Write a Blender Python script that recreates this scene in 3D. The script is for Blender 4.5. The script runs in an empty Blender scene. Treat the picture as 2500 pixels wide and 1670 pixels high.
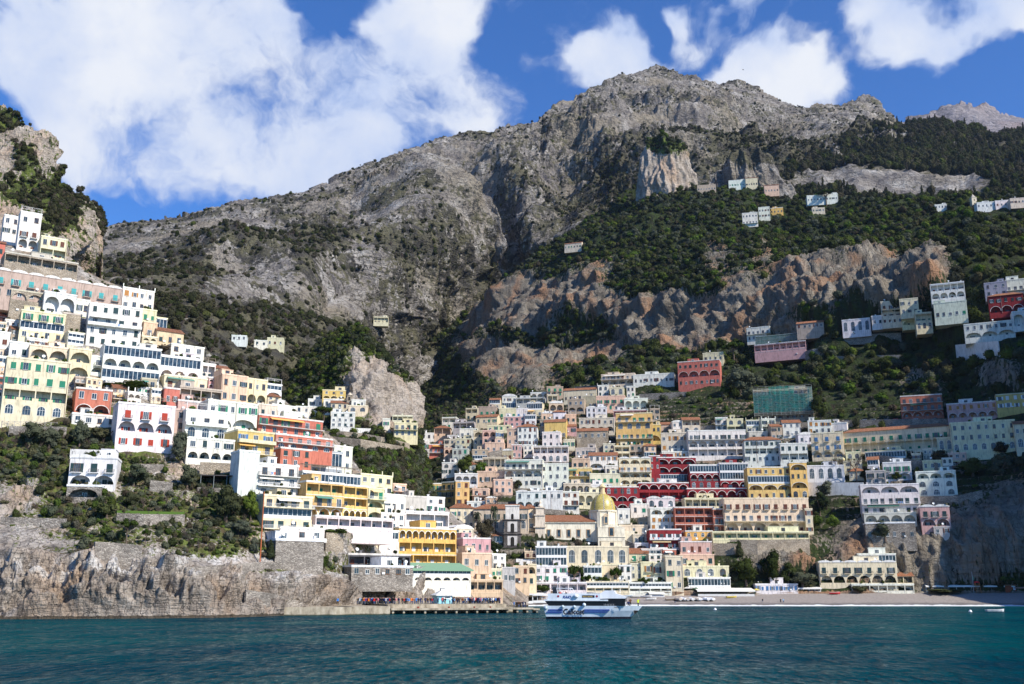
import bpy, bmesh, math, random
import numpy as np
from mathutils import Vector, Matrix
sc = bpy.context.scene
COL = sc.collection
R = math.radians
# ------------------------------------------------------------------ camera, sky, sun, exposure
CH = 6.0; PITCH = R(13.98); F = 2431.0          # eye height above the sea, pitch, focal length in photo pixels (2500 wide)
cam_d = bpy.data.cameras.new('camera'); cam = bpy.data.objects.new('camera', cam_d); COL.objects.link(cam)
cam.location = (0, 0, CH); cam.rotation_euler = (math.pi/2 + PITCH, 0, 0)
cam_d.sensor_width = 36; cam_d.lens = 36*F/2500; cam_d.clip_start = 0.5; cam_d.clip_end = 20000
sc.camera = cam
SUN_AZ, SUN_EL = R(52), R(38)                    # azimuth to the right of straight-behind-the-camera
SV = Vector((math.sin(SUN_AZ)*math.cos(SUN_EL), -math.cos(SUN_AZ)*math.cos(SUN_EL), math.sin(SUN_EL)))
sun_d = bpy.data.lights.new('sun', 'SUN'); sun = bpy.data.objects.new('sun', sun_d); COL.objects.link(sun)
sun_d.energy = 5.0; sun_d.angle = R(0.53); sun_d.color = (1, .935, .83)
sun.rotation_euler = SV.to_track_quat('Z', 'Y').to_euler()
sc.view_settings.view_transform = 'Standard'; sc.view_settings.look = 'None'
sc.view_settings.exposure = 0.40; sc.view_settings.gamma = 1
sc.cycles.max_bounces = 4; sc.cycles.diffuse_bounces = 2; sc.cycles.glossy_bounces = 2; sc.cycles.transparent_max_bounces = 4; sc.cycles.transmission_bounces = 2

def ray(px, py):
    dx = (np.asarray(px, float)-1250)/F; up = (835-np.asarray(py, float))/F
    c, s = math.cos(PITCH), math.sin(PITCH)
    return dx, c-s*up, s+c*up
def at(px, py, Y):
    rx, ry, rz = ray(px, py); t = np.asarray(Y)/ry
    return rx*t, np.asarray(Y)+0*t, CH+rz*t
def vat(px, py, Y):
    a = at(px, py, Y); return Vector((float(a[0]), float(a[1]), float(a[2])))
def onz(px, py, z):
    rx, ry, rz = ray(px, py); t = (z-CH)/rz
    return Vector((float(rx*t), float(ry*t), z))

class NT:
    def __init__(s, tree): s.t = tree; s.t.nodes.clear()
    def n(s, typ, inp=None, **kw):
        nd = s.t.nodes.new(typ)
        for k, v in kw.items(): setattr(nd, k, v)
        for k, v in (inp or {}).items():
            sock = nd.inputs[k]
            if isinstance(v, bpy.types.NodeSocket): s.t.links.new(v, sock)
            else: sock.default_value = v
        return nd
    def m(s, op, a, b=0.0, c=0.0, clamp=False):
        nd = s.n('ShaderNodeMath', {0: a, 1: b, 2: c}, operation=op); nd.use_clamp = clamp; return nd.outputs[0]
    def mix(s, f, a, b, mode='MIX'):
        nd = s.n('ShaderNodeMix', data_type='RGBA', blend_type=mode)
        for i, v in ((0, f), (6, a), (7, b)):
            if isinstance(v, bpy.types.NodeSocket): s.t.links.new(v, nd.inputs[i])
            else: nd.inputs[i].default_value = v if i == 0 else (*v, 1)
        return nd.outputs[2]
    def ramp(s, f, stops):
        nd = s.n('ShaderNodeValToRGB', {0: f}); e = nd.color_ramp.elements
        while len(e) < len(stops): e.new(.5)
        for i, (p, c) in enumerate(stops):
            e[i].position = p; e[i].color = (*c, 1) if isinstance(c, tuple) else (c, c, c, 1)
        return nd.outputs[0]
    def noise(s, scale, vec=None, detail=4, rough=.55, out=0, **kw):
        i = {'Scale': scale, 'Detail': detail, 'Roughness': rough}
        if vec is not None: i['Vector'] = vec
        return s.n('ShaderNodeTexNoise', i, **kw).outputs[out]

# sky: Nishita with clouds at infinity
w = bpy.data.worlds.new('World'); sc.world = w; w.use_nodes = True
T = NT(w.node_tree)
sky = T.n('ShaderNodeTexSky', sky_type='NISHITA'); sky.sun_disc = False
sky.sun_elevation = SUN_EL; sky.sun_rotation = math.pi - SUN_AZ
sky.air_density = 1.0; sky.dust_density = 0.3; sky.ozone_density = 2.5; sky.altitude = 0
co = T.n('ShaderNodeTexCoord').outputs['Generated']
blobs = [(120,170,170),(330,150,230),(560,130,200),(500,330,200),(720,300,190),(860,400,170),(300,370,170),(180,330,130),(660,420,120),(880,220,170),(1010,90,170),(1110,40,110),
 (1190,265,150),(1080,250,110),(60,60,140),(230,40,150),(600,30,130),(960,30,90),(1420,140,100),(1500,130,110),(1590,180,110),(1700,70,75),(1800,15,70),(1640,20,50),
 (1840,190,110),(1950,175,115),(2060,150,65),(1760,230,80),(2120,15,55),(2230,60,95),(2285,145,65),(2370,15,80),(2470,0,60),]
wob = T.n('ShaderNodeVectorMath', {0: T.noise(9.0, co, 4, out=1), 1: (.5,.5,.5)}, operation='SUBTRACT').outputs[0]
wob = T.n('ShaderNodeVectorMath', {0: wob, 'Scale': .11}, operation='SCALE').outputs[0]
cw = T.n('ShaderNodeVectorMath', {0: co, 1: wob}, operation='ADD').outputs[0]
tot = None
for (bx, by, br) in blobs:
    d = Vector([float(v) for v in ray(bx, by)]).normalized()
    dist = T.n('ShaderNodeVectorMath', {0: cw, 1: d}, operation='DISTANCE').outputs['Value']
    v = T.n('ShaderNodeMapRange', {0: dist, 1: 0.0, 2: br*1.3/F, 3: 1.0, 4: 0.0}, interpolation_type='SMOOTHSTEP').outputs[0]
    tot = v if tot is None else T.m('ADD', tot, v)
tot = T.m('MINIMUM', tot, 1.0)
n1 = T.noise(5.5, cw, 9, .58); n2 = T.noise(16.0, cw, 7, .6)
dens = T.m('ADD', tot, T.m('MULTIPLY', T.m('SUBTRACT', n1, .5), 2.7))
dens = T.m('ADD', dens, T.m('MULTIPLY', T.m('SUBTRACT', n2, .5), 1.3))
cov = T.n('ShaderNodeMapRange', {0: dens, 1: .30, 2: .95, 3: 0.0, 4: 1.0}, interpolation_type='SMOOTHSTEP').outputs[0]
n3 = T.noise(7.0, co, 6, .5)
ccol = T.ramp(T.m('ADD', T.m('MULTIPLY', n3, .75), T.m('MULTIPLY', dens, .13)), [(.36, (.52,.64,.92)), (.58, (.90,.93,.99)), (1, (1,1,.99))])
skyc = T.mix(1.0, sky.outputs[0], (.46, .94, 1.62), 'MULTIPLY')
skys = T.n('ShaderNodeVectorMath', {0: skyc, 'Scale': .084}, operation='SCALE').outputs[0]
cs = T.n('ShaderNodeVectorMath', {0: ccol, 'Scale': .76}, operation='SCALE').outputs[0]
fin = T.mix(T.m('MULTIPLY', cov, .97), skys, cs)
bg = T.n('ShaderNodeBackground', {'Color': fin, 'Strength': 1.0})
T.n('ShaderNodeOutputWorld', {'Surface': bg.outputs[0]})
w.cycles.sampling_method = 'MANUAL'; w.cycles.sample_map_resolution = 512

# ------------------------------------------------------------------ numpy noise
def _h(ix, iy, iz, sd):
    h = (ix.astype(np.int64)*374761393 + iy.astype(np.int64)*668265263 + iz.astype(np.int64)*2147483647 + sd*974711) & 0xffffffff
    h = ((h ^ (h >> 13))*1274126177) & 0xffffffff
    h = ((h ^ (h >> 16))*2246822519) & 0xffffffff
    return ((h ^ (h >> 15)) & 0xffffff)/float(0xffffff)
def vnoise(P, sd=0):
    i = np.floor(P); f = P-i; u = f*f*f*(f*(f*6-15)+10); x, y, z = i[:,0], i[:,1], i[:,2]
    r = 0
    for a in (0,1):
        for b in (0,1):
            for c in (0,1):
                r = r + _h(x+a, y+b, z+c, sd)*(u[:,0] if a else 1-u[:,0])*(u[:,1] if b else 1-u[:,1])*(u[:,2] if c else 1-u[:,2])
    return r
def fbm(P, sc_, oct=5, sd=0, ridge=False, gain=.5):
    P = P/np.asarray(sc_, float); r = 0; a = 1; tot = 0
    for o in range(oct):
        n = vnoise(P, sd+o*17)
        if ridge: n = 1-np.abs(2*n-1)
        r = r+a*n; tot += a; a *= gain; P = P*2.03+11.3
    return r/tot

def rgb(*c): return c
MAT = {}
def newmat(name):
    m = bpy.data.materials.new(name); m.use_nodes = True; MAT[name] = m
    return m, NT(m.node_tree)
def pbsdf(T, **kw):
    i = {'Roughness': .85, 'Specular IOR Level': .25}; i.update({k.replace('_', ' '): v for k, v in kw.items()})
    b = T.n('ShaderNodeBsdfPrincipled', i); T.n('ShaderNodeOutputMaterial', {'Surface': b.outputs[0]}); return b
def c4(c): return (*c, 1)

def rock_mat(name, s, c1, c2, c3, warm, grass=(.10,.13,.035), scrub=(.045,.05,.022), strata=.35, wm=.5, dark=.2, tide=False, patch=0):
    m, T = newmat(name)
    P = T.n('ShaderNodeNewGeometry').outputs['Position']
    veg = T.n('ShaderNodeAttribute', attribute_name='veg').outputs['Fac']
    st = T.n('ShaderNodeVectorMath', {0: P, 1: (1/s, 1/s, strata/s)}, operation='MULTIPLY').outputs[0]
    fl = T.n('ShaderNodeVectorMath', {0: P, 1: (.5/s, .5/s, 2.2/s)}, operation='MULTIPLY').outputs[0]
    a = T.noise(1.0, st, 8, .62); b = T.noise(3.2, fl, 6, .6); g = T.noise(.35, st, 4, .5)
    c = T.ramp(a, [(.30, c3), (.47, c1), (.68, c2)])
    c = T.mix(T.ramp(b, [(.45, .0), (.62, .8)]), c, c1)
    c = T.mix(T.m('MULTIPLY', T.ramp(g, [(.5, 0.), (.66, 1.)]), wm), c, warm)
    if tide:
        zz = T.n('ShaderNodeSeparateXYZ', {0: P}).outputs['Z']; zn = T.m('ADD', zz, T.m('MULTIPLY', T.m('SUBTRACT', T.noise(.09, P, 4), .5), 16))
        c = T.mix(T.ramp(T.m('DIVIDE', zn, 20.0), [(.38, .75), (.50, 0.)]), c, T.mix(1.0, c, (.76,.71,.66), 'MULTIPLY'))
        c = T.mix(T.m('MULTIPLY', T.ramp(T.m('DIVIDE', zn, 20.0), [(.46, 0.), (.52, 1.), (.62, 1.), (.72, 0.)]), T.ramp(a, [(.46, 0.), (.60, .60)])), c, (.68,.66,.63))
        c = T.mix(T.ramp(T.m('ADD', zz, T.m('MULTIPLY', T.noise(.8, P, 2), .7)), [(.9, .85), (1., 0.)]), c, (.05,.04,.025))
    cr = T.n('ShaderNodeTexVoronoi', {'Vector': T.n('ShaderNodeVectorMath', {0: st, 1: T.noise(2.0, st, 3, out=1)}, operation='ADD').outputs[0], 'Scale': 2.2}, feature='DISTANCE_TO_EDGE').outputs[0]
    crk = T.ramp(cr, [(.0, 0.), (.05, 1.)])
    c = T.mix(T.m('MULTIPLY', T.m('SUBTRACT', 1.0, crk), dark), c, c3)
    nv = T.noise(5.0, st, 6, .65)
    vm = T.m('ADD', veg, T.m('MULTIPLY', T.m('SUBTRACT', nv, .5), 2.6))
    if patch: vm = T.m('ADD', vm, T.m('MULTIPLY', T.m('SUBTRACT', T.noise(.9, st, 5, .6), .5), patch))
    vf = T.ramp(vm, [(.44, 0.), (.58, 1.)])
    vc = T.mix(T.ramp(T.noise(1.7, st, 4), [(.4, 0.), (.6, 1.)]), scrub, grass)
    c = T.mix(vf, c, vc)
    hgt = T.m('ADD', T.m('MULTIPLY', a, 1.0), T.m('MULTIPLY', crk, .12))
    hgt = T.m('ADD', hgt, T.m('MULTIPLY', b, .5)); hgt = T.m('ADD', hgt, T.m('MULTIPLY', nv, .4))
    bp = T.n('ShaderNodeBump', {'Height': hgt, 'Distance': s*.55, 'Strength': .9})
    pbsdf(T, Base_Color=c, Normal=bp.outputs[0], Roughness=.95, Specular_IOR_Level=.1)
    return m
GREY = ((.30,.285,.265), (.50,.475,.44), (.11,.105,.10))
rock_mat('limestone_near', 4.2, (.36,.315,.27), (.62,.57,.51), (.07,.06,.055), (.48,.33,.21), (.13,.16,.04), (.10,.08,.045), strata=.40, dark=.7, tide=True)
rock_mat('limestone_town', 8.0, (.21,.18,.14), (.35,.31,.25), (.05,.045,.04), (.36,.19,.10), (.045,.062,.02), (.028,.032,.018), strata=.16, wm=.75, dark=.5)
rock_mat('limestone_knob', 9.0, (.40,.34,.28), (.56,.50,.43), (.14,.12,.10), (.55,.36,.23), (.12,.15,.035), (.05,.06,.025), strata=.6)
rock_mat('limestone_mount', 30.0, (.24,.215,.19), (.50,.47,.43), (.075,.07,.08), (.27,.23,.17), (.135,.125,.078), (.062,.058,.052), strata=.8, wm=.85, dark=.5, patch=1.6)
rock_mat('limestone_far', 60.0, (.27,.24,.24), (.42,.38,.38), (.12,.11,.13), (.34,.25,.22), (.10,.10,.08), (.07,.07,.07), strata=.8)

# ------------------------------------------------------------------ terrain sheets
def tps(ctrl):
    c = np.array(ctrl, float); X = np.stack([c[:,0]/400, c[:,1]/250], 1); v = np.log(c[:,2]); n = len(c)
    def U(a, b):
        d2 = ((a[:,None,:]-b[None,:,:])**2).sum(2); return d2*np.log(d2+1e-9)*.5
    K = U(X, X)+np.eye(n)*.02; Pm = np.hstack([np.ones((n,1)), X])
    A = np.block([[K, Pm], [Pm.T, np.zeros((3,3))]]); sol = np.linalg.solve(A, np.concatenate([v, np.zeros(3)]))
    lo, hi = v.min()-.06, v.max()+.06
    def f(px, py):
        px = np.atleast_1d(np.asarray(px, float)).ravel(); py = np.atleast_1d(np.asarray(py, float)).ravel()
        Q = np.stack([px/400, py/250], 1); out = np.empty(len(Q))
        for i in range(0, len(Q), 20000):
            q = Q[i:i+20000]; out[i:i+20000] = U(q, X)@sol[:n] + sol[n] + q@sol[n+1:]
        return np.exp(np.clip(out, lo, hi))
    return f
SHEET = {}
def sheet(name, crest, bottom, ctrl, step, rows, mat, noise, vegf, back=((60,-4),(160,-60)), crest_n=(0,40), x0=None, x1=None, label=None):
    cx, cy = zip(*crest); bx, by = zip(*bottom); x0 = cx[0] if x0 is None else x0; x1 = cx[-1] if x1 is None else x1
    nx = int((x1-x0)/step)+1; X = np.linspace(x0, x1, nx)
    C = np.interp(X, cx, cy); B = np.maximum(np.interp(X, bx, by), C+2)
    if crest_n[0]:
        q = np.stack([X, X*0, X*0], 1); C = C+(fbm(q, crest_n[1], 5, 3, gain=.6)-.5)*2*crest_n[0]
    t = np.linspace(0, 1, rows)[:,None]
    PX = np.repeat(X[None], rows, 0); PY = C[None]+(B-C)[None]*t
    D = tps(ctrl); Y = D(PX, PY).reshape(PX.shape)
    x, y, z = at(PX, PY, Y)
    for dY, dz in back:                                             # the far side of the ridge
        x = np.vstack([x[:1]*(1+dY/y[:1]), x]); y = np.vstack([y[:1]+dY, y]); z = np.vstack([z[:1]+dz, z])
    rr = x.shape[0]; P = np.stack([x, y, z], 2)
    du = np.gradient(P, axis=1); dv = np.gradient(P, axis=0); N = np.cross(du, dv); N /= np.linalg.norm(N, axis=2, keepdims=True)+1e-9
    N[N[...,1] > 0] *= -1
    Pf = P.reshape(-1, 3); PXf = np.vstack([PX[:1]]*len(back)+[PX]).ravel(); PYf = np.vstack([PY[:1]]*len(back)+[PY]).ravel()
    disp = noise(Pf, PXf, PYf)
    Pd = Pf+N.reshape(-1,3)*disp[:,None]
    veg = vegf(Pf, PXf, PYf, N.reshape(-1,3), disp)
    idx = np.arange(rr*nx).reshape(rr, nx)
    quads = np.stack([idx[:-1,:-1], idx[1:,:-1], idx[1:,1:], idx[:-1,1:]], 2).reshape(-1, 4)
    me = bpy.data.meshes.new(name); me.vertices.add(len(Pd)); me.vertices.foreach_set('co', Pd.ravel())
    me.loops.add(quads.size); me.polygons.add(len(quads)); me.loops.foreach_set('vertex_index', quads.ravel())
    me.polygons.foreach_set('loop_start', np.arange(0, quads.size, 4)); me.polygons.foreach_set('loop_total', np.full(len(quads), 4))
    me.update(calc_edges=True); me.validate()
    at_ = me.attributes.new('veg', 'FLOAT', 'POINT'); at_.data.foreach_set('value', veg.astype(np.float32))
    me.polygons.foreach_set('use_smooth', np.ones(len(me.polygons), bool))
    me.materials.append(MAT[mat])
    ob = bpy.data.objects.new(name, me); COL.objects.link(ob); ob['kind'] = 'structure'
    if label: ob['label'] = label
    SHEET[name] = dict(D=D, P=Pd.reshape(rr, nx, 3)[len(back):], px=PX, py=PY, veg=veg.reshape(rr, nx)[len(back):], N=N[len(back):])
    return ob
def ground(name, px, py):                                          # depth of the finished sheet where it shows at this photo point
    S = SHEET[name]; 
    if 'tree' not in S:
        P = S['P'].reshape(-1,3); y = P[:,1]; c, s_ = math.cos(PITCH), math.sin(PITCH); fw = y*c+(P[:,2]-CH)*s_; up = -y*s_+(P[:,2]-CH)*c
        S['u'] = 1250+F*P[:,0]/fw; S['v'] = 835-F*up/fw; S['y'] = y; S['tree'] = 1
    m = (np.abs(S['u']-px) < 9) & (np.abs(S['v']-py) < 7)
    return float(np.percentile(S['y'][m], 20)) if m.sum() > 3 else float(S['D'](px, py)[0])
def ell(px, py, lst):                                               # soft union of ellipses (x, y, rx, ry, value)
    r = np.zeros(len(px))
    for (ex, ey, rx, ry, v) in lst:
        d = np.sqrt(((px-ex)/rx)**2+((py-ey)/ry)**2); k = np.clip((1.7-d)/1.2, 0, 1); k = k*k*(3-2*k)
        r = np.maximum(r, k*v) if v > 0 else r*(1+k*v)
    return r
# ---- far mountain (right edge)
sheet('far_mountain', [(2100,345),(2160,322),(2240,288),(2290,264),(2340,255),(2375,262),(2400,258),(2440,276),(2480,285),(2560,300),(2700,330)], [(2100,380),(2700,400)],
      [(2100,340,3600),(2340,255,4200),(2600,300,4300),(2300,380,3300),(2600,390,3300)], 3, 40, 'limestone_far',
      lambda P,px,py: (fbm(P,(300,300,400),6,5,True)-.55)*110, lambda P,px,py,N,d: .2+0*px, back=((300,-60),(700,-500)), crest_n=(5,60))
# ---- main mountain
sky_crest = [(-200,640),(150,640),(240,577),(330,548),(450,530),(560,503),(640,500),(700,492),(760,480),(830,440),(900,412),(950,392),(1000,372),(1060,350),(1150,325),(1200,328),(1240,312),(1320,300),(1345,270),(1400,248),(1440,218),(1480,205),(1520,188),(1560,176),(1605,166),(1635,172),(1660,186),(1700,192),(1740,205),(1800,208),(1850,220),(1880,240),(1930,258),(1960,275),(1990,258),(2020,255),(2050,262),(2075,255),(2105,241),(2130,252),(2150,270),(2172,285),(2185,310),(2260,340),(2500,420),(2700,450)]
def n_mt(P, px, py):
    cr = np.interp(px, *zip(*sky_crest)); e = np.clip((py-cr)/190, .06, 1)
    Q = P@np.array([[.80,.60,0],[-.60,.80,0],[0,0,1]])
    r = fbm(Q, (190,420,420), 4, 9, True, .45); c = fbm(P, (90,90,60), 5, 10, True, .58); f = fbm(P, (26,26,15), 4, 11, True, .6); g = fbm(P, (420,420,300), 3, 21)
    k = np.clip((P[:,1]-600)/900, .3, 1.15)
    h = fbm(P, (48,48,40), 5, 61, True, .6); lg = np.clip((fbm(P, (130,130,34), 5, 71)-.46)*8, 0, 1)
    bl = 0
    for (bx, by, rx, ry, hh) in ((560,640,120,60,50),(720,690,80,50,50),(1000,560,100,100,75),(940,470,90,45,35),(1130,620,60,90,65),(1420,350,110,50,40),(1750,310,80,40,35),(1600,260,60,30,25),(2050,330,70,40,40),(1240,450,70,60,45),(830,720,55,60,-70),(1200,520,60,90,-70),(1380,450,80,80,-70),(1850,330,90,60,-70),(640,570,60,50,-40),(1110,450,60,50,-40)):
        d = ((px-bx)/rx)**2+((py-by)/ry)**2; bl = bl+hh*np.exp(-d*1.1)
    return (bl*e+(r-.55)*150*e+(g-.5)*90*e+(c-.55)*52*e+(h-.5)*24*np.clip(e*1.6,.2,1)+(f-.5)*12+lg*9)*k
def v_mt(P, px, py, N, d):
    g = fbm(P, (90,90,60), 5, 44); steep = np.clip(1-np.abs(N[:,2])*1.3, 0, 1)
    base = ell(px, py, [(600,650,200,36,.9),(420,700,160,55,1),(760,640,90,90,.9),(480,810,240,80,1),(700,870,200,80,1),(980,700,120,70,.8),(1050,760,120,70,.8),(900,830,120,80,.9),(760,930,200,100,1),(1250,580,120,40,.45),(1420,490,110,40,.5),(1950,440,200,50,.8),(2300,440,300,70,.9),(1700,410,130,35,.5),(1500,520,200,90,.7),
        (640,745,110,26,-.85),(545,700,40,30,-.6),(680,700,40,40,-.8),(840,690,60,50,-.9),(860,745,60,30,-.7)])
    return np.clip(.40+base*.6+(g-.5)*1.1-steep*.22, 0, 1)
sheet('mountain', sky_crest, [(-200,980),(300,1000),(700,1060),(1040,1130),(1250,900),(1500,640),(2700,640)],
      [(0,560,1150),(245,575,1350),(450,530,1450),(800,462,1600),(1150,325,1900),(1350,270,2150),(1600,166,2500),(1850,222,2550),(2100,242,2600),(2300,330,2400),
       (300,640,1080),(300,740,820),(450,640,1100),(600,600,1200),(600,720,930),(600,850,700),(450,820,640),(300,950,560),(640,780,880),(850,700,1020),(850,760,1000),(900,600,1220),(900,830,1050),(800,920,760),(960,780,1250),(1000,860,1350),(1050,900,1420),(1100,1000,1420),
       (1200,600,1480),(1200,450,1700),(1100,680,1450),(1100,760,1430),(1000,700,1300),(1500,400,1700),(1500,300,2100),(1500,520,1500),(1900,380,1750),(1900,300,2200),(2200,400,1750),(1700,400,1600),(2100,480,1500),(1400,560,1380),(2500,450,1600),(1620,260,2250)],
      3.2, 250, 'limestone_mount', n_mt, v_mt, back=((150,-20),(500,-250)), crest_n=(5,70))
# ---- forested ridge at the right
def v_for(P, px, py, N, d):
    return np.clip(.85+ell(px, py, [(1980,485,110,25,.0)])-ell(px,py,[(2180,470,90,26,1.),(2060,462,110,22,1.),(2330,480,60,22,1.),(2000,360,40,25,.6),(2150,345,60,16,.4)])+(fbm(P,60,4,3)-.5)*.5, 0, 1)
sheet('forest_ridge', [(1820,480),(1880,462),(1950,428),(2000,392),(2050,350),(2100,330),(2180,312),(2260,308),(2330,322),(2400,332),(2480,332),(2560,325),(2750,320)], [(1820,560),(2750,560)],
      [(1850,470,1350),(2000,392,1500),(2180,312,1750),(2500,335,1700),(2700,320,1700),(1900,520,1250),(2200,440,1350),(2200,520,1230),(2500,440,1300),(2500,530,1150),(2750,530,1150)],
      4, 60, 'limestone_mount', lambda P,px,py: (fbm(P,(90,90,140),5,2,True)-.5)*50, v_for, back=((100,-10),(250,-150)), crest_n=(3,40))
# ---- two rock pinnacles on the plateau
def pinnacle(name, cr, bot, Yc, sd, rad):
    xs = [c[0] for c in cr]; xm = (xs[0]+xs[-1])/2; hw = (xs[-1]-xs[0])/2
    ct = []
    for q in (-1,-.8,-.4,0,.4,.8,1):
        for py in (cr[len(cr)//2][1], (cr[len(cr)//2][1]+bot)/2, bot): ct.append((xm+q*hw, py, Yc-rad*math.sqrt(max(0,1-q*q*.98))+(bot-py)*.12))
    sheet(name, cr, [(xs[0],bot),(xs[-1],bot)], ct, 1.6, 90, 'limestone_knob' if sd == 1 else 'limestone_mount', lambda P,px,py: (fbm(P,(16,16,60),6,sd,True)-.5)*22,
          lambda P,px,py,N,d: np.clip(ell(px,py,[(xm,cr[len(cr)//2][1],hw*.8,34,1.1)])+(fbm(P,(9,9,14),4,5)-.5)*.9, 0, 1), back=((15,2),(40,-30)), crest_n=(3,20))
pinnacle('rock_pinnacle', [(1558,500),(1564,420),(1572,375),(1583,350),(1602,340),(1625,336),(1650,342),(1668,362),(1678,395),(1690,425),(1700,462),(1706,500)], 520, 1235, 1, 45)
pinnacle('rock_crag', [(1740,470),(1760,420),(1778,392),(1800,372),(1830,362),(1858,364),(1878,384),(1890,420),(1905,450),(1940,475)], 510, 1260, 2, 45)
# ---- the great cliff and green slope above the central and right-hand town, down to the beach
crestB = [(955,1075),(962,1000),(968,920),(985,875),(1050,822),(1150,758),(1240,692),(1300,628),(1400,572),(1500,505),(1570,456),(1640,452),(1720,452),(1800,452),(1900,470),(2000,484),(2100,492),(2200,498),(2300,505),(2400,500),(2500,486),(2600,470),(2800,400),(3100,250),(3400,200)]
ctB = [(1300,1440,412),(1500,1440,420),(1700,1445,420),(2000,1447,422),(2400,1447,420),(2700,1447,415),(1250,1462,402),(1300,1380,428),(1300,1330,442),(1300,1250,475),(1200,1210,500),(1300,1150,540),(1150,1110,580),(1150,1000,800),(1150,1045,650),(1050,1100,620),(1050,1000,980),(1050,1060,780),(1300,1000,660),(1450,1000,640),
  (1500,1150,535),(1500,1240,490),(1500,1330,450),(1500,1400,428),(1650,1400,424),(1700,1330,440),(1850,1400,428),(1850,1325,436),(1850,1250,474),(1850,1180,505),(1850,1100,535),(1850,1030,570),(1700,900,680),(1550,930,700),(1350,950,740),
  (2050,1360,434),(2100,1300,446),(2150,1200,468),(2150,1100,500),(2150,1030,535),(2300,900,580),(2450,1000,500),(2450,1150,455),(2330,1300,428),(2450,1300,420),(2450,1400,418),(2000,850,640),(2200,820,620),(2450,780,570),(2450,700,590),(1850,850,690),
  (965,930,1300),(1010,900,1300),(1060,900,1220),(1120,950,1000),(1200,900,960),(1300,890,880),(1450,880,820),(1600,850,760),(1900,770,680),(2200,720,620),(2350,690,600),
  (1100,820,1250),(1200,780,1150),(1300,720,1080),(1500,660,950),(1800,650,800),(2000,640,730),(2250,620,660),(2400,620,630),
  (1240,692,1240),(1120,775,1330),(1400,575,1260),(1500,510,1280),(1500,600,1060),(1700,560,1000),(1650,455,1240),(1800,455,1210),(2000,490,1080),(2000,580,880),(2300,520,950),(2300,570,800),(2500,500,900),(2500,600,740),(2700,600,700),(2700,460,850),(2700,1000,450),(2700,1250,400),
  (2800,1200,390),(2800,900,430),(3000,1400,365),(3000,1200,368),(3000,900,378),(3000,600,395),(3000,350,420),(3300,250,370),(3300,500,345),(3300,800,328),(3300,1200,305)]  # unseen rise past the right edge, shaped to shade the lower right cliff
CL_B = [(1230,790,90,60,1),(1330,760,120,75,1),(1480,740,110,75,1),(1190,850,80,45,.8),(1260,900,100,50,.8),(1400,850,110,60,.9),(1600,760,130,75,1),(1720,760,140,70,1),(1850,740,140,65,1),(2000,700,140,60,1),(2150,680,110,70,1),(2260,660,60,50,.8),(1650,840,100,20,.9),
  (1750,640,50,40,.5),(1850,620,40,30,.5),(2450,935,60,25,.4),(2250,930,60,30,.5),(2150,1350,110,70,1),(2270,1360,90,80,.85),(2400,1330,120,90,.8),(2480,1300,80,110,.75),(1900,1370,80,30,.7),(2000,1330,60,20,.4)]
def n_B(P, px, py):
    cl = ell(px, py, CL_B); a = fbm(P, (26,26,110), 6, 12, True); b = fbm(P, (80,80,70), 3, 13); g = fbm(P, 14, 4, 14)
    town = np.clip((py-930)/60, 0, 1)*np.clip((2600-px)/60, 0, 1)
    up = 1-town
    tr = (P[:,2] % 4.2)/4.2; return cl*((a-.5)*(18*up+12*town)+(fbm(P,(7,7,55),4,19,True)-.5)*8+(fbm(P,(60,60,13),4,18)-.5)*14*up)+up*((b-.5)*44+(g-.5)*10)+town*((g-.5)*2.4+(.5-tr)*1.6*(1-cl))
def v_B(P, px, py, N, d):
    cl = ell(px, py, CL_B); g = fbm(P, (30,30,22), 5, 15)
    led = ell(px, py, [(1290,830,110,14,1),(1420,800,60,40,1),(1560,700,80,30,1),(1700,700,60,22,1),(1950,760,60,20,.7),(2080,745,40,25,.7)])
    beach = np.clip((py-1440)/6, 0, 1)
    town = ell(px, py, [(1500,1150,480,200,1),(1250,1350,200,110,1),(2150,1120,260,120,.8),(1600,980,200,50,.6),(1300,1000,160,60,.8)])
    wl = ((P[:,2] % 4.2) < 1.5)*town*.55
    return np.clip(1.05-cl*1.15+led*.8+(g-.5)*.8-town*.22-wl, 0, 1)*(1-beach)
sheet('town_hill', crestB, [(955,1240),(1100,1330),(1240,1456),(3400,1456)], ctB, 4, 330, 'limestone_town', n_B, v_B, back=((60,2),(200,-40)), crest_n=(3,50))
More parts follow.
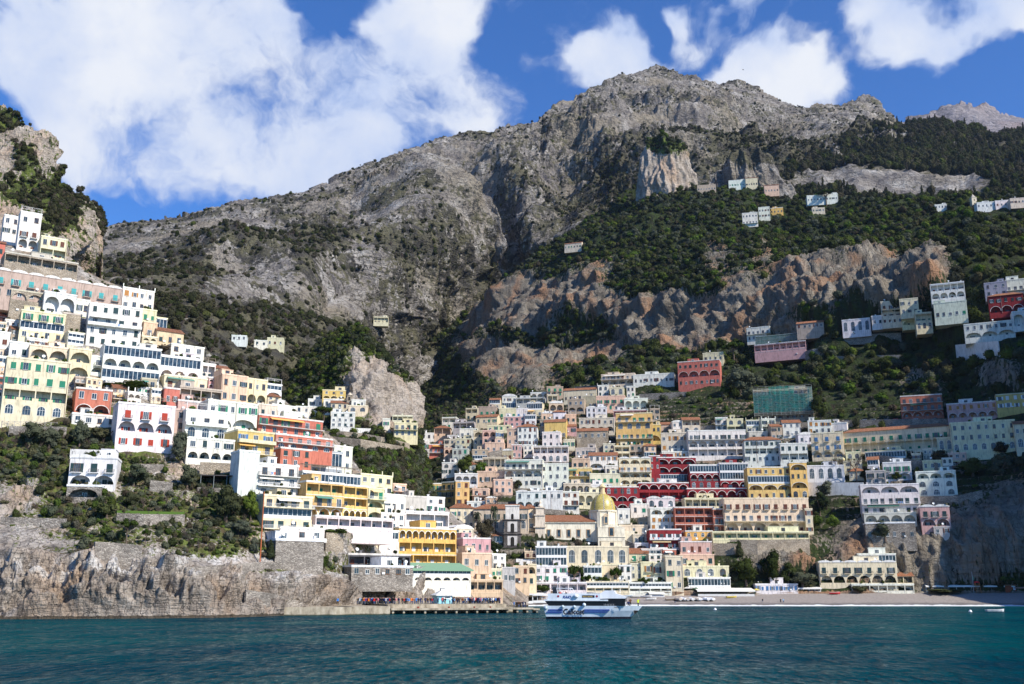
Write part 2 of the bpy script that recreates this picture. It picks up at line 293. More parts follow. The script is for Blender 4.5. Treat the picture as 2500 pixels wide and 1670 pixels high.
# ---- limestone knob with its hamlet
crestC = [(560,1010),(640,985),(690,938),(740,880),(800,822),(850,795),(885,800),(920,842),(960,905),(1000,946),(1012,965),(1020,1010),(1032,1075),(1045,1150),(1062,1215)]
CL_C = [(880,920,60,70,1),(950,965,60,75,1),(850,965,42,50,.9),(990,1000,40,60,1)]
sheet('limestone_knob', crestC, [(560,1100),(800,1170),(950,1235),(1062,1240)],
      [(640,985,640),(700,940,630),(800,822,660),(850,795,650),(885,800,640),(920,850,610),(960,905,580),(1000,946,570),(1015,980,575),(1030,1060,560),(870,900,555),(930,960,530),(850,960,545),(980,1000,540),(780,960,560),(720,1000,560),(850,1010,520),(950,1020,515),
       (800,1050,490),(900,1070,488),(1000,1070,500),(850,1120,440),(950,1130,440),(1000,1180,440),(1040,1200,470),(900,1200,410),(600,1050,560)],
      2.4, 170, 'limestone_knob', lambda P,px,py: ell(px,py,CL_C)*((fbm(P,(16,16,34),6,4,True)-.5)*16+(fbm(P,(4.5,4.5,16),4,14,True)-.5)*5)+(fbm(P,26,4,6)-.5)*9*np.clip((1010-py)/40,.12,1),
      lambda P,px,py,N,d: np.clip(.95-ell(px,py,CL_C)*1.1+ell(px,py,[(850,812,70,36,1.2),(905,862,40,26,.9),(980,930,30,14,.8),(800,900,60,50,1)])+(fbm(P,(12,12,9),5,5)-.5)*.9, 0, 1), back=((30,0),(120,-70)), crest_n=(3,25))
# ---- cliff at the upper left
crestL = [(-300,180),(-100,240),(0,275),(40,297),(90,322),(125,342),(139,372),(141,410),(133,440),(150,458),(185,482),(215,500),(245,525),(251,560),(252,620),(250,690),(262,740)]
sheet('left_cliff', crestL, [(-300,720),(0,700),(262,760)],
      [(-300,200,620),(0,275,620),(90,322,600),(139,380,590),(136,430,585),(200,492,580),(250,530,610),(252,650,600),(0,400,545),(80,420,535),(60,520,490),(150,560,500),(200,620,490),(100,640,455),(0,600,445),(-200,500,480),(232,640,545),(-200,690,430),(235,720,550)],
      2.0, 230, 'limestone_knob', lambda P,px,py: (fbm(P,(22,22,30),6,7,True)-.5)*20*np.clip((262-px)/60,.1,1)+(fbm(P,5,4,8,True)-.5)*3,
      lambda P,px,py,N,d: np.clip(.28+ell(px,py,[(170,500,75,50,.8),(110,480,60,60,.7),(20,310,60,20,.6),(60,400,22,45,.6),(40,470,50,22,.6),(150,545,60,40,.6),(245,520,14,40,.8),(200,565,26,60,-.8),(100,380,26,50,-.6)])+(fbm(P,(14,14,9),5,5)-.5)*1.1, 0, 1), back=((40,0),(140,-60)), crest_n=(4,16))
# ---- left headland: sea cliff, gardens and the slope under the left-hand town
crestA = [(-400,560),(0,600),(100,600),(160,615),(210,665),(300,702),(350,735),(400,790),(450,838),(500,888),(560,918),(640,945),(690,975),(760,1030),(830,1080),(880,1150),(960,1180),(1010,1215),(1090,1240),(1180,1320),(1250,1400),(1290,1450)]
ctA = [(-300,1513,205),(0,1513,217),(240,1508,222),(450,1503,227),(600,1500,235),(800,1485,270),(900,1482,288),(1000,1480,302),(1100,1472,322),(1200,1466,352),(1290,1462,390),
  (-300,1330,228),(0,1330,232),(240,1335,236),(450,1372,240),(600,1392,250),(700,1396,258),(830,1405,284),(900,1420,300),(1000,1432,316),(1100,1445,335),
  (0,1250,250),(170,1210,262),(0,1120,270),(0,1040,285),(0,900,312),(0,780,335),(0,670,350),(100,610,390),(150,700,352),(150,850,325),(150,1030,290),(300,1180,270),(300,1090,288),(300,900,328),(300,780,352),(320,710,400),
  (450,800,400),(450,900,352),(500,1010,325),(500,1180,285),(450,1280,258),(620,1280,265),(640,1200,285),(640,1100,315),(640,960,395),(750,1040,380),(740,1150,330),(720,1300,275),(700,1370,264),(830,1250,310),(830,1330,292),(900,1200,345),(900,1290,315),(880,1150,380),
  (1000,1240,385),(1000,1300,345),(960,1380,318),(1080,1370,345),(1120,1300,400),(1180,1400,370),(1180,1330,410),(1250,1420,398)]
CL_A = [(60,1440,140,66,1),(240,1440,120,62,1),(400,1450,120,52,1),(560,1455,120,42,1),(700,1455,120,38,1),(840,1450,110,35,1),(960,1452,90,28,1),(1060,1455,60,22,.9),(820,1340,30,30,.6),(60,1200,50,40,.5)]
def n_A(P, px, py):
    cl = ell(px, py, CL_A); a = fbm(P, (9,9,22), 6, 52, True, .55); b = fbm(P, (22,22,40), 3, 53, True); g = fbm(P, 6, 4, 54); ck = np.clip((fbm(P, (5,5,16), 4, 57, True, .5)-.70)/.16, 0, 1)+np.clip((fbm(P, (14,14,30), 3, 58, True, .5)-.76)/.12, 0, 1)*1.5
    gar = ell(px, py, [(150,1200,260,140,1),(400,1270,200,90,1),(520,1200,110,90,1),(830,1350,60,70,1)])
    return cl*((a-.5)*14+(b-.5)*11-ck*2.2+(fbm(P,(1.8,1.8,3.4),3,77,True)-.5)*1.3)*np.clip((1520-py)/40, .15, 1)+gar*(1-cl)*(g-.5)*3.5+(g-.5)*.8
def v_A(P, px, py, N, d):
    cl = ell(px, py, CL_A); g = fbm(P, (7,7,4), 5, 55)
    grass = ell(px, py, [(120,1110,140,40,.5),(170,1180,60,50,.4),(420,1245,120,10,.6)])
    town = np.clip((1230-py)/100, 0, 1)*.22; gar = town+ell(px, py, [(100,1100,230,90,.75),(300,1250,260,90,.55),(560,1230,100,90,.7),(520,1330,140,30,.5),(840,1320,50,60,.5),(950,1418,160,14,.5),(300,1345,300,20,.4),(700,1392,200,12,.5)])
    return np.clip(.12+gar+grass-cl*.35+(g-.5)*.9, 0, 1)
sheet('headland', crestA, [(-400,1530),(0,1526),(600,1518),(900,1512),(1290,1500)], ctA, 2.2, 330, 'limestone_near', n_A, v_A, back=((20,0),(80,-30)), crest_n=(0,30))

# ---- water and beach
def plane(name, x0, x1, y0, y1, z, mat):
    me = bpy.data.meshes.new(name); me.from_pydata([(x0,y0,z),(x1,y0,z),(x1,y1,z),(x0,y1,z)], [], [(0,1,2,3)]); me.materials.append(MAT[mat])
    o = bpy.data.objects.new(name, me); COL.objects.link(o); o['kind'] = 'structure'; return o
m, T = newmat('sea_water')
P = T.n('ShaderNodeNewGeometry').outputs['Position']
sc_ = lambda a, b: T.n('ShaderNodeVectorMath', {0: P, 1: (a, b, 1.0)}, operation='MULTIPLY').outputs[0]
w1 = T.noise(1.0, sc_(1.2, .42), 3, .6); w2 = T.noise(1.0, sc_(.16, .09), 3, .55); w3 = T.noise(1.0, sc_(2.4, 1.2), 2, .5)
h = T.m('ADD', T.m('MULTIPLY', w1, .75), T.m('ADD', T.m('MULTIPLY', w2, 1.3), T.m('MULTIPLY', w3, .12)))
bp = T.n('ShaderNodeBump', {'Height': h, 'Distance': 1.0, 'Strength': 1.0})
base = T.mix(T.ramp(T.noise(.02, P, 3), [(.4, 0.), (.6, 1.)]), (.0,.030,.048), (.0,.054,.062))
df = T.n('ShaderNodeBsdfDiffuse', {'Color': base, 'Normal': bp.outputs[0]}); gl = T.n('ShaderNodeBsdfGlossy', {'Color': (.72,.86,.90,1), 'Roughness': .08, 'Normal': bp.outputs[0]})
fr = T.n('ShaderNodeFresnel', {'IOR': 1.333, 'Normal': bp.outputs[0]}).outputs[0]
pt = T.ramp(T.m('ADD', T.m('MULTIPLY', w1, .6), T.m('MULTIPLY', w2, .4)), [(.42, .06), (.53, .36), (.66, 1.0)])
T.n('ShaderNodeOutputMaterial', {'Surface': T.n('ShaderNodeMixShader', {0: T.m('MINIMUM', T.m('MULTIPLY', fr, pt), .8), 1: df.outputs[0], 2: gl.outputs[0]}).outputs[0]})
plane('sea', -1500, 1500, -300, 900, 0, 'sea_water')
m, T = newmat('beach_shingle')
P = T.n('ShaderNodeNewGeometry').outputs['Position']
s1 = T.noise(1.2, P, 5, .7); zz = T.n('ShaderNodeSeparateXYZ', {0: P}).outputs['Z']
sn = T.ramp(s1, [(.3, (.24,.205,.18)), (.7, (.38,.335,.30))])
band = T.m('ADD', T.m('MULTIPLY', zz, .5), T.m('MULTIPLY', T.noise(.25, P, 4), .5))
sn = T.mix(T.ramp(band, [(.65, 1.), (.95, 0.)]), sn, (.16,.145,.135))
sn = T.mix(T.ramp(band, [(.42, 1.), (.50, 0.)]), sn, (.78,.80,.80))
pbsdf(T, Base_Color=sn, Normal=T.n('ShaderNodeBump', {'Height': s1, 'Distance': .5}).outputs[0])
me = bpy.data.meshes.new('beach'); vs = []; fs = []
BEACH = prof = [(-4,-.35),(0,.02),(4,.6),(9,1.7),(16,2.6),(24,3.9),(31,4.9),(42,5.3),(60,5.6)]
xs = np.linspace(-20, 420, 89)
for i, xx in enumerate(xs):
    yo = 391+3*math.sin(xx*.02)-max(0, -xx+10)*.5+ .03*max(0, xx-200)*0
    for dy, dz in prof: vs.append((xx, yo+dy+(.9*math.sin(xx*.21+dy)+1.3*math.sin(xx*.047)*(dy < 12)+.5*math.sin(xx*.63)*(dy < 6)), dz+(.12*math.sin(xx*.3+dy*.4) if dz > 0.3 else 0)))
k = len(prof)
for i in range(len(xs)-1):
    for j in range(k-1): fs.append((i*k+j, (i+1)*k+j, (i+1)*k+j+1, i*k+j+1))
me.from_pydata(vs, [], fs); me.materials.append(m); [setattr(p, 'use_smooth', True) for p in me.polygons]
o = bpy.data.objects.new('beach', me); COL.objects.link(o); o['kind'] = 'structure'
# ------------------------------------------------------------------ foliage
def leaf_mat(name, cols, var=.35):
    m, T = newmat(name); oi = T.n('ShaderNodeObjectInfo')
    c = T.ramp(oi.outputs['Random'], [(i/(len(cols)-1), k) for i, k in enumerate(cols)])
    P = T.n('ShaderNodeNewGeometry').outputs['Position']
    n = T.noise(1.1, P, 2, .6)
    hs = T.n('ShaderNodeHueSaturation', {'Value': T.m('ADD', .42, T.m('MULTIPLY', n, .8)), 'Color': c})
    d = T.n('ShaderNodeBsdfDiffuse', {'Color': hs.outputs[0]}); tr = T.n('ShaderNodeBsdfTranslucent', {'Color': hs.outputs[0]})
    T.n('ShaderNodeOutputMaterial', {'Surface': T.n('ShaderNodeMixShader', {0: .22, 1: d.outputs[0], 2: tr.outputs[0]}).outputs[0]}); return m
leaf_mat('leaf_evergreen', [(.030,.042,.013),(.055,.07,.02),(.045,.055,.03),(.075,.095,.022),(.06,.062,.04),(.10,.12,.03),(.085,.07,.045),(.03,.045,.02)])
leaf_mat('leaf_macchia', [(.035,.042,.018),(.055,.06,.028),(.075,.07,.038),(.05,.055,.03),(.09,.078,.055)])
leaf_mat('leaf_bright', [(.07,.12,.02),(.11,.17,.03),(.13,.16,.03),(.06,.09,.025)])
leaf_mat('leaf_olive', [(.085,.10,.06),(.12,.13,.09),(.10,.11,.065)])
leaf_mat('leaf_pine', [(.035,.065,.012),(.055,.085,.018),(.045,.06,.02)])
leaf_mat('leaf_garden', [(.05,.075,.02),(.08,.12,.025),(.10,.10,.05),(.13,.12,.07),(.09,.14,.03),(.11,.085,.06),(.14,.15,.10)])
leaf_mat('twig_brown', [(.13,.10,.085),(.17,.13,.11)])
m, T = newmat('bark'); P = T.n('ShaderNodeNewGeometry').outputs['Position']
pbsdf(T, Base_Color=T.ramp(T.noise(3, P, 4), [(.3, (.07,.05,.035)), (.7, (.17,.13,.10))]))

class MB:
    """collects polygons; build() links them as one mesh object"""
    def __init__(s): s.v = []; s.f = []; s.mi = []
    def poly(s, pts, mi=0):
        n = len(s.v); s.v.extend([tuple(p) for p in pts]); s.f.append(tuple(range(n, n+len(pts)))); s.mi.append(mi)
    def box(s, x0, x1, y0, y1, z0, z1, mi=0):
        n = len(s.v); s.v += [(x0,y0,z0),(x1,y0,z0),(x1,y1,z0),(x0,y1,z0),(x0,y0,z1),(x1,y0,z1),(x1,y1,z1),(x0,y1,z1)]
        for q in ((0,1,5,4),(1,2,6,5),(2,3,7,6),(3,0,4,7),(4,5,6,7),(3,2,1,0)): s.f.append(tuple(n+i for i in q)); s.mi.append(mi)
    def tube(s, p0, p1, r0, r1=None, n=8, mi=0, cap=True):
        p0 = Vector(p0); p1 = Vector(p1); r1 = r0 if r1 is None else r1; d = (p1-p0)
        if d.length < 1e-6: return
        q = d.to_track_quat('Z', 'Y'); b = len(s.v)
        for (p, r) in ((p0, r0), (p1, r1)):
            for i in range(n): s.v.append(tuple(p+q @ Vector((r*math.cos(2*math.pi*i/n), r*math.sin(2*math.pi*i/n), 0))))
        for i in range(n): s.f.append((b+i, b+(i+1)%n, b+n+(i+1)%n, b+n+i)); s.mi.append(mi)
        if cap: s.f.append(tuple(b+n+i for i in range(n))); s.mi.append(mi); s.f.append(tuple(b+n-1-i for i in range(n))); s.mi.append(mi)
    def lathe(s, c, prof, n=16, mi=0, a0=0, a1=2*math.pi):
        b = len(s.v); full = abs(a1-a0-2*math.pi) < 1e-6; m_ = n if full else n+1
        for (r, z) in prof:
            for i in range(m_):
                a = a0+(a1-a0)*i/n; s.v.append((c[0]+r*math.cos(a), c[1]+r*math.sin(a), c[2]+z))
        for j in range(len(prof)-1):
            for i in range(n):
                k = (i+1) % m_; s.f.append((b+j*m_+i, b+j*m_+k, b+(j+1)*m_+k, b+(j+1)*m_+i)); s.mi.append(mi)
    def xf(s, M, start=0):
        for i in range(start, len(s.v)): s.v[i] = tuple(M @ Vector(s.v[i]))
    def mesh(s, name, mats, smooth=False):
        me = bpy.data.meshes.new(name); me.from_pydata(s.v, [], s.f)
        for k in (mats if isinstance(mats, (list, tuple)) else [mats]): me.materials.append(MAT[k])
        me.polygons.foreach_set('material_index', s.mi)
        if smooth: me.polygons.foreach_set('use_smooth', [True]*len(me.polygons))
        me.update(); return me
    def build(s, name, mats, parent=None, color=None, smooth=False, **kw):
        return link(name, s.mesh(name, mats, smooth), parent, color, **kw)
def link(name, me, parent=None, color=None, loc=None, rz=0, scale=None):
    o = bpy.data.objects.new(name, me); COL.objects.link(o)
    if parent is not None: o.parent = parent
    if color is not None: o.color = (*color, 1)
    if loc is not None: o.location = loc
    if rz: o.rotation_euler.z = rz
    if scale is not None: o.scale = scale if hasattr(scale, '__len__') else (scale,)*3
    return o
def root(name, loc, rz, label, cat, group=None):
    o = bpy.data.objects.new(name, None); COL.objects.link(o); o.location = loc; o.rotation_euler.z = rz
    o['label'] = label; o['category'] = cat; o.empty_display_size = .5
    if group: o['group'] = group
    return o
def tag(o, label=None, cat=None, group=None, kind=None):
    for k, v in (('label', label), ('category', cat), ('group', group), ('kind', kind)):
        if v: o[k] = v
    return o

def blob(mb, c, r, rng, n, q, flat=1.0, mi=0, core=True):
    """one clump of foliage: a rough dark core and many small leaf faces around it"""
    c = Vector(c)
    if core:
        b = len(mb.v); bm = bmesh.new(); bmesh.ops.create_icosphere(bm, subdivisions=2, radius=1)
        for v in bm.verts:
            k = .62+.22*rng.random(); mb.v.append((c.x+v.co.x*r*k, c.y+v.co.y*r*k, c.z+v.co.z*r*k*flat))
        for f in bm.faces: mb.f.append(tuple(b+v.index for v in f.verts)); mb.mi.append(mi)
        bm.free()
    for i in range(n):
        d = Vector((rng.gauss(0,1), rng.gauss(0,1), rng.gauss(0,1))).normalized(); d.z *= flat
        rr = r*(.72+.36*rng.random()); p = c+d*rr
        nn = (d+Vector((rng.gauss(0,.5), rng.gauss(0,.5), rng.gauss(0,.5)+.3))).normalized()
        t = nn.orthogonal().normalized(); t.rotate(Matrix.Rotation(rng.random()*6.28, 3, nn)); u = nn.cross(t); s = q*(.6+.8*rng.random())
        mb.poly([p+t*s, p+u*s*.55, p-t*s, p-u*s*.55], mi)
def bush_mesh(name, seed, mat, kind='round'):
    rng = random.Random(seed); mb = MB()                            # unit size: about 1 wide, 1 high
    if kind == 'round':
        for i in range(7):
            a = rng.random()*6.28; d = .22*rng.random()**.5 if i else 0
            blob(mb, (d*math.cos(a), d*math.sin(a), .30+.32*rng.random()*(1-d)), .25+.12*rng.random(), rng, 46, .075)
    elif kind == 'cypress':
        for i in range(7): blob(mb, (rng.gauss(0,.01), rng.gauss(0,.01), .08+i*.14), .14*(1-.1*abs(i-2))*(1 if i < 6 else .6), rng, 36, .05, 1.5)
    elif kind == 'low':
        for i in range(5):
            a = rng.random()*6.28; d = .35*rng.random()
            blob(mb, (d*math.cos(a), d*math.sin(a), .12), .22+.1*rng.random(), rng, 36, .06, .7)
    elif kind == 'bare':
        for i in range(26):
            a = rng.random()*6.28; z0 = .1+.4*rng.random(); e = .3+.7*rng.random(); p = Vector((0,0,z0)); q = p+Vector((math.cos(a)*.35*e, math.sin(a)*.35*e, .45*e))
            mb.tube(p, q, .012, .004, 4, cap=False)
            for j in range(3): mb.tube(p.lerp(q, .4+.2*j), p.lerp(q, .5+.2*j)+Vector((rng.gauss(0,.09), rng.gauss(0,.09), .12)), .006, .003, 3, cap=False)
        mb.tube((0,0,0), (0,0,.5), .03, .015, 5)
    return mb.mesh(name, mat)
def protos(cname, specs):
    c = bpy.data.collections.new(cname)                             # never linked to the scene: source shapes only
    for i, (mat, kind) in enumerate(specs):
        o = bpy.data.objects.new('%s_shape' % cname, bush_mesh(cname, 100+i*7+len(cname), mat, kind)); c.objects.link(o)
    return c
def scatter(name, label, coll, pts, scl, seed=1, tall=1.0):
    n = len(pts); rng = np.random.default_rng(seed)
    me = bpy.data.meshes.new(name); me.vertices.add(n); me.vertices.foreach_set('co', np.asarray(pts, float).ravel())
    for an, val in (('scl', scl), ('rot', rng.random(n)*6.28), ('tal', tall*(.75+.5*rng.random(n)))):
        a = me.attributes.new(an, 'FLOAT', 'POINT'); a.data.foreach_set('value', np.asarray(val, np.float32))
    a = me.attributes.new('idx', 'INT', 'POINT'); a.data.foreach_set('value', rng.integers(0, len(coll.objects), n).astype(np.int32))
    o = bpy.data.objects.new(name, me); COL.objects.link(o); tag(o, label=label, kind='stuff')
    g = bpy.data.node_groups.new(name, 'GeometryNodeTree')
    g.interface.new_socket('Geometry', in_out='INPUT', socket_type='NodeSocketGeometry'); g.interface.new_socket('Geometry', in_out='OUTPUT', socket_type='NodeSocketGeometry')
    N = g.nodes; L = g.links
    gi = N.new('NodeGroupInput'); go = N.new('NodeGroupOutput'); ip = N.new('GeometryNodeInstanceOnPoints'); ci = N.new('GeometryNodeCollectionInfo')
    ci.inputs[0].default_value = coll; ci.inputs['Separate Children'].default_value = True; ci.inputs['Reset Children'].default_value = True
    def att(nm, ty):
        a = N.new('GeometryNodeInputNamedAttribute'); a.data_type = ty; a.inputs[0].default_value = nm; return a.outputs[0]
    L.new(gi.outputs[0], ip.inputs['Points']); L.new(ci.outputs[0], ip.inputs['Instance']); ip.inputs['Pick Instance'].default_value = True
    L.new(att('idx', 'INT'), ip.inputs['Instance Index'])
    cx = N.new('ShaderNodeCombineXYZ'); L.new(att('rot', 'FLOAT'), cx.inputs[2]); L.new(cx.outputs[0], ip.inputs['Rotation'])
    s = att('scl', 'FLOAT'); mz = N.new('ShaderNodeMath'); mz.operation = 'MULTIPLY'; L.new(s, mz.inputs[0]); L.new(att('tal', 'FLOAT'), mz.inputs[1])
    cs_ = N.new('ShaderNodeCombineXYZ'); L.new(s, cs_.inputs[0]); L.new(s, cs_.inputs[1]); L.new(mz.outputs[0], cs_.inputs[2]); L.new(cs_.outputs[0], ip.inputs['Scale'])
    L.new(ip.outputs[0], go.inputs[0])
    o.modifiers.new('instances', 'NODES').node_group = g
    return o
def pick(sh, n, dens, seed=1, lo=.5):
    """n random spots on a terrain sheet, spread evenly over the ground, kept where dens(px,py,veg) is high"""
    S = SHEET[sh]; P = S['P']; rng = np.random.default_rng(seed)
    a = P[:-1,:-1]; b = P[:-1,1:]; c = P[1:,:-1]
    ar = np.linalg.norm(np.cross(b-a, c-a), axis=2); pr = ar*np.clip(dens(S['px'][:-1,:-1].ravel(), S['py'][:-1,:-1].ravel(), S['veg'][:-1,:-1].ravel()).reshape(ar.shape), 0, 1)
    k = rng.choice(pr.size, n, p=(pr/pr.sum()).ravel()); i, j = np.unravel_index(k, pr.shape); u = rng.random((n,1)); v = rng.random((n,1))
    return a[i,j]+(b[i,j]-a[i,j])*u+(c[i,j]-a[i,j])*v, rng
forest = protos('forest', [('leaf_evergreen','round')]*4+[('leaf_olive','round'),('leaf_bright','round')])
macchia = protos('macchia', [('leaf_macchia','round')]*4+[('leaf_macchia','low'),('leaf_evergreen','round'),('twig_brown','bare')])
conifer = protos('conifer', [('leaf_macchia','cypress'),('leaf_evergreen','round'),('leaf_macchia','round'),('leaf_macchia','round')])
garden = protos('garden', [('leaf_garden','low'),('leaf_garden','round'),('leaf_evergreen','round'),('leaf_bright','low'),('leaf_olive','round'),('twig_brown','bare'),('leaf_garden','low')])
# ------------------------------------------------------------------ building materials (colour comes from each object)
def paint(name, streak=.5, rough=.9, scale=1.0, spec=.2):
    m, T = newmat(name); c = T.n('ShaderNodeObjectInfo').outputs['Color']; P = T.n('ShaderNodeNewGeometry').outputs['Position']
    v = T.n('ShaderNodeVectorMath', {0: P, 1: (1.6*scale, 1.6*scale, .28*scale)}, operation='MULTIPLY').outputs[0]
    a = T.noise(1.0, v, 5, .65); b = T.noise(.35*scale, P, 3)
    f = T.ramp(a, [(.34, .42), (.50, .95), (.7, 1.0)]); g = T.ramp(b, [(.3, .72), (.55, 1.0)])
    k = T.mix(streak, (1,1,1), T.mix(1.0, f, g, 'MULTIPLY')); cc = T.mix(1.0, c, k, 'MULTIPLY')
    pbsdf(T, Base_Color=cc, Roughness=rough, Specular_IOR_Level=spec); return m
paint('plaster', .62); paint('painted_wood', .2, .6); paint('metal_paint', .1, .5); paint('canvas', .12, .9); paint('cloth', .25, .95, 6)
def masonry(name, c1, c2, s=1.6):
    m, T = newmat(name); P = T.n('ShaderNodeNewGeometry').outputs['Position']
    st = T.n('ShaderNodeVectorMath', {0: P, 1: (1,1,1.7)}, operation='MULTIPLY').outputs[0]
    vo = T.n('ShaderNodeTexVoronoi', {'Vector': st, 'Scale': s}); e = T.n('ShaderNodeTexVoronoi', {'Vector': st, 'Scale': s}, feature='DISTANCE_TO_EDGE').outputs[0]
    r = T.n('ShaderNodeSeparateColor', {0: vo.outputs['Color']}).outputs[0]
    c = T.mix(r, c1, c2); c = T.mix(T.ramp(e, [(.0, .8), (.09, 0.)]), c, (.10,.09,.075)); big = T.ramp(T.noise(.22, P, 4), [(.35, .62), (.65, 1.)])
    pbsdf(T, Base_Color=T.mix(1.0, c, big, 'MULTIPLY'), Normal=T.n('ShaderNodeBump', {'Height': e, 'Distance': .25}).outputs[0])
masonry('stone_wall', (.22,.19,.16), (.46,.41,.35)); masonry('dark_stone', (.09,.075,.07), (.17,.15,.14), 1.0); masonry('tan_stone', (.36,.29,.21), (.52,.44,.34), 1.3)
m, T = newmat('roof_tile'); P = T.n('ShaderNodeTexCoord').outputs['Object']
wv = T.n('ShaderNodeTexWave', {'Vector': P, 'Scale': 1.1, 'Distortion': .4}, bands_direction='X').outputs['Fac']; ro = T.n('ShaderNodeTexWave', {'Vector': P, 'Scale': .8}, bands_direction='Y').outputs['Fac']
nn = T.noise(1.4, P, 4, .7)
c = T.ramp(nn, [(.3, (.30,.11,.055)), (.5, (.48,.20,.10)), (.72, (.60,.36,.24))]); c = T.mix(T.ramp(wv, [(.0, .5), (.35, 0.)]), c, (.14,.06,.04)); c = T.mix(T.ramp(ro, [(0., .35), (.2, 0.)]), c, (.14,.06,.04))
pbsdf(T, Base_Color=c, Normal=T.n('ShaderNodeBump', {'Height': wv, 'Distance': .3}).outputs[0])
m, T = newmat('glass_pane'); P = T.n('ShaderNodeNewGeometry').outputs['Position']
pbsdf(T, Base_Color=T.ramp(T.noise(.7, P, 2), [(.35, (.012,.018,.025)), (.65, (.05,.08,.10))]), Roughness=.12, Specular_IOR_Level=.6)
m, T = newmat('dark_interior'); pbsdf(T, Base_Color=c4((.02,.018,.016)))
m, T = newmat('net'); P = T.n('ShaderNodeTexCoord').outputs['Object']
d = T.n('ShaderNodeBsdfDiffuse', {'Color': T.n('ShaderNodeObjectInfo').outputs['Color']}); tp = T.n('ShaderNodeBsdfTransparent')
T.n('ShaderNodeOutputMaterial', {'Surface': T.n('ShaderNodeMixShader', {0: T.ramp(T.noise(.5, P, 3, .6), [(.3, .12), (.7, .58)]), 1: tp.outputs[0], 2: d.outputs[0]}).outputs[0]})
COLR = dict(W=(.78,.74,.66), V=(.72,.70,.67), G=(.52,.49,.44), C=(.74,.635,.43), D=(.66,.575,.43), Y=(.66,.46,.17), y=(.76,.66,.44), P=(.70,.49,.35), r=(.52,.17,.12), R=(.27,.03,.035),
  K=(.60,.36,.34), T=(.46,.37,.28), O=(.78,.45,.14), o=(.76,.50,.19), B=(.34,.36,.40), N=(.50,.18,.12), L=(.66,.68,.58), M=(.10,.10,.10), Z=(.48,.41,.32), S=(.4,.36,.3), X=(.14,.12,.11))
SHUT = dict(g=(.02,.19,.11), b=(.12,.04,.025), o=(.42,.19,.05), d=(.02,.05,.055), t=(.05,.33,.33), w=(.72,.72,.70), r=(.38,.04,.02), u=(.06,.17,.36))
TRIM = {'r': (.74,.68,.62), 'R': (.78,.74,.70), 'O': (.80,.75,.66), 'o': (.82,.78,.70), 'Y': (.76,.66,.42), 'N': (.70,.66,.62), 'K': (.76,.70,.66)}
_mc = {}
PLANTS = [bush_mesh('potted_plant', 900+i, ('leaf_garden','leaf_evergreen','leaf_bright','leaf_garden')[i], 'round') for i in range(4)]
def q2(v, s=.2): return max(s, round(v/s)*s)
def arch_pts(w, h, n=8, flat=False):
    r = w/2; hs = h-r*.9
    return [(-r, 0), (r, 0)]+[(r*math.cos(math.pi*i/n), hs+r*.9*math.sin(math.pi*i/n)) for i in range(n+1)]
def win_mesh(w, h, kind):
    k = ('win', w, h, kind)
    if k in _mc: return _mc[k]
    fr = MB(); pn = MB(); t = .09
    if kind == 'arch':
        o = arch_pts(w, h); i_ = [(x*(1-2*t/w), t+z*(1-1.8*t/h)) for x, z in o]
        for a in range(len(o)):
            b = (a+1) % len(o); fr.poly([(o[a][0],-.07,o[a][1]), (o[b][0],-.07,o[b][1]), (i_[b][0],-.07,i_[b][1]), (i_[a][0],-.07,i_[a][1])])
            fr.poly([(o[a][0],0,o[a][1]), (o[b][0],0,o[b][1]), (o[b][0],-.07,o[b][1]), (o[a][0],-.07,o[a][1])])
        pn.poly([(x,-.03,z) for x, z in i_]); nb = max(1, int(w/.8))
        for q in range(1, nb+1): x = -w/2+w*q/(nb+1); fr.box(x-.04, x+.04, -.08, -.02, t, h*.92)
        fr.box(-w/2+t, w/2-t, -.08, -.02, h*.58, h*.58+.07)
    else:
        fr.box(-w/2, w/2, -.07, 0, h-t, h); fr.box(-w/2, w/2, -.07, 0, 0, t); fr.box(-w/2, -w/2+t, -.07, 0, t, h-t); fr.box(w/2-t, w/2, -.07, 0, t, h-t)
        nb = max(1, int(w/.75))
        for q in range(1, nb+1): x = -w/2+w*q/(nb+1); fr.box(x-.04, x+.04, -.068, -.02, t, h-t)
        pn.box(-w/2+t, w/2-t, -.045, -.005, t, h-t)
        fr.box(-w/2-.1, w/2+.1, -.17, .0, -.1, -.002)
    _mc[k] = (fr.mesh('window_frame', 'painted_wood'), pn.mesh('pane', 'glass_pane')); return _mc[k]
def shut_mesh(w, h):
    k = ('shut', w, h)
    if k not in _mc:
        s = MB()
        s.box(-w*.24, w*.24, -.09, -.01, .02, h-.02); _mc[k] = s.mesh('shutter', 'painted_wood')
    return _mc[k]
def shutc_mesh(w, h):
    k = ('shutc', w, h)
    if k not in _mc:
        s = MB(); s.box(-w/4+.01, w/4-.01, -.1, -.0, 0, h); _mc[k] = s.mesh('shutter', 'painted_wood')
    return _mc[k]
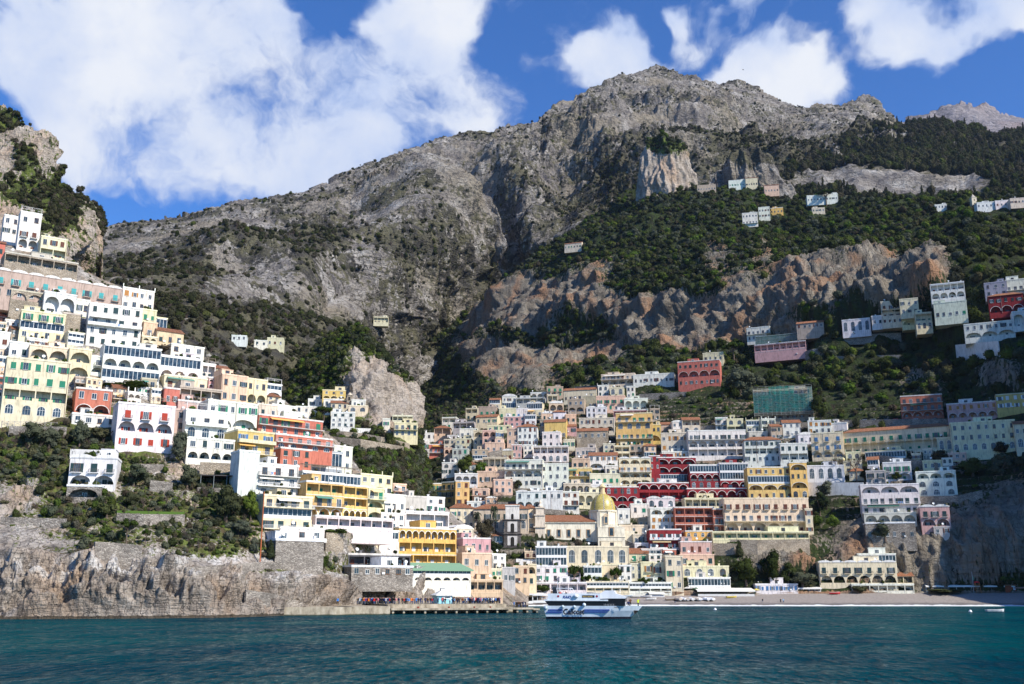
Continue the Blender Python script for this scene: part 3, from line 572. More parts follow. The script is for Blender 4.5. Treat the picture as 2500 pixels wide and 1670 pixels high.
def rail_mesh(L, dp=0.0, kind='iron', h=.95):
    k = ('rail', q2(L, .4), dp, kind)
    if k not in _mc:
        s = MB(); L = q2(L, .4)
        if kind == 'iron':
            s.box(-L/2, L/2, -.03, .03, h-.05, h); s.box(-L/2, L/2, -.02, .02, .08, .12); n = max(2, int(L/.22))
            for i in range(n+1): x = -L/2+L*i/n; s.box(x-.018, x+.018, -.016, .016, .1, h-.05)
            if dp:
                for sx in (-L/2, L/2):
                    s.box(sx-.03, sx+.03, .03, dp, h-.05, h)
                    for i in range(int(dp/.22)): s.box(sx-.018, sx+.018, .06+i*.22, .095+i*.22, .1, h-.05)
        else:
            s.box(-L/2, L/2, -.08, .08, h-.14, h); s.box(-L/2, L/2, -.08, .08, 0, .14); n = max(2, int(L/.42))
            for i in range(n+1): x = -L/2+L*i/n; s.box(x-.08, x+.08, -.06, .06, .14, h-.14)
        _mc[k] = s.mesh('railing', 'metal_paint' if kind == 'iron' else 'plaster')
    return _mc[k]
def window(par, x, y, z, w, h, kind='rect', sh=None, fcol=(.74,.72,.68), nm='window'):
    if abs(hash((round(x*7), round(z*5), round(w*9)))) % 5 > 2: fcol = ((.20,.11,.06), (.35,.33,.30))[round(w*5) % 2]
    w = q2(w); h = q2(h); a, b = win_mesh(w, h, kind)
    o = link(nm, a, par, fcol, (x, y, z)); link('pane', b, o)
    if sh:
        c, open_ = sh; me_ = shut_mesh(w, h) if open_ else shutc_mesh(w, h)
        for sg_ in (-1, 1): link('shutter', me_, o, c, (sg_*(w*.75 if open_ else w*.25), 0, 0))
    return o
def arcade(mb, x0, x1, z0, z1, y0, y1, n, pier=.35, top=.5, round_=True, mi=0, edge=None):
    """a wall with n arched (or square) openings between y0 (front) and y1 (back)"""
    W = x1-x0; edge = pier if edge is None else edge; bay = (W-2*edge-(n-1)*pier)/n; x = x0
    mb.box(x0, x0+edge, y0, y1, z0, z1, mi); x = x0+edge
    for i in range(n):
        zt = z1-top; hh = zt-z0; r = min(bay/2, hh*.62)
        if round_:
            K = 10; zs = zt-r; P = [(x+bay*j/K, zs+r*math.sqrt(max(0, 1-((j/K-.5)*2)**2))) for j in range(K+1)]
            for j in range(K):
                (a, za), (b, zb) = P[j], P[j+1]
                mb.poly([(a,y0,za),(b,y0,zb),(b,y0,z1),(a,y0,z1)], mi); mb.poly([(b,y1,zb),(a,y1,za),(a,y1,z1),(b,y1,z1)], mi); mb.poly([(a,y0,za),(a,y1,za),(b,y1,zb),(b,y0,zb)], mi)
            mb.poly([(x,y0,z1),(x+bay,y0,z1),(x+bay,y1,z1),(x,y1,z1)], mi)
        else: mb.box(x, x+bay, y0, y1, zt, z1, mi)
        x += bay
        e = pier if i < n-1 else edge; mb.box(x, x+e, y0, y1, z0, z1, mi); x += e
    return bay
def parse(s):
    out = []
    for tok in s.split():
        t = tok[0]; n = ''; i = 1
        while i < len(tok) and tok[i].isdigit(): n += tok[i]; i += 1
        out.append((t, int(n or 1), tok[i:]))
    return out
BN = 0
def building(loc, rz, W, H, cc, levels, roof='f', label='', cat='house', group=None, sh=None, dep=9.0, ext=5.0, name='house', hs=None, rtop=0, side=False):
    """levels: storeys from the top: w windows, W shuttered, d doors with small balconies, b railed balcony, B parapet balcony,
       a arcaded loggia, A arcade with railing, c square loggia, e arched windows, g glazed veranda, p blank"""
    global BN; BN += 1; rng = random.Random(BN*13+7)
    ro = root(name, loc, rz, label, cat, group); ck = cc[0]; col = COLR[ck]; mat = 'plaster'
    if ck == 'S': col = (1,1,1)
    col = tuple(min(.88, v*(.94+.12*rng.random())) for v in col)
    if cc[1:2]: sh = cc[1]
    trim = TRIM.get(ck, tuple(min(.86, v*1.12+.04) for v in col)); lv = parse(levels); n = len(lv); sh_h = H/n
    lv = [(t, max(k, math.ceil(W/3.7)) if t in 'wWbB' and W/k > 4.4 else max(k, math.ceil(W/4.6)) if t in 'dce' and W/k > 5.6 else k, md) for (t, k, md) in lv]
    wall = MB(); x0, x1 = -W/2, W/2; lo = {}
    inner = MB()
    for i, (t, k, md) in enumerate(lv):
        z1 = H-i*sh_h; z0 = z1-sh_h
        if i == n-1: zb = -ext
        else: zb = z0
        if t in 'aAcg':
            sb = min(2.2, .5*sh_h+.6)
            if i == n-1: wall.box(x0, x1, 0, dep, -ext, z0)
            wall.box(x0, x1, sb, dep, z0+.002, z1-.002 if i else z1)
            wall.box(x0, x1, .001, dep, z0-.12, z0) if i < n-1 else None
            if t in 'aA': arcade(wall, x0, x1, z0+.001, z1-.001, 0, .4, k, pier=min(.5, W/k*.16), top=sh_h*.17)
            elif t == 'c': arcade(wall, x0, x1, z0+.001, z1-.001, 0, .3, k, pier=min(.3, W/k*.12), top=sh_h*.12, round_=False)
            wall.box(x0, x0+.25, .4, sb, z0+.002, z1-.002); wall.box(x1-.25, x1, .4, sb, z0+.002, z1-.002)
            if t in 'ac': wall.box(x0+.26, x1-.26, .10, .22, z0+.001, z0+.85)
        else:
            wall.box(x0, x1, 0, dep, zb, z1 if i == 0 else z1-.001)
    wmat = {'S': 'stone_wall', 'X': 'dark_stone', 'Z': 'tan_stone'}.get(ck, 'plaster')
    w_ = link('wall', wall.mesh('wall', wmat), ro, col if ck not in 'SXZ' else (1,1,1))
    fcol = (.72,.70,.66)
    S = lambda: (SHUT[sh], rng.random() < .45) if sh else None
    defs = rng.choice('bddgn'); 
    if sh is None and ck not in 'SX': sh = defs if defs != 'n' else None
    for i, (t, k, md) in enumerate(lv):
        z1 = H-i*sh_h; z0 = z1-sh_h; bay = W/k; ww = min(1.5, bay*.5); hh = min(sh_h*.66, 2.4)
        xs = [x0+bay*(j+.5)+rng.uniform(-.06, .06)*bay for j in range(k)]
        if t in 'wW':
            for x in xs: window(ro, x, -.001, z0+sh_h*.28, ww*(.75+.3*rng.random()), hh*(.7+.25*rng.random()), 'rect', S() if (t == 'W' or rng.random() < .3) and sh else None, fcol)
        elif t in 'eG':
            for x in xs: window(ro, x, -.001, z0+sh_h*.2, min(2.6, bay*.5), sh_h*.66, 'arch', None, (.78,.77,.74))
        elif t == 'd':
            for x in xs:
                window(ro, x, -.001, z0+.12, ww, min(sh_h*.72, 2.5), 'rect', S() if sh else None, fcol)
                s = MB(); s.box(-ww*.5-.55, ww*.5+.55, -.9, -.003, -.14, 0); b = link('balcony', s.mesh('balcony', 'plaster'), ro, trim, (x, 0, z0+.1))
                link('railing', rail_mesh(ww+1.0, .8), b, (.12,.11,.10), (0, -.82, 0))
        elif t in 'bB':
            for x in xs: window(ro, x, -.001, z0+.1, ww*1.1, min(sh_h*.72, 2.4), 'arch' if md == 'e' else 'rect', S() if sh and rng.random() < .5 else None, fcol)
            pr = 1.5; s = MB(); s.box(x0-.05, x1+.05, -pr, -.004, z0-.16, z0)
            if t == 'B':
                s.box(x0-.05, x1+.05, -pr, -pr+.14, z0, z0+.9); s.box(x0-.05, x0+.09, -pr+.14, -.004, z0, z0+.9); s.box(x1-.09, x1+.05, -pr+.14, -.004, z0, z0+.9)
            b = link('balcony', s.mesh('balcony', 'plaster'), ro, trim)
            if t == 'b': link('railing', rail_mesh(W, 1.4, 'stone' if rng.random() < .35 and ck in 'WoCK' else 'iron'), b, (.66,.65,.62) if rng.random() < .6 else (.10,.10,.10), (0, -pr+.08, z0))
            if rng.random() < .4:
                a = MB(); f0 = rng.random()*.3*W; f1 = f0+W*(.35+.3*rng.random()); a.poly([(x0+f0,-.01,z1-.35),(x0+f1,-.01,z1-.35),(x0+f1,-1.5,z1-.95),(x0+f0,-1.5,z1-.95)]); a.poly([(x0+f0,-.01,z1-.39),(x0+f1,-.01,z1-.39),(x0+f1,-1.5,z1-.99),(x0+f0,-1.5,z1-.99)])
                a.poly([(x0+f0,-1.5,z1-.95),(x0+f1,-1.5,z1-.95),(x0+f1,-1.5,z1-1.15),(x0+f0,-1.5,z1-1.15)]); a.build('awning', 'canvas', ro, rng.choice([(.8,.77,.7),(.75,.42,.12),(.72,.55,.3),(.1,.25,.2)]))
        elif t in 'aAc':
            sb = min(2.2, .5*sh_h+.6)
            for x in xs: window(ro, x, sb-.002, z0+.08, min(1.3, bay*.45), min(sh_h*.62, 2.2), 'rect', S() if sh else None, fcol)
            if t == 'A': link('railing', rail_mesh(W-.5, 0, 'iron'), w_, (.5,.5,.48), (0, .06, z0))
            if ck in TRIM or rng.random() < .3:
                s = MB(); s.box(x0-.06, x1+.06, -.08, -.004, z0-.2, z0-.02) if t == 'c' else None
                if t in 'aA':
                    pier = min(.5, W/k*.16); by = (W-pier*(k+1))/k; r = min(by/2, sh_h*.83*.62)
                    for j in range(k):
                        cx = x0+pier+by/2+j*(by+pier); zc = z1-sh_h*.17-r
                        for q in range(10):
                            a0 = math.pi*q/10; a1 = math.pi*(q+1)/10; R1 = by/2+.2; r2 = r+.2
                            s.poly([(cx+math.cos(a0)*by/2,-.03,zc+math.sin(a0)*r),(cx+math.cos(a0)*R1,-.03,zc+math.sin(a0)*r2),(cx+math.cos(a1)*R1,-.03,zc+math.sin(a1)*r2),(cx+math.cos(a1)*by/2,-.03,zc+math.sin(a1)*r)])
                s.build('arch_trim', 'plaster', ro, trim)
        elif t == 'g':
            z = z0+.85; s = MB(); s.box(x0+.26, x1-.26, .08, .3, z0+.001, z); s.box(x0+.26, x1-.26, -.05, .35, z1-.3, z1-.01); nb = max(3, int(W/1.3))
            for j in range(nb+1): x = x0+.1+(W-.2)*j/nb; s.box(x-.06, x+.06, .1, .2, z, z1-.3)
            v = s.build('veranda_frame', 'painted_wood', ro, (.76,.76,.74)); p_ = MB(); p_.box(x0+.26, x1-.26, .14, .16, z, z1-.3); p_.build('pane', 'glass_pane', v)
    # roof
    rf = MB(); zt = H
    if roof in "fFpvs":
        rf.box(x0-.12, x1+.12, -.12, dep+.1, zt+.002, zt+.16)
        for (a, b, c, d) in ((x0-.12, x1+.12, -.12, .08), (x0-.12, x0+.08, .08, dep+.1), (x1-.08, x1+.12, .08, dep+.1)): rf.box(a, b, c, d, zt+.161, zt+.55)
        rr = rf.build('roof', 'plaster', ro, trim if roof != 's' else (.6,.56,.5))
        if roof == 'F':
            for j in range(max(2, int(W/4))+1): x = x0+W*j/max(2, int(W/4)); s = MB(); s.box(x-.15, x+.15, -.1, .15, zt+.56, zt+1.8); s.build('post', 'plaster', ro, trim)
        if roof == 'v':
            k = max(1, int(W/5)); vb = MB(); bw = W/k
            for j in range(k):
                cx = x0+bw*(j+.5); st = len(vb.v); K = 8
                for q in range(K):
                    a0 = math.pi*q/K; a1 = math.pi*(q+1)/K; p0 = (cx-bw*.47*math.cos(a0), zt+.2+bw*.17*math.sin(a0)); p1 = (cx-bw*.47*math.cos(a1), zt+.2+bw*.17*math.sin(a1))
                    vb.poly([(p0[0],-.2,p0[1]),(p1[0],-.2,p1[1]),(p1[0],dep,p1[1]),(p0[0],dep,p0[1])]); vb.poly([(p0[0],-.2,p0[1]),(p1[0],-.2,p1[1]),(cx,-.2,zt+.2)])
            vb.build('vault', 'plaster', rr, (.8,.78,.74))
        if roof == 'p':
            pg = MB(); k = max(2, int(W/3))
            for j in range(k+1):
                x = x0+.2+(W-.4)*j/k; pg.box(x-.07, x+.07, .2, .34, zt+.55, zt+2.5); pg.box(x-.05, x+.05, .1, 3.6, zt+2.58, zt+2.68)
            pg.box(x0, x1, .18, .36, zt+2.5, zt+2.58); pg.box(x0, x1, 3.3, 3.45, zt+2.5, zt+2.58)
            for j in range(int(W/.6)): x = x0+j*.6; pg.box(x, x+.08, .1, 3.6, zt+2.7, zt+2.74)
            pg.build('pergola', 'painted_wood', ro, (.30,.24,.18) if rng.random() < .6 else (.7,.68,.64))
    elif roof == 'E':
        rf.poly([(x0-.5,-.8,zt-.1),(x1+.5,-.8,zt-.1),(x1+.5,dep,zt+2.2),(x0-.5,dep,zt+2.2)]); rf.box(x0-.5, x1+.5, -.84, -.76, zt-.5, zt-.1); rf.build('roof', 'canvas', ro, (.20,.34,.22))
    elif roof in 'tG':
        pr = min(2.4, dep*.27)
        if roof == 't':                                             # hipped, ridge parallel to the front
            e = .45; a = (x0-e,-e,zt); b = (x1+e,-e,zt); c = (x1+e,dep+e,zt); d = (x0-e,dep+e,zt); i_ = min(W*.35, dep*.45); g = (x0+i_, dep*.5, zt+pr); h = (x1-i_, dep*.5, zt+pr)
            rf.poly([a,b,h,g]); rf.poly([b,c,h]); rf.poly([c,d,g,h]); rf.poly([d,a,g]); rf.box(x0-e, x1+e, -e, dep+e, zt-.14, zt-.003)
        else:                                                       # gable facing the side
            e = .35; g = (x0-e, dep*.5, zt+pr); h = (x1+e, dep*.5, zt+pr); rf.poly([(x0-e,-e,zt-.05),(x1+e,-e,zt-.05),h,g]); rf.poly([(x1+e,dep+e,zt-.05),(x0-e,dep+e,zt-.05),g,h])
            rf.poly([(x0-e,-e,zt-.2),(x1+e,-e,zt-.2),(x1+e,-e,zt-.051),(x0-e,-e,zt-.051)])
            wg = MB(); wg.poly([(x0,0,zt),(x0,dep,zt),(x0,dep*.5,zt+pr-.15)]); wg.poly([(x1,0,zt),(x1,dep,zt),(x1,dep*.5,zt+pr-.15)]); wg.build('gable', 'plaster', ro, col)
        rf.build('roof', 'roof_tile', ro)
    # small things belonging to the house
    if roof in 'fvs' and W > 8.5 and rng.random() < .6:
        rw = W*rng.uniform(.22, .45); rx = rng.uniform(x0+.3, x1-rw-.3); ry = rng.uniform(1.5, 3.5); rh = rng.uniform(2.2, 2.9); s = MB(); s.box(rx, rx+rw, ry, dep-.2, zt+.17, zt+rh); s.box(rx-.12, rx+rw+.12, ry-.12, dep-.1, zt+rh+.001, zt+rh+.18)
        k_ = link('roof_room', s.mesh('roof_room', 'plaster'), ro, col if rng.random() < .5 else trim); window(k_, rx+rw*.5, ry-.001, zt+.5, min(1.6, rw*.4), 1.6, 'rect', None, fcol)
    if rng.random() < .7 and W > 5:
        for q in range(rng.randint(1, 4)):
            jz = rng.choice([0, 0, 1]); pz = zt+.56 if (jz == 0 and roof in 'fFpvs') else H-sh_h*rng.randint(1, n)+.1
            if pz < zt and lv[min(n-1, max(0, round((H-pz)/sh_h)-1))][0] not in 'bB': continue
            sc_ = rng.uniform(.7, 1.6); link('potted_plant', PLANTS[rng.randrange(4)], ro, None, (rng.uniform(x0+.5, x1-.5), .25 if pz > zt else -1.2, pz-.1), rng.random()*6, (sc_*1.3, sc_*.8, sc_))
    if rng.random() < .5 and W > 6 and lv[0][0] in 'wWdbe':
        px_ = rng.choice([x0+.3, x1-.3, x0+W*rng.uniform(.3,.7)]); s = MB(); s.tube((0,-.1,0), (0,-.1,H), .07, n=5); link('drainpipe', s.mesh('drainpipe', 'metal_paint'), ro, rng.choice([(.3,.27,.24),(.45,.4,.35),(.25,.15,.1)]), (px_, 0, 0))
    if rng.random() < .25 and W > 7 and any(t in 'bB' for t, _, _ in lv):
        i_ = [i for i, (t, _, _) in enumerate(lv) if t in 'bB'][0]; z_ = H-(i_+1)*sh_h; lx = rng.uniform(x0+.5, x1-3.5)
        for q in range(rng.randint(2, 4)): s = MB(); s.poly([(lx+q*.75,-1.56,z_+.95),(lx+q*.75+.55,-1.56,z_+.95),(lx+q*.75+.52,-1.6,z_+.05+.3*rng.random()),(lx+q*.75+.02,-1.6,z_+.1)]); s.build('laundry', 'cloth', ro, rng.choice([(.75,.75,.75),(.2,.3,.5),(.5,.15,.12),(.6,.55,.4)]))
    if roof in 'fFvs' and W > 6:
        if rng.random() < .55:
            x = rng.uniform(x0+1, x1-1); s = MB(); s.box(-.35, .35, -.3, .3, 0, 1.2); s.box(-.45, .45, -.4, .4, 1.2, 1.35); link('chimney', s.mesh('chimney', 'plaster'), ro, trim, (x, rng.uniform(1, 4), zt+.16))
        if rng.random() < .5:
            x = rng.uniform(x0+1, x1-1); s = MB(); s.tube((0,0,0), (0,0,2.6), .035, n=5); s.box(-.6, .6, -.02, .02, 2.2, 2.25); s.box(-.4, .4, -.02, .02, 2.45, 2.5); link('antenna', s.mesh('antenna', 'metal_paint'), ro, (.35,.35,.35), (x, 2, zt+.16))
        if rng.random() < .4:
            x = rng.uniform(x0+1, x1-1); s = MB(); s.tube((0,0,0), (0,0,.9), .05, n=5); st = len(s.v); s.lathe((0,0,0), [(0,.0),(.3,.05),(.5,.17)], 12); s.xf(Matrix.Translation((0,-.1,1.05)) @ Matrix.Rotation(R(65), 4, 'X'), st)
            link('satellite_dish', s.mesh('satellite_dish', 'metal_paint'), ro, (.78,.78,.76), (x, .6, zt+.55))
    if rng.random() < .5 and lv[-1][0] in 'wWdp' and W > 5:
        s = MB(); s.box(-.4, .4, -.35, -.002, 0, .6); link('air_conditioner', s.mesh('air_conditioner', 'metal_paint'), ro, (.72,.72,.70), (rng.uniform(x0+1, x1-1), 0, sh_h*.25))
    if side or rng.random() < .35:
        for i, (t, k, md) in enumerate(lv):
            if t in 'wWdbBe' and dep > 6:
                for sx in (x0, x1):
                    o = window(ro, sx, dep*.4, H-(i+1)*sh_h+sh_h*.3, 1.0, min(1.4, sh_h*.5), 'rect', None, fcol); o.rotation_euler.z = -math.pi/2 if sx == x0 else math.pi/2
                    o.location.x += -.001 if sx == x0 else .001
    return ro
def place(sheet_, x0, x1, yt, yb, yaw, dy=0.0):
    """finds the spot on a terrain sheet where a front seen between these photo columns stands"""
    th = R(yaw); xc = (x0+x1)/2
    Y = ground(sheet_, xc, yb)+dy; dv = Vector((math.cos(th), math.sin(th), 0)); nv = Vector((-dv.y, dv.x, 0)); C0 = Vector((0,0,CH)); ym = (yt+yb)/2
    for it in range(7):
        P0 = vat(xc, yb, Y)
        def hit(px, py):
            d = Vector([float(v) for v in ray(px, py)]); return C0+d*((P0-C0).dot(nv)/d.dot(nv))
        a = hit(x0, ym); b = hit(x1, ym); back = 0
        for (q, px, py) in ((a, x0, yb), (b, x1, yb), ((a+b)/2, xc, ym), (a, x0, ym), (b, x1, ym)):
            g = ground(sheet_, px, py); back = min(back, g+1.0-q.y)
        if back > -1: break
        Y += max(back, -14)*.8
    c = hit(xc, yt); W = (b-a).dot(dv); m_ = (a+b)/2
    return Vector((m_.x, m_.y, P0.z)), th, W, c.z-P0.z
import re
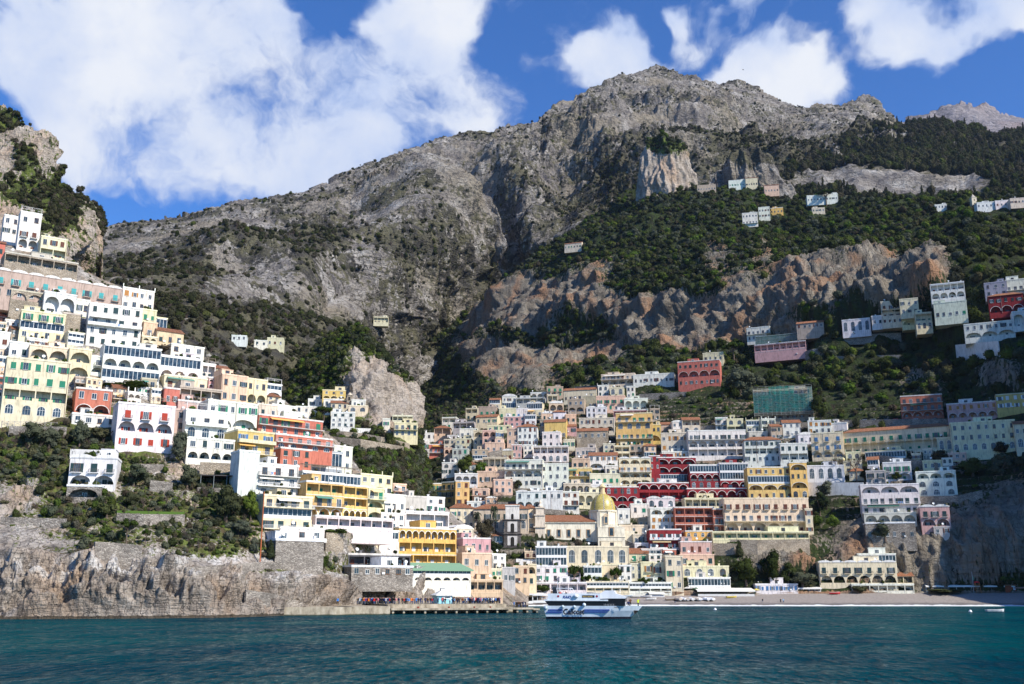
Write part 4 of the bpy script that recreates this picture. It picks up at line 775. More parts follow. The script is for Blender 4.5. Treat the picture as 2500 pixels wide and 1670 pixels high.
# ------------------------------------------------------------------ the houses: sheet, x0, x1, top, bottom (photo rows), yaw, colour+shutters, storeys, roof, label
HOUSES = '''
A|8|46|528|576|33|W|w1 w1|f|blank white side block of the topmost villa under the upper left cliff
A|45|98|520|612|33|Wb|w2 d2 a2|p|white villa with maroon shutters and roof pergola, highest house at the left edge
A|-24|12|592|628|33|r|w1|G|coral red house cut by the left edge below the topmost white villa
A|98|163|582|632|33|y|w2 c2|f|cream house with yellow loggia right of the topmost white villa
A|8|190|630|682|34|Z|c6 p|f|old stone terrace building with pillars and hanging vines above the long beige house
A|-24|24|704|740|33|T|a1|f|beige building with a teal arched window at the left edge
A|24|107|713|768|33|Z|a2 p|f|stone house with two wide arches below the long beige house
A|-20|298|682|748|35|Tt|d9 w9|v|very long beige house with wavy roof edge and teal shuttered doors
A|298|376|708|760|35|Wo|w4 w4|F|white house with orange shutters and roof railings at the end of the long beige house
A|106|186|718|768|32|W|a2|f|white house with two wide shallow arches under the long beige house
A|185|218|734|770|32|W|w2|f|narrow white block with one small arch beside the two shallow arches
A|213|345|748|850|28|Wd|W3 B4 w3 W3|f|tall white house with teal shutters upstairs and a blue awning below them
A|345|382|758|790|32|yg|W2|f|pale yellow top storey with green shutters right of the tall white shuttered house
A|350|384|789|822|32|P|d1|f|peach house with one white balcony door under the green shuttered storey
A|381|408|778|806|34|y|g1|f|small house with a mustard yellow awning on the town's right shoulder
A|382|448|810|846|36|P|w3|G|plain peach house with tiled roof on the descending right shoulder
A|416|498|846|888|36|W|w3 w3|f|white house stepping down the shoulder below the plain peach house
A|48|158|764|832|30|yg|d3 g3 w3|f|lemon yellow house with green doors and glazed ground floor at upper left
A|152|198|768|815|32|Z|p p|f|windowless stone block right of the lemon yellow house
A|-24|24|812|852|30|W|w2|f|white house with an arched niche at the left edge below the lemon yellow house
A|22|72|838|878|30|W|w2|f|low white house with a side terrace left of the peach house with round arch
A|70|167|848|888|30|C|a2|f|peach house front with one round arch above the green shuttered block
A|166|222|854|928|30|C|a1 a1|f|tan tower house with two big stacked arches
A|220|257|872|915|30|W|d1 a1|f|small white house squeezed beside the tan tower house
A|250|392|848|932|30|W|g4 a4 g5|f|large white house with four deep arches between two glazed verandas
A|390|490|874|930|32|W|g4 a3|f|white house with mint glazed terrace over three round arches
A|489|526|890|924|36|W|c2|p|green awninged terrace house on the shoulder right of the mint terrace
A|400|506|922|952|34|C|b4|f|cream apartment with flowering pergola below the mint terrace
A|400|438|950|992|34|r|w1|f|coral house with a striped shell awning under the flowering pergola
A|438|542|950|985|34|T|c4|f|terrace house with white pillars and yellow hanging plants
A|434|508|982|1006|34|K|p|f|faded pink terrace wall house with round white awnings
A|8|166|880|1022|30|Cg|W3 W3 c3 e3|f|weathered peach apartment block with emerald green shutters at far left
A|183|272|952|1015|30|r|w2 a2|f|crimson house with white door surrounds left of the white arched palazzo
A|175|286|1015|1040|30|W|W4|f|low white house with grey blue shutters under the crimson house
A|284|425|990|1098|30|Wr|d3 a3 W4|p|white palazzo with big twin arches and red shutters in its base
A|425|456|1002|1054|32|T|w1 w1|f|narrow tan house between two white palazzos
A|452|556|1006|1076|32|W|B3 e3|p|white house with blue arched windows beside the olive tree
A|455|572|1074|1128|32|W|w4 a4|f|white house with four maroon doored arches standing on a stone base
A|506|628|984|1050|35|W|w3 a2|f|white gabled house with two yellow vaults and laundry on its terrace
A|540|604|918|985|38|P|w1 w2|f|orange brown house with a grey concrete side high on the shoulder
A|602|652|928|990|38|C|w1 a2|f|cream house with a shaded arch below at the crest of the left town
A|651|688|940|972|38|V|g1 a1|p|white slatted roof terrace with turquoise panels at the crest of the town
A|628|678|990|1022|38|D|w2|f|beige plastered house below the cylindrical tower
A|664|722|992|1026|40|W|w2|f|white house with a red flower pot right of the beige plastered house
A|692|738|1008|1040|40|W|w1|f|small white flat roofed house just above the long red hotel
A|578|668|1056|1136|40|Yu|B3 b3 b3|f|mustard yellow apartments with blue doors left of the coral red hotel
A|582|632|1104|1206|35|V|p|f|tall blank bluish white wall house left of the stepped apartments
A|630|788|1022|1066|40|rg|b6 w6|f|upper storey wing of the coral red hotel with green awnings
A|672|812|1068|1102|40|rg|b6 e2|f|middle wing of the coral red hotel with a big white arch
A|684|760|1098|1144|40|r|W3 w3|f|plain coral red front with two ornate white framed windows
A|760|836|1104|1144|42|B|g4|f|long glazed veranda restaurant beside the two ornate windows
A|815|860|1092|1152|42|W|w2 w2|f|white rounded end house at the right of the coral red hotel
A|628|728|1137|1214|38|W|b3 b3 w3|f|white apartments with orange awnings and brown doors above the yellow stack
A|642|762|1214|1292|38|y|b4 g2 b3|f|pale yellow stepped apartments with blue glass balconies
A|684|792|1292|1322|36|W|B3|f|white house standing on the big rubble stone base
A|672|790|1321|1384|36|S|p|f|tall rubble stone base house with white discs above the sea cliff
A|738|882|1158|1186|42|W|g5|p|white glazed restaurant under purple wisteria above the orange yellow hotel
A|880|958|1162|1208|45|y|w2 w1|F|pale yellow house with pillared roof and one green shutter by the bushes
A|746|838|1180|1266|42|o|c3 b4 a3|f|left wing of the orange yellow hotel with loggias and tiled eaves
A|838|897|1188|1270|44|o|c2 c2 a4|f|middle wing of the orange yellow hotel with stacked square loggias
A|896|938|1194|1272|46|y|b1 a1 a1|f|right wing of the orange yellow hotel with tall arches
A|770|960|1266|1292|40|W|c7|f|long white canopied terrace under the orange yellow hotel
A|936|990|1210|1256|40|W|w2|f|white house under a thatched terrace right of the orange yellow hotel
A|930|990|1256|1294|38|W|w2 w1|f|bright white house with round satellite dishes right of the hotel terrace
A|985|1042|1214|1262|30|G|p w1|f|grey concrete fronted house with an arched recess behind the pier
A|1040|1086|1216|1252|30|W|w2 w1|f|white house with two small upper windows beside the grey concrete one
A|990|1096|1252|1290|30|W|c3|f|white terrace house with two small flags above the orange hotel
A|926|974|1298|1346|34|W|g2 p|f|white glass fronted annex left of the orange hotel by the pier
A|973|1114|1292|1384|32|Ow|a9 c5 c4|f|orange hotel with white columns and scalloped frieze above the pier
A|850|1002|1356|1386|32|M|c4|s|long low dark roofed restaurant shed on the cliff above the pier
A|858|1008|1385|1408|32|S|w4|f|rubble stone storehouse under the dark restaurant shed
A|1008|1150|1390|1424|28|W|g4 a6|E|white restaurant with a sage green roof above the ticket kiosk
A|1130|1198|1316|1352|25|K|w2|f|dusty pink house behind the palms above the pier
A|1128|1200|1353|1428|22|P|w2 w1|f|peach and white house with an orange sheet on its terrace by the pier
A|1145|1228|1418|1446|15|P|c4|f|peach arcaded bar behind the waiting crowd
A|1226|1258|1388|1428|10|G|w2|f|small grey house right of the peach and white house
A|1253|1292|1384|1428|8|P|w1 w2|f|tall pinkish house with few small windows left of the beach
A|1286|1310|1380|1432|5|y|a1 w1|f|slim cream house with an arched balcony niche behind the tender
B|1262|1306|1400|1436|0|W|w1|f|low white house with one large shuttered window by the beach end
B|1047|1082|1182|1228|5|og|d1 d1 a1|f|left wing of the ochre three storey hotel in the valley
B|1078|1116|1178|1232|-30|o|d3 d3 w3|f|angled middle wing of the ochre three storey hotel in the valley
B|1112|1146|1176|1236|10|o|w2 w2 w2|f|right wing of the ochre three storey hotel in the valley
B|1165|1248|1152|1184|-8|P|W5|f|long flat roofed peach house in the valley above the bare tree
B|1205|1252|1172|1206|5|Pg|w2 w1|f|peach house with one green door below the long flat roofed one
B|1110|1166|1158|1186|0|W|a3|f|white arched house with solar panels on its roof in the valley
B|1153|1192|1194|1226|-5|P|b2 a2|f|small peach house with a shaded balcony beside the ochre hotel
B|1232|1325|1124|1190|-6|Wd|b4 a4 w3|f|white hotel with dark doors over a row of small arches
B|1300|1388|1134|1194|-4|W|w4 w4 e3|f|white house overgrown with bare brown creepers
B|1260|1322|1202|1242|0|V|w3 a3|v|bluish white house with three big arches behind the monastery roof
B|1320|1374|1200|1244|0|V|w2 p|f|plain bluish white block with one small balcony left of the dome
B|1098|1158|1240|1294|12|Cg|w4 w4|t|left end of the cream monastery palace with yellow windows
B|1156|1290|1242|1296|-6|D|d6 e6|t|long cream monastery palace with tiled roof and yellow window recesses
B|1284|1310|1240|1292|12|C|d1 d1|t|right end of the cream monastery palace beside the church front
B|1140|1184|1226|1242|5|W|w1|f|tiny white box house on top of the monastery palace
B|1308|1384|1336|1384|0|W|g2 g3|f|white house with glass veranda beneath the church front
B|1305|1386|1384|1422|0|W|w3 w3|f|white house with oval attic windows left of the tallest pine
B|1382|1536|1336|1384|0|y|e5|f|long cream chapel block with five arched windows under the church
B|1425|1470|1384|1424|0|W|g2 w2|f|white house with blue glazing behind the beach pines
B|1466|1512|1380|1420|0|y|p w2|f|cream walled house with a square white door right of the blue glazing
B|1512|1542|1382|1420|0|W|w1 w1|f|narrow white house with a round white vault above the promenade
B|1540|1568|1378|1416|0|Co|w2 w1|f|peach house with a round white cistern beside it
B|1565|1598|1374|1420|0|Co|d1 d1|f|cream house with orange door shutters behind the promenade
B|1596|1638|1376|1424|0|yb|d2 d2|f|cream house with brown balcony doors above the dark arcade
B|1300|1344|1424|1446|0|W|c2|f|white beach bar with a pale awning at the foot of the town
B|1344|1432|1424|1446|0|W|c4|f|promenade restaurant with arched cellar doors under orange awnings
B|1432|1536|1422|1447|0|y|g3 c5|f|promenade restaurant with terracotta awning behind the ferry
B|1536|1640|1424|1448|0|W|g5 c4|f|white two level promenade restaurant with striped umbrellas upstairs
B|1295|1342|959|974|-10|W|a3|f|small white arched top house alone at the foot of the grey cliff
B|1260|1328|972|987|-10|G|c4|f|grey shaded house under the small white arched one
B|1218|1262|998|1020|-5|C|d3|f|cream house with dark roof left of the white blue shuttered one
B|1260|1288|998|1020|-5|Wu|d2|f|white house with blue shutters above the old rose house
B|1230|1282|1018|1042|-5|K|w2 w2|f|old rose coloured house high in the valley
B|1162|1214|1018|1036|-12|C|w3|G|ochre cottage with red tiled roof left of the old rose house
B|1106|1156|1032|1048|-12|G|c3|f|low grey house with thin chimneys at the left of the valley town
B|1190|1246|1040|1054|-5|y|w3|f|low yellowish house under the old rose house
B|1122|1164|1048|1072|-5|W|w2|f|white cottage with hipped white roof in the shaded valley
B|1092|1124|1064|1088|-8|W|w1 w1|f|small white house with a blue tank stepped beside the white cottage
B|1084|1112|1074|1098|-5|D|w1 w1|f|pale beige house at the lower left of the valley cluster
B|1112|1150|1072|1100|-5|D|w2 w1|f|dim beige house over the shaded garden in the valley
B|1156|1180|1052|1088|-8|C|a1 w1|f|narrow cream house with a single arch in the valley cluster
B|1178|1212|1052|1086|-6|P|a2 w2|f|pinkish house with two arched niches in the valley cluster
B|1210|1230|1052|1090|0|Du|w1 w1|f|slim beige house with a blue doorway in the valley cluster
B|1184|1230|1082|1108|-5|P|w2|f|lit peach house above the curving road wall
B|1238|1266|1048|1088|-10|P|w2 w2|f|orange beige house left of the hipped white tower house
B|1264|1312|1042|1090|-5|Wb|w2 w2 w2|t|white tower house with hipped tiled roof and brown shutters
B|1016|1046|1076|1094|10|W|b1|f|small white house at the cliff corner in the shaded ravine
B|1018|1048|1098|1124|8|G|a1 b1|f|grey house below the white one in the shaded ravine
B|1046|1084|1086|1106|5|r|b2|f|dark red terrace house in the shaded ravine
B|1016|1066|1058|1074|10|V|w3|f|whitewashed terrace house above the dark ravine
B|1178|1238|1118|1144|-8|D|c4|f|cream house with a long dark loggia under the road wall
B|1376|1456|952|978|-14|D|p w4|G|long grey barn like house with ridged tile roof below the cliff
B|1386|1426|976|1008|-12|Tu|w2 a2|f|pale house with a blue arched door under the barn like house
B|1424|1458|968|998|-12|T|p w1|f|grey stone annex right of the blue arched door
B|1456|1526|968|1004|-10|P|d4 w3|f|rosy house with patchy plaster at the middle of the upper town
B|1524|1582|974|1002|-8|W|a3|f|white house with an arch window and wide terrace below the garden slope
B|1498|1580|1002|1020|-8|K|c5|f|pinkish colonnaded house right above the big yellow palazzo
B|1468|1550|914|940|-14|D|b5 a4|f|grey arcaded hotel with antennas at the upper edge of the town
B|1546|1646|914|938|-14|W|w4|f|long white house on the shelf left of the red villa
B|1530|1550|944|972|-10|W|w1 w1|f|small bright white stair house below the long white house
B|1318|1354|1026|1064|-10|T|w1 w1|f|tan house behind the yellow gabled house
B|1328|1382|1030|1068|-10|Y|d4|G|yellow gabled house with tall doors in the upper town
B|1414|1500|1022|1056|-8|D|w4 a4|f|pale stone house with four dark arches in the upper town
B|1324|1368|1056|1094|-8|W|w2 w1|f|creamy white house with an iron balcony below the yellow gabled house
B|1408|1484|1052|1094|-8|Z|w3 p|G|derelict bare stone house with tiled roof and three windows
B|1504|1594|1010|1092|-8|Y|b5 e4 b4 w5|f|big yellow palazzo with terraces above the red hotel
B|1574|1614|1038|1080|-8|Y|w2 a1|f|lower side wing of the big yellow palazzo with a tall arch
B|1610|1640|1036|1050|-8|P|p|G|small ochre shed with red roof right of the big yellow palazzo
B|1302|1388|1090|1130|-4|W|c5 e3|f|white terraced house with a broad roof terrace left of the ruin
B|1378|1446|1144|1182|-3|Yd|b4 b4|f|yellow hotel annex with dark green doors above the dome
B|1376|1442|1182|1208|-3|D|a4|f|cream base with four tall arches under the yellow annex
B|1396|1440|1121|1146|-5|P|w2|f|peach house with a roof terrace left of the white gabled house
B|1438|1508|1112|1146|-5|Wo|w3 a2|G|white gabled house with orange tiles in the middle of the town
B|1478|1514|1138|1160|0|W|w1|f|beige tower block with one dark green door by the white gabled house
B|1440|1514|1158|1186|0|Dg|W3|f|beige house with green shutters left of the cream arcaded hotel
B|1430|1494|1184|1206|0|V|a3|f|white arched terrace just above the left of the maroon wing
B|1512|1590|1120|1186|-3|Co|a3 b3 a3 a3|v|cream arcaded hotel with scalloped roof touching the red hotel
B|1408|1470|1204|1238|0|y|a3|f|yellowish arcade right behind the lantern of the dome
B|1373|1414|1202|1250|0|W|w2 b2 w2|f|white house with a blue sheet left of the dome
B|1585|1612|1114|1182|0|R|w1 w1 p e1|f|crimson tower of the red hotel with little white windows
B|1600|1700|1118|1178|-3|Rg|a3 a3 g3|f|crimson wing with green doors in white edged arches
B|1616|1694|1104|1120|-3|Wo|W3|f|white attic with orange shutters on top of the crimson wing
B|1684|1758|1136|1194|-3|R|g4 A4 e4|f|maroon wing with white verandas in the middle of the red hotel
B|1757|1828|1132|1194|-3|R|g3 g3 a3|f|right maroon wing of the red hotel beside the golden hotel
B|1678|1824|1194|1220|-2|Rb|a6|f|long lower maroon wing with six white arches under a hedge
B|1560|1682|1180|1220|-1|R|a5 c5|f|maroon terrace wing with white canopies at the left of the red hotel
B|1479|1560|1190|1248|0|Rg|e5 a3 a3|f|maroon wing with five arched windows right of the dome
B|1580|1648|1218|1242|0|Wd|e3|v|white triple vaulted house with dark arched windows below the maroon terrace
B|1588|1650|1242|1298|0|Wo|a2 W2 w2|f|white house with orange window shutters left of the brick red apartments
B|1672|1768|1218|1240|0|C|c5|f|row of shaded cream loggias over the brick red apartments
B|1648|1744|1240|1300|0|Nb|c4 c4 c4|f|brick red apartments with white columns and brown shutters
B|1742|1770|1244|1300|0|Nb|c1 b1 b1|f|dark red narrow apartment strip beside the big cream hotel
B|1674|1740|1298|1314|0|O|e4|f|orange ground floor with arched doors under the brick red apartments
B|1768|1976|1218|1300|-1|Cb|d6 b6 a6|f|big cream hotel with six green glazed arches and brown shutters
B|1740|1976|1300|1318|-1|y|c8|f|vine covered terrace under the big cream hotel
B|1967|1985|1244|1302|-4|C|w1 w1 w1|f|slim cream corner turret at the right of the big cream hotel
B|1826|1934|1142|1220|-3|o|w3 g3 a3 w4|f|golden yellow hotel left part with a large dark arch
B|1930|1972|1130|1218|-6|o|a1 w1 a1 e1|f|golden yellow hotel tower wing with stacked arches at its right
B|1614|1700|1058|1104|-8|Do|w3 w2|f|pale pink grey house with orange shutters right of the yellow palazzo
B|1680|1822|1052|1116|-5|W|b5 a6 c6|f|white terraced hotel with potted plants and a glass roof cabin
B|1818|1908|1074|1130|-6|Vd|W3 c3 w2|t|white house with three dark shuttered windows and tiled roof
B|1904|1972|1084|1126|-8|Vd|W3 c3|f|white house with dark shutters at the right of the tiled white one
B|1973|2030|1028|1060|-15|Wo|W2 w2|f|white house with orange shutters directly below the parked cars
B|2026|2068|1034|1054|-25|W|p|f|low blank white annex with a sloping side under the road
B|1981|2060|1058|1120|-20|yu|d3 d3 a3|F|pale yellow house with blue windows left of the long tiled palace
B|2058|2322|1048|1102|-28|C|d9 c8|t|very long cream palace with tiled roof and pink pilasters at the right
B|2112|2212|1102|1120|-26|C|g4|f|cream loggia row under the very long palace
B|2288|2328|1070|1104|-28|D|e2|f|beige corner house with one teal arch at the end of the long palace
B|2322|2482|1030|1102|-22|y|w5 w3 e4|f|weathered yellow villa block right of the long palace
B|2478|2530|1034|1098|-20|y|w1 e1|G|yellow house with tiled roof cut by the right edge
B|1970|2062|1138|1176|-10|V|e4|f|low white house with arched doors behind bare trees
B|2157|2226|1130|1174|-18|Vg|d2 a2|f|white house with green shutters and a rounded tree in front
B|2238|2336|1152|1212|-20|V|a3 e3 e3|f|greyish white house with broad blue arched windows at the right
B|2103|2246|1184|1254|-14|V|a3 b4 b4|f|large white terraced villa on the rock above the beach villa
B|2110|2238|1254|1278|-14|G|a4|f|stone base with four black arches under the large white villa
B|2114|2236|1278|1322|-14|S|w2|f|rough rubble foundation house merging into the cliff
B|2248|2320|1238|1288|-15|K|d2 a2|v|pink house with double vaulted roof on the cliff edge
B|2280|2320|1288|1306|-15|G|w1|f|little grey house hanging below the pink vaulted house
B|2200|2302|966|1020|-20|N|b4 b3 a4|f|brick red apartment house above the right end of the road
B|2312|2436|984|1022|-24|Ko|W5 a5|f|long pink house with orange shutters right of the brick red apartments
B|2432|2530|962|998|-24|Yw|W3 W3|f|yellow house with white shutters at the right edge above the road
B|1842|1968|838|872|-24|K|c6 p|f|pink villa with white framed loggias below the great cliff
B|1823|1880|800|832|-24|W|b3 w2|f|white villa tucked under the cliff above the netted pink villa
B|1945|2012|788|818|-22|T|w3 p|G|weathered beige farmhouse alone under the great cliff
B|2056|2126|780|814|-22|W|e3|f|white house with three big blue arched windows under the cliff
B|2128|2156|772|796|-22|V|w1|f|tiny white annex right of the three blue arched windows
B|2152|2202|736|792|-20|C|d2 c2 w2|f|cream tower like house on the upper right garden terraces
B|2197|2243|730|768|-20|C|w3 w2|f|peach house joined to the cream tower like house
B|2202|2238|765|796|-18|y|w1 a1|f|yellow arched house under the peach joined one
B|2236|2276|764|806|-18|y|c1 e1|f|beige house with one round blue window on the upper right slope
B|2280|2362|738|782|-24|L|w3|f|plain pale green cube house on the upper right slope
B|2272|2356|692|730|-22|W|c3 a4|f|white stepped villa above the pale green cube house
B|2404|2460|690|724|-24|Bu|w3 w3|f|grey blue house at the upper right edge above the dark red villa
B|2456|2530|682|708|-22|W|b3|f|bright white house cut by the right edge above the dark red villa
B|2414|2500|720|764|-24|R|W3 a3|t|dark red villa with tiled roof and white window surrounds
B|2354|2478|788|824|-24|V|w4 a3|f|whitewashed house cluster with blue windows below the dark red villa
B|2472|2530|760|798|-22|V|a2|f|white vaulted house at the right edge below the dark red villa
B|1655|1758|882|942|-18|r|W5 a4 w3|f|red villa with white pilasters half hidden by trees
B|1716|1766|862|884|-18|C|w2|f|yellow top house standing behind the red villa
B|1779|1824|440|458|-10|W|w3|f|white farmhouse on the plateau edge below the crag
B|1820|1850|434|458|-10|C|w2|G|cream pitched house on the plateau beside the white farmhouse
B|1866|1902|452|472|-10|P|w2|G|peach pitched house on the plateau, sunlit gable
B|1702|1748|452|467|-10|T|w3|f|low grey house right of the rock pinnacle
B|1970|2046|476|492|-10|W|w4|f|white villa under the umbrella pine on the ridge
B|2385|2434|494|508|-10|W|w4|f|white parish house beside the far bell tower
B|2430|2470|490|506|-10|W|w3|f|white house right of the far parish house
B|2466|2520|484|498|-10|D|w4|f|pale row house on the ridge at the right edge
B|1812|1850|520|546|-14|W|w2 b2|f|white cliff house cluster left part on the green slope
B|1852|1880|506|532|-14|W|w2 w2|f|white cliff house cluster right tower on the green slope
B|1880|1912|508|522|-14|O|w2|f|orange low house right of the white cliff cluster
B|2282|2312|500|510|-10|W|w2|f|low white house alone among trees on the far ridge
B|1982|2014|508|518|-10|D|w2|f|small beige cottage under the umbrella pine ridge
B|1378|1420|594|608|-18|D|w4|G|solitary pale house on the left edge of the green slope
C|787|844|954|976|10|Yg|w3 a3|f|yellow house at the foot of the limestone knob
C|752|792|976|994|12|W|w2|f|white hamlet house at the left below the yellow one
C|790|838|976|996|8|W|w3|f|white hamlet house directly below the yellow one
C|808|850|984|1000|10|D|w1|G|little cream gabled house in the knob hamlet
C|858|892|978|996|5|W|w2|f|white hamlet house right of the small bell turret
C|850|898|992|1008|5|Cg|e2|f|cream house with two green arches below the bell turret
C|808|866|1008|1044|8|Wd|W3 w2 w2|f|tall white house with dark shutters above the curving road
C|722|774|994|1010|14|W|w3|f|low white house left of the umbrella pine hamlet
C|716|748|1012|1034|16|V|w1 w1|f|white stepped house at the left foot of the knob
C|958|1008|1016|1030|8|D|c4|f|long terrace house right under the orange rock face
C|962|1020|1034|1066|8|C|b4 e4|f|cream hotel with green shutters at the right foot of the knob
C|934|952|1024|1044|6|W|w1|f|tiny white cube house beside the knob road
D|565|602|820|832|10|V|w3|f|low white farmhouse in the wooded valley, left one
D|620|652|832|846|8|W|w2|f|white farm building in the wooded valley, middle one
D|652|692|826|846|8|D|w3|f|pale farm building in the wooded valley, right one
D|912|948|774|788|5|D|c4|f|lone refuge house under a reddish overhang in the valley
B|2000|2190|1374|1428|-6|y|d7 a6|v|pale yellow beach villa with ivy and a white vaulted roof
B|2095|2188|1354|1375|-6|W|g3|f|white glazed penthouse with solar panels on the beach villa
B|2080|2232|1428|1447|-5|W|c7|f|low terrace restaurant at the foot of the beach villa
B|2182|2230|1406|1428|-5|y|c1|G|small side pavilion with a tiled awning right of the beach villa
B|1662|1738|1324|1356|0|K|w3|f|pale pink cube house above the peach beach house
B|1660|1744|1356|1384|0|Pd|W3|f|peach beach house upper storey with dark doors and a terrace
B|1664|1780|1384|1412|0|Cd|e4|f|peach beach house lower storey with a flower balcony
B|1680|1784|1412|1434|0|W|g6|f|glazed white beach restaurant with draped curtains
B|1626|1668|1360|1442|0|C|w2 w2 w2|f|tall cream house left of the peach beach house
B|1845|1948|1428|1446|0|Wu|W9|f|row of white bathing cabins with blue doors
B|1586|1664|1294|1342|0|Rw|B3 B3|f|dark red apartments with white arched doors right of the church
B|1566|1618|1342|1356|0|r|g2|f|low red veranda below the dark red apartments
B|1512|1582|1284|1308|0|D|w3|f|beige house with black window frames between church and dark red apartments
B|1546|1588|1306|1330|0|D|w1|f|small beige house with a dark awning below the black framed windows
B|1550|1584|1328|1348|0|W|a1|f|white archway house at the right of the church
B|1508|1538|1244|1274|0|W|w1|f|small pinkish white house right of the drum of the church
B|1540|1584|1232|1258|0|W|w2|f|small white cube with potted trees right of the dome
'''
FZ = random.Random(11)
REG = [('A', [(-20,690),(120,690),(330,760),(500,900),(640,960),(760,1050),(880,1170),(1090,1250),(1270,1440),(1150,1435),(1000,1400),(960,1350),(800,1262),(620,1180),(570,1090),(290,985),(-20,985)], 34),
 ('B', [(1070,1060),(1200,995),(1400,960),(1560,970),(1620,1055),(1980,1050),(1980,1120),(1900,1135),(1600,1120),(1500,1200),(1420,1180),(1220,1200),(1100,1160)], -5),
 ('B', [(1100,1240),(1220,1240),(1225,1300),(1300,1375),(1300,1425),(1200,1420),(1120,1300)], 3), ('B', [(1500,1240),(1660,1300),(1660,1440),(1300,1440),(1300,1350),(1545,1345)], 0),
 ('B', [(1990,1120),(2340,1110),(2340,1215),(2130,1190)], -22)]
def inpoly(x, y, pg):
    c = False
    for (x0, y0), (x1, y1) in zip(pg, pg[1:]+pg[:1]):
        if (y0 > y) != (y1 > y) and x < (x1-x0)*(y-y0)/(y1-y0)+x0: c = not c
    return c
base_ = [l.split('|') for l in HOUSES.strip().split('\n')]; occ = [(float(h[1]), float(h[2]), float(h[3]), float(h[4]), h[9]) for h in base_]+[(1225,1276,1232,1370,''),(1303,1552,1180,1345,''),(168,284,1120,1225,'')]
labs = set(h[9] for h in base_); extra = []
CN = {'W':'white','V':'greyish white','C':'cream','D':'beige','P':'peach','y':'pale yellow','K':'pink','T':'tan','G':'grey','r':'red brown'}
for sh_, pg, yw in REG:
    xs_ = [p[0] for p in pg]; ys_ = [p[1] for p in pg]; area = (max(xs_)-min(xs_))*(max(ys_)-min(ys_))
    for tr in range(int(area/38)):
        x = FZ.uniform(min(xs_), max(xs_)); y = FZ.uniform(min(ys_), max(ys_))
        if not inpoly(x, y, pg): continue
        w_ = FZ.uniform(22, 52); h_ = FZ.uniform(18, 34); a, b, t, u = x-w_/2, x+w_/2, y-h_, y; ov = 0; near = None; nd = 1e9
        for (p, q, r, s_, lb) in occ:
            ov += max(0, min(b, q)-max(a, p))*max(0, min(u, s_)-max(t, r))
            if lb and lb[:5] != 'small' and len(lb): d = abs((p+q)/2-x)+1.5*abs((r+s_)/2-(y-h_/2)); (nd, near) = (d, (p, q, r, s_, lb)) if d < nd else (nd, near)
        if ov > .22*w_*h_: continue
        k = FZ.choices('WVCDPyKTGr', [8,3,4,4,3,3,1,3,2,1])[0]; dx = x-(near[0]+near[1])/2; dy_ = (y-h_/2)-(near[2]+near[3])/2
        dr = ('left of' if dx < 0 else 'right of') if abs(dx) > 1.3*abs(dy_) else ('above' if dy_ < 0 else 'below')
        st_ = near[4]; st_ = re.split(r' (?:with|above|below|beside|under|left of|right of|at|over|in|on|behind|between|joined|stepping|squeezed|standing|touching|right|left) ', st_)[0]; lb = 'small %s house %s the %s' % (CN[k], dr, st_)
        if lb in labs or len(lb.split()) > 16: continue
        labs.add(lb); occ.append((a, b, t, u, 'small')); ns = 1 if h_ < 22 else 2
        extra.append('|'.join([sh_, '%d' % a, '%d' % b, '%d' % t, '%d' % u, '%d' % (yw+FZ.uniform(-6, 6)), k, ' '.join(FZ.choice(['w2','w2','W2','b2','a2','d2','c2','e2','w3','g2']) for _ in range(ns)), FZ.choice('ffffpFvGt'), lb]))
HOUSES = HOUSES.strip()+'\n'+'\n'.join(extra)
print('filler houses', len(extra))
HL = [l.split('|') for l in HOUSES.strip().split('\n')]
SN = {'A': 'headland', 'B': 'town_hill', 'C': 'limestone_knob', 'D': 'mountain'}
HP = []
for h in HL:
    sh_, x0, x1, yt, yb, yaw, cc, lv, rfk, lab = h[:10]; x0, x1, yt, yb, yaw = map(float, (x0, x1, yt, yb, yaw))
    P, th, W, H = place(SN[sh_], x0, x1, yt, yb, yaw, -7 if (sh_ == 'B' and x0 > 1800 and 560 < yb < 880) else 0)
    HP.append((P, th, W, H))
    nm = 'hotel' if 'hotel' in lab or 'palace' in lab or 'wing' in lab else 'villa' if 'villa' in lab else 'restaurant' if 'restaurant' in lab else 'house'
    far = P.y > 700
    dep = 7 if W < 9 else 9.5 if W < 25 else 11
    building(P, th, W, H, cc, lv, rfk, lab, nm.replace('_', ' '), dep=dep, ext=2.5 if (sh_ == 'B' and x0 > 1800 and 560 < yb < 880) else 4 if H < 12 else 6, name=nm, side=(x0 < 500 and False))
def simple(name, rgb_, rough=.7, spec=.3):
    m, T = newmat(name); pbsdf(T, Base_Color=c4(rgb_), Roughness=rough, Specular_IOR_Level=spec); return m
simple('tinted_glass', (.012,.013,.016), .25, .25)
simple('letter_black', (.012,.014,.03)); simple('letter_blue', (.02,.05,.25)); simple('letter_gold', (.65,.45,.15)); simple('skin', (.45,.26,.18), .6)
m, T = newmat('hull_paint'); c = T.n('ShaderNodeObjectInfo').outputs['Color']; P = T.n('ShaderNodeNewGeometry').outputs['Position']
v = T.n('ShaderNodeVectorMath', {0: P, 1: (1.0, 1.0, .3)}, operation='MULTIPLY').outputs[0]
pbsdf(T, Base_Color=T.mix(1.0, c, T.ramp(T.noise(1.2, v, 4, .6), [(.35, .86), (.55, 1.0)]), 'MULTIPLY'), Roughness=.22, Specular_IOR_Level=.5)
m, T = newmat('concrete'); P = T.n('ShaderNodeNewGeometry').outputs['Position']; zz = T.n('ShaderNodeSeparateXYZ', {0: P}).outputs['Z']
v = T.n('ShaderNodeVectorMath', {0: P, 1: (.5, .5, .25)}, operation='MULTIPLY').outputs[0]
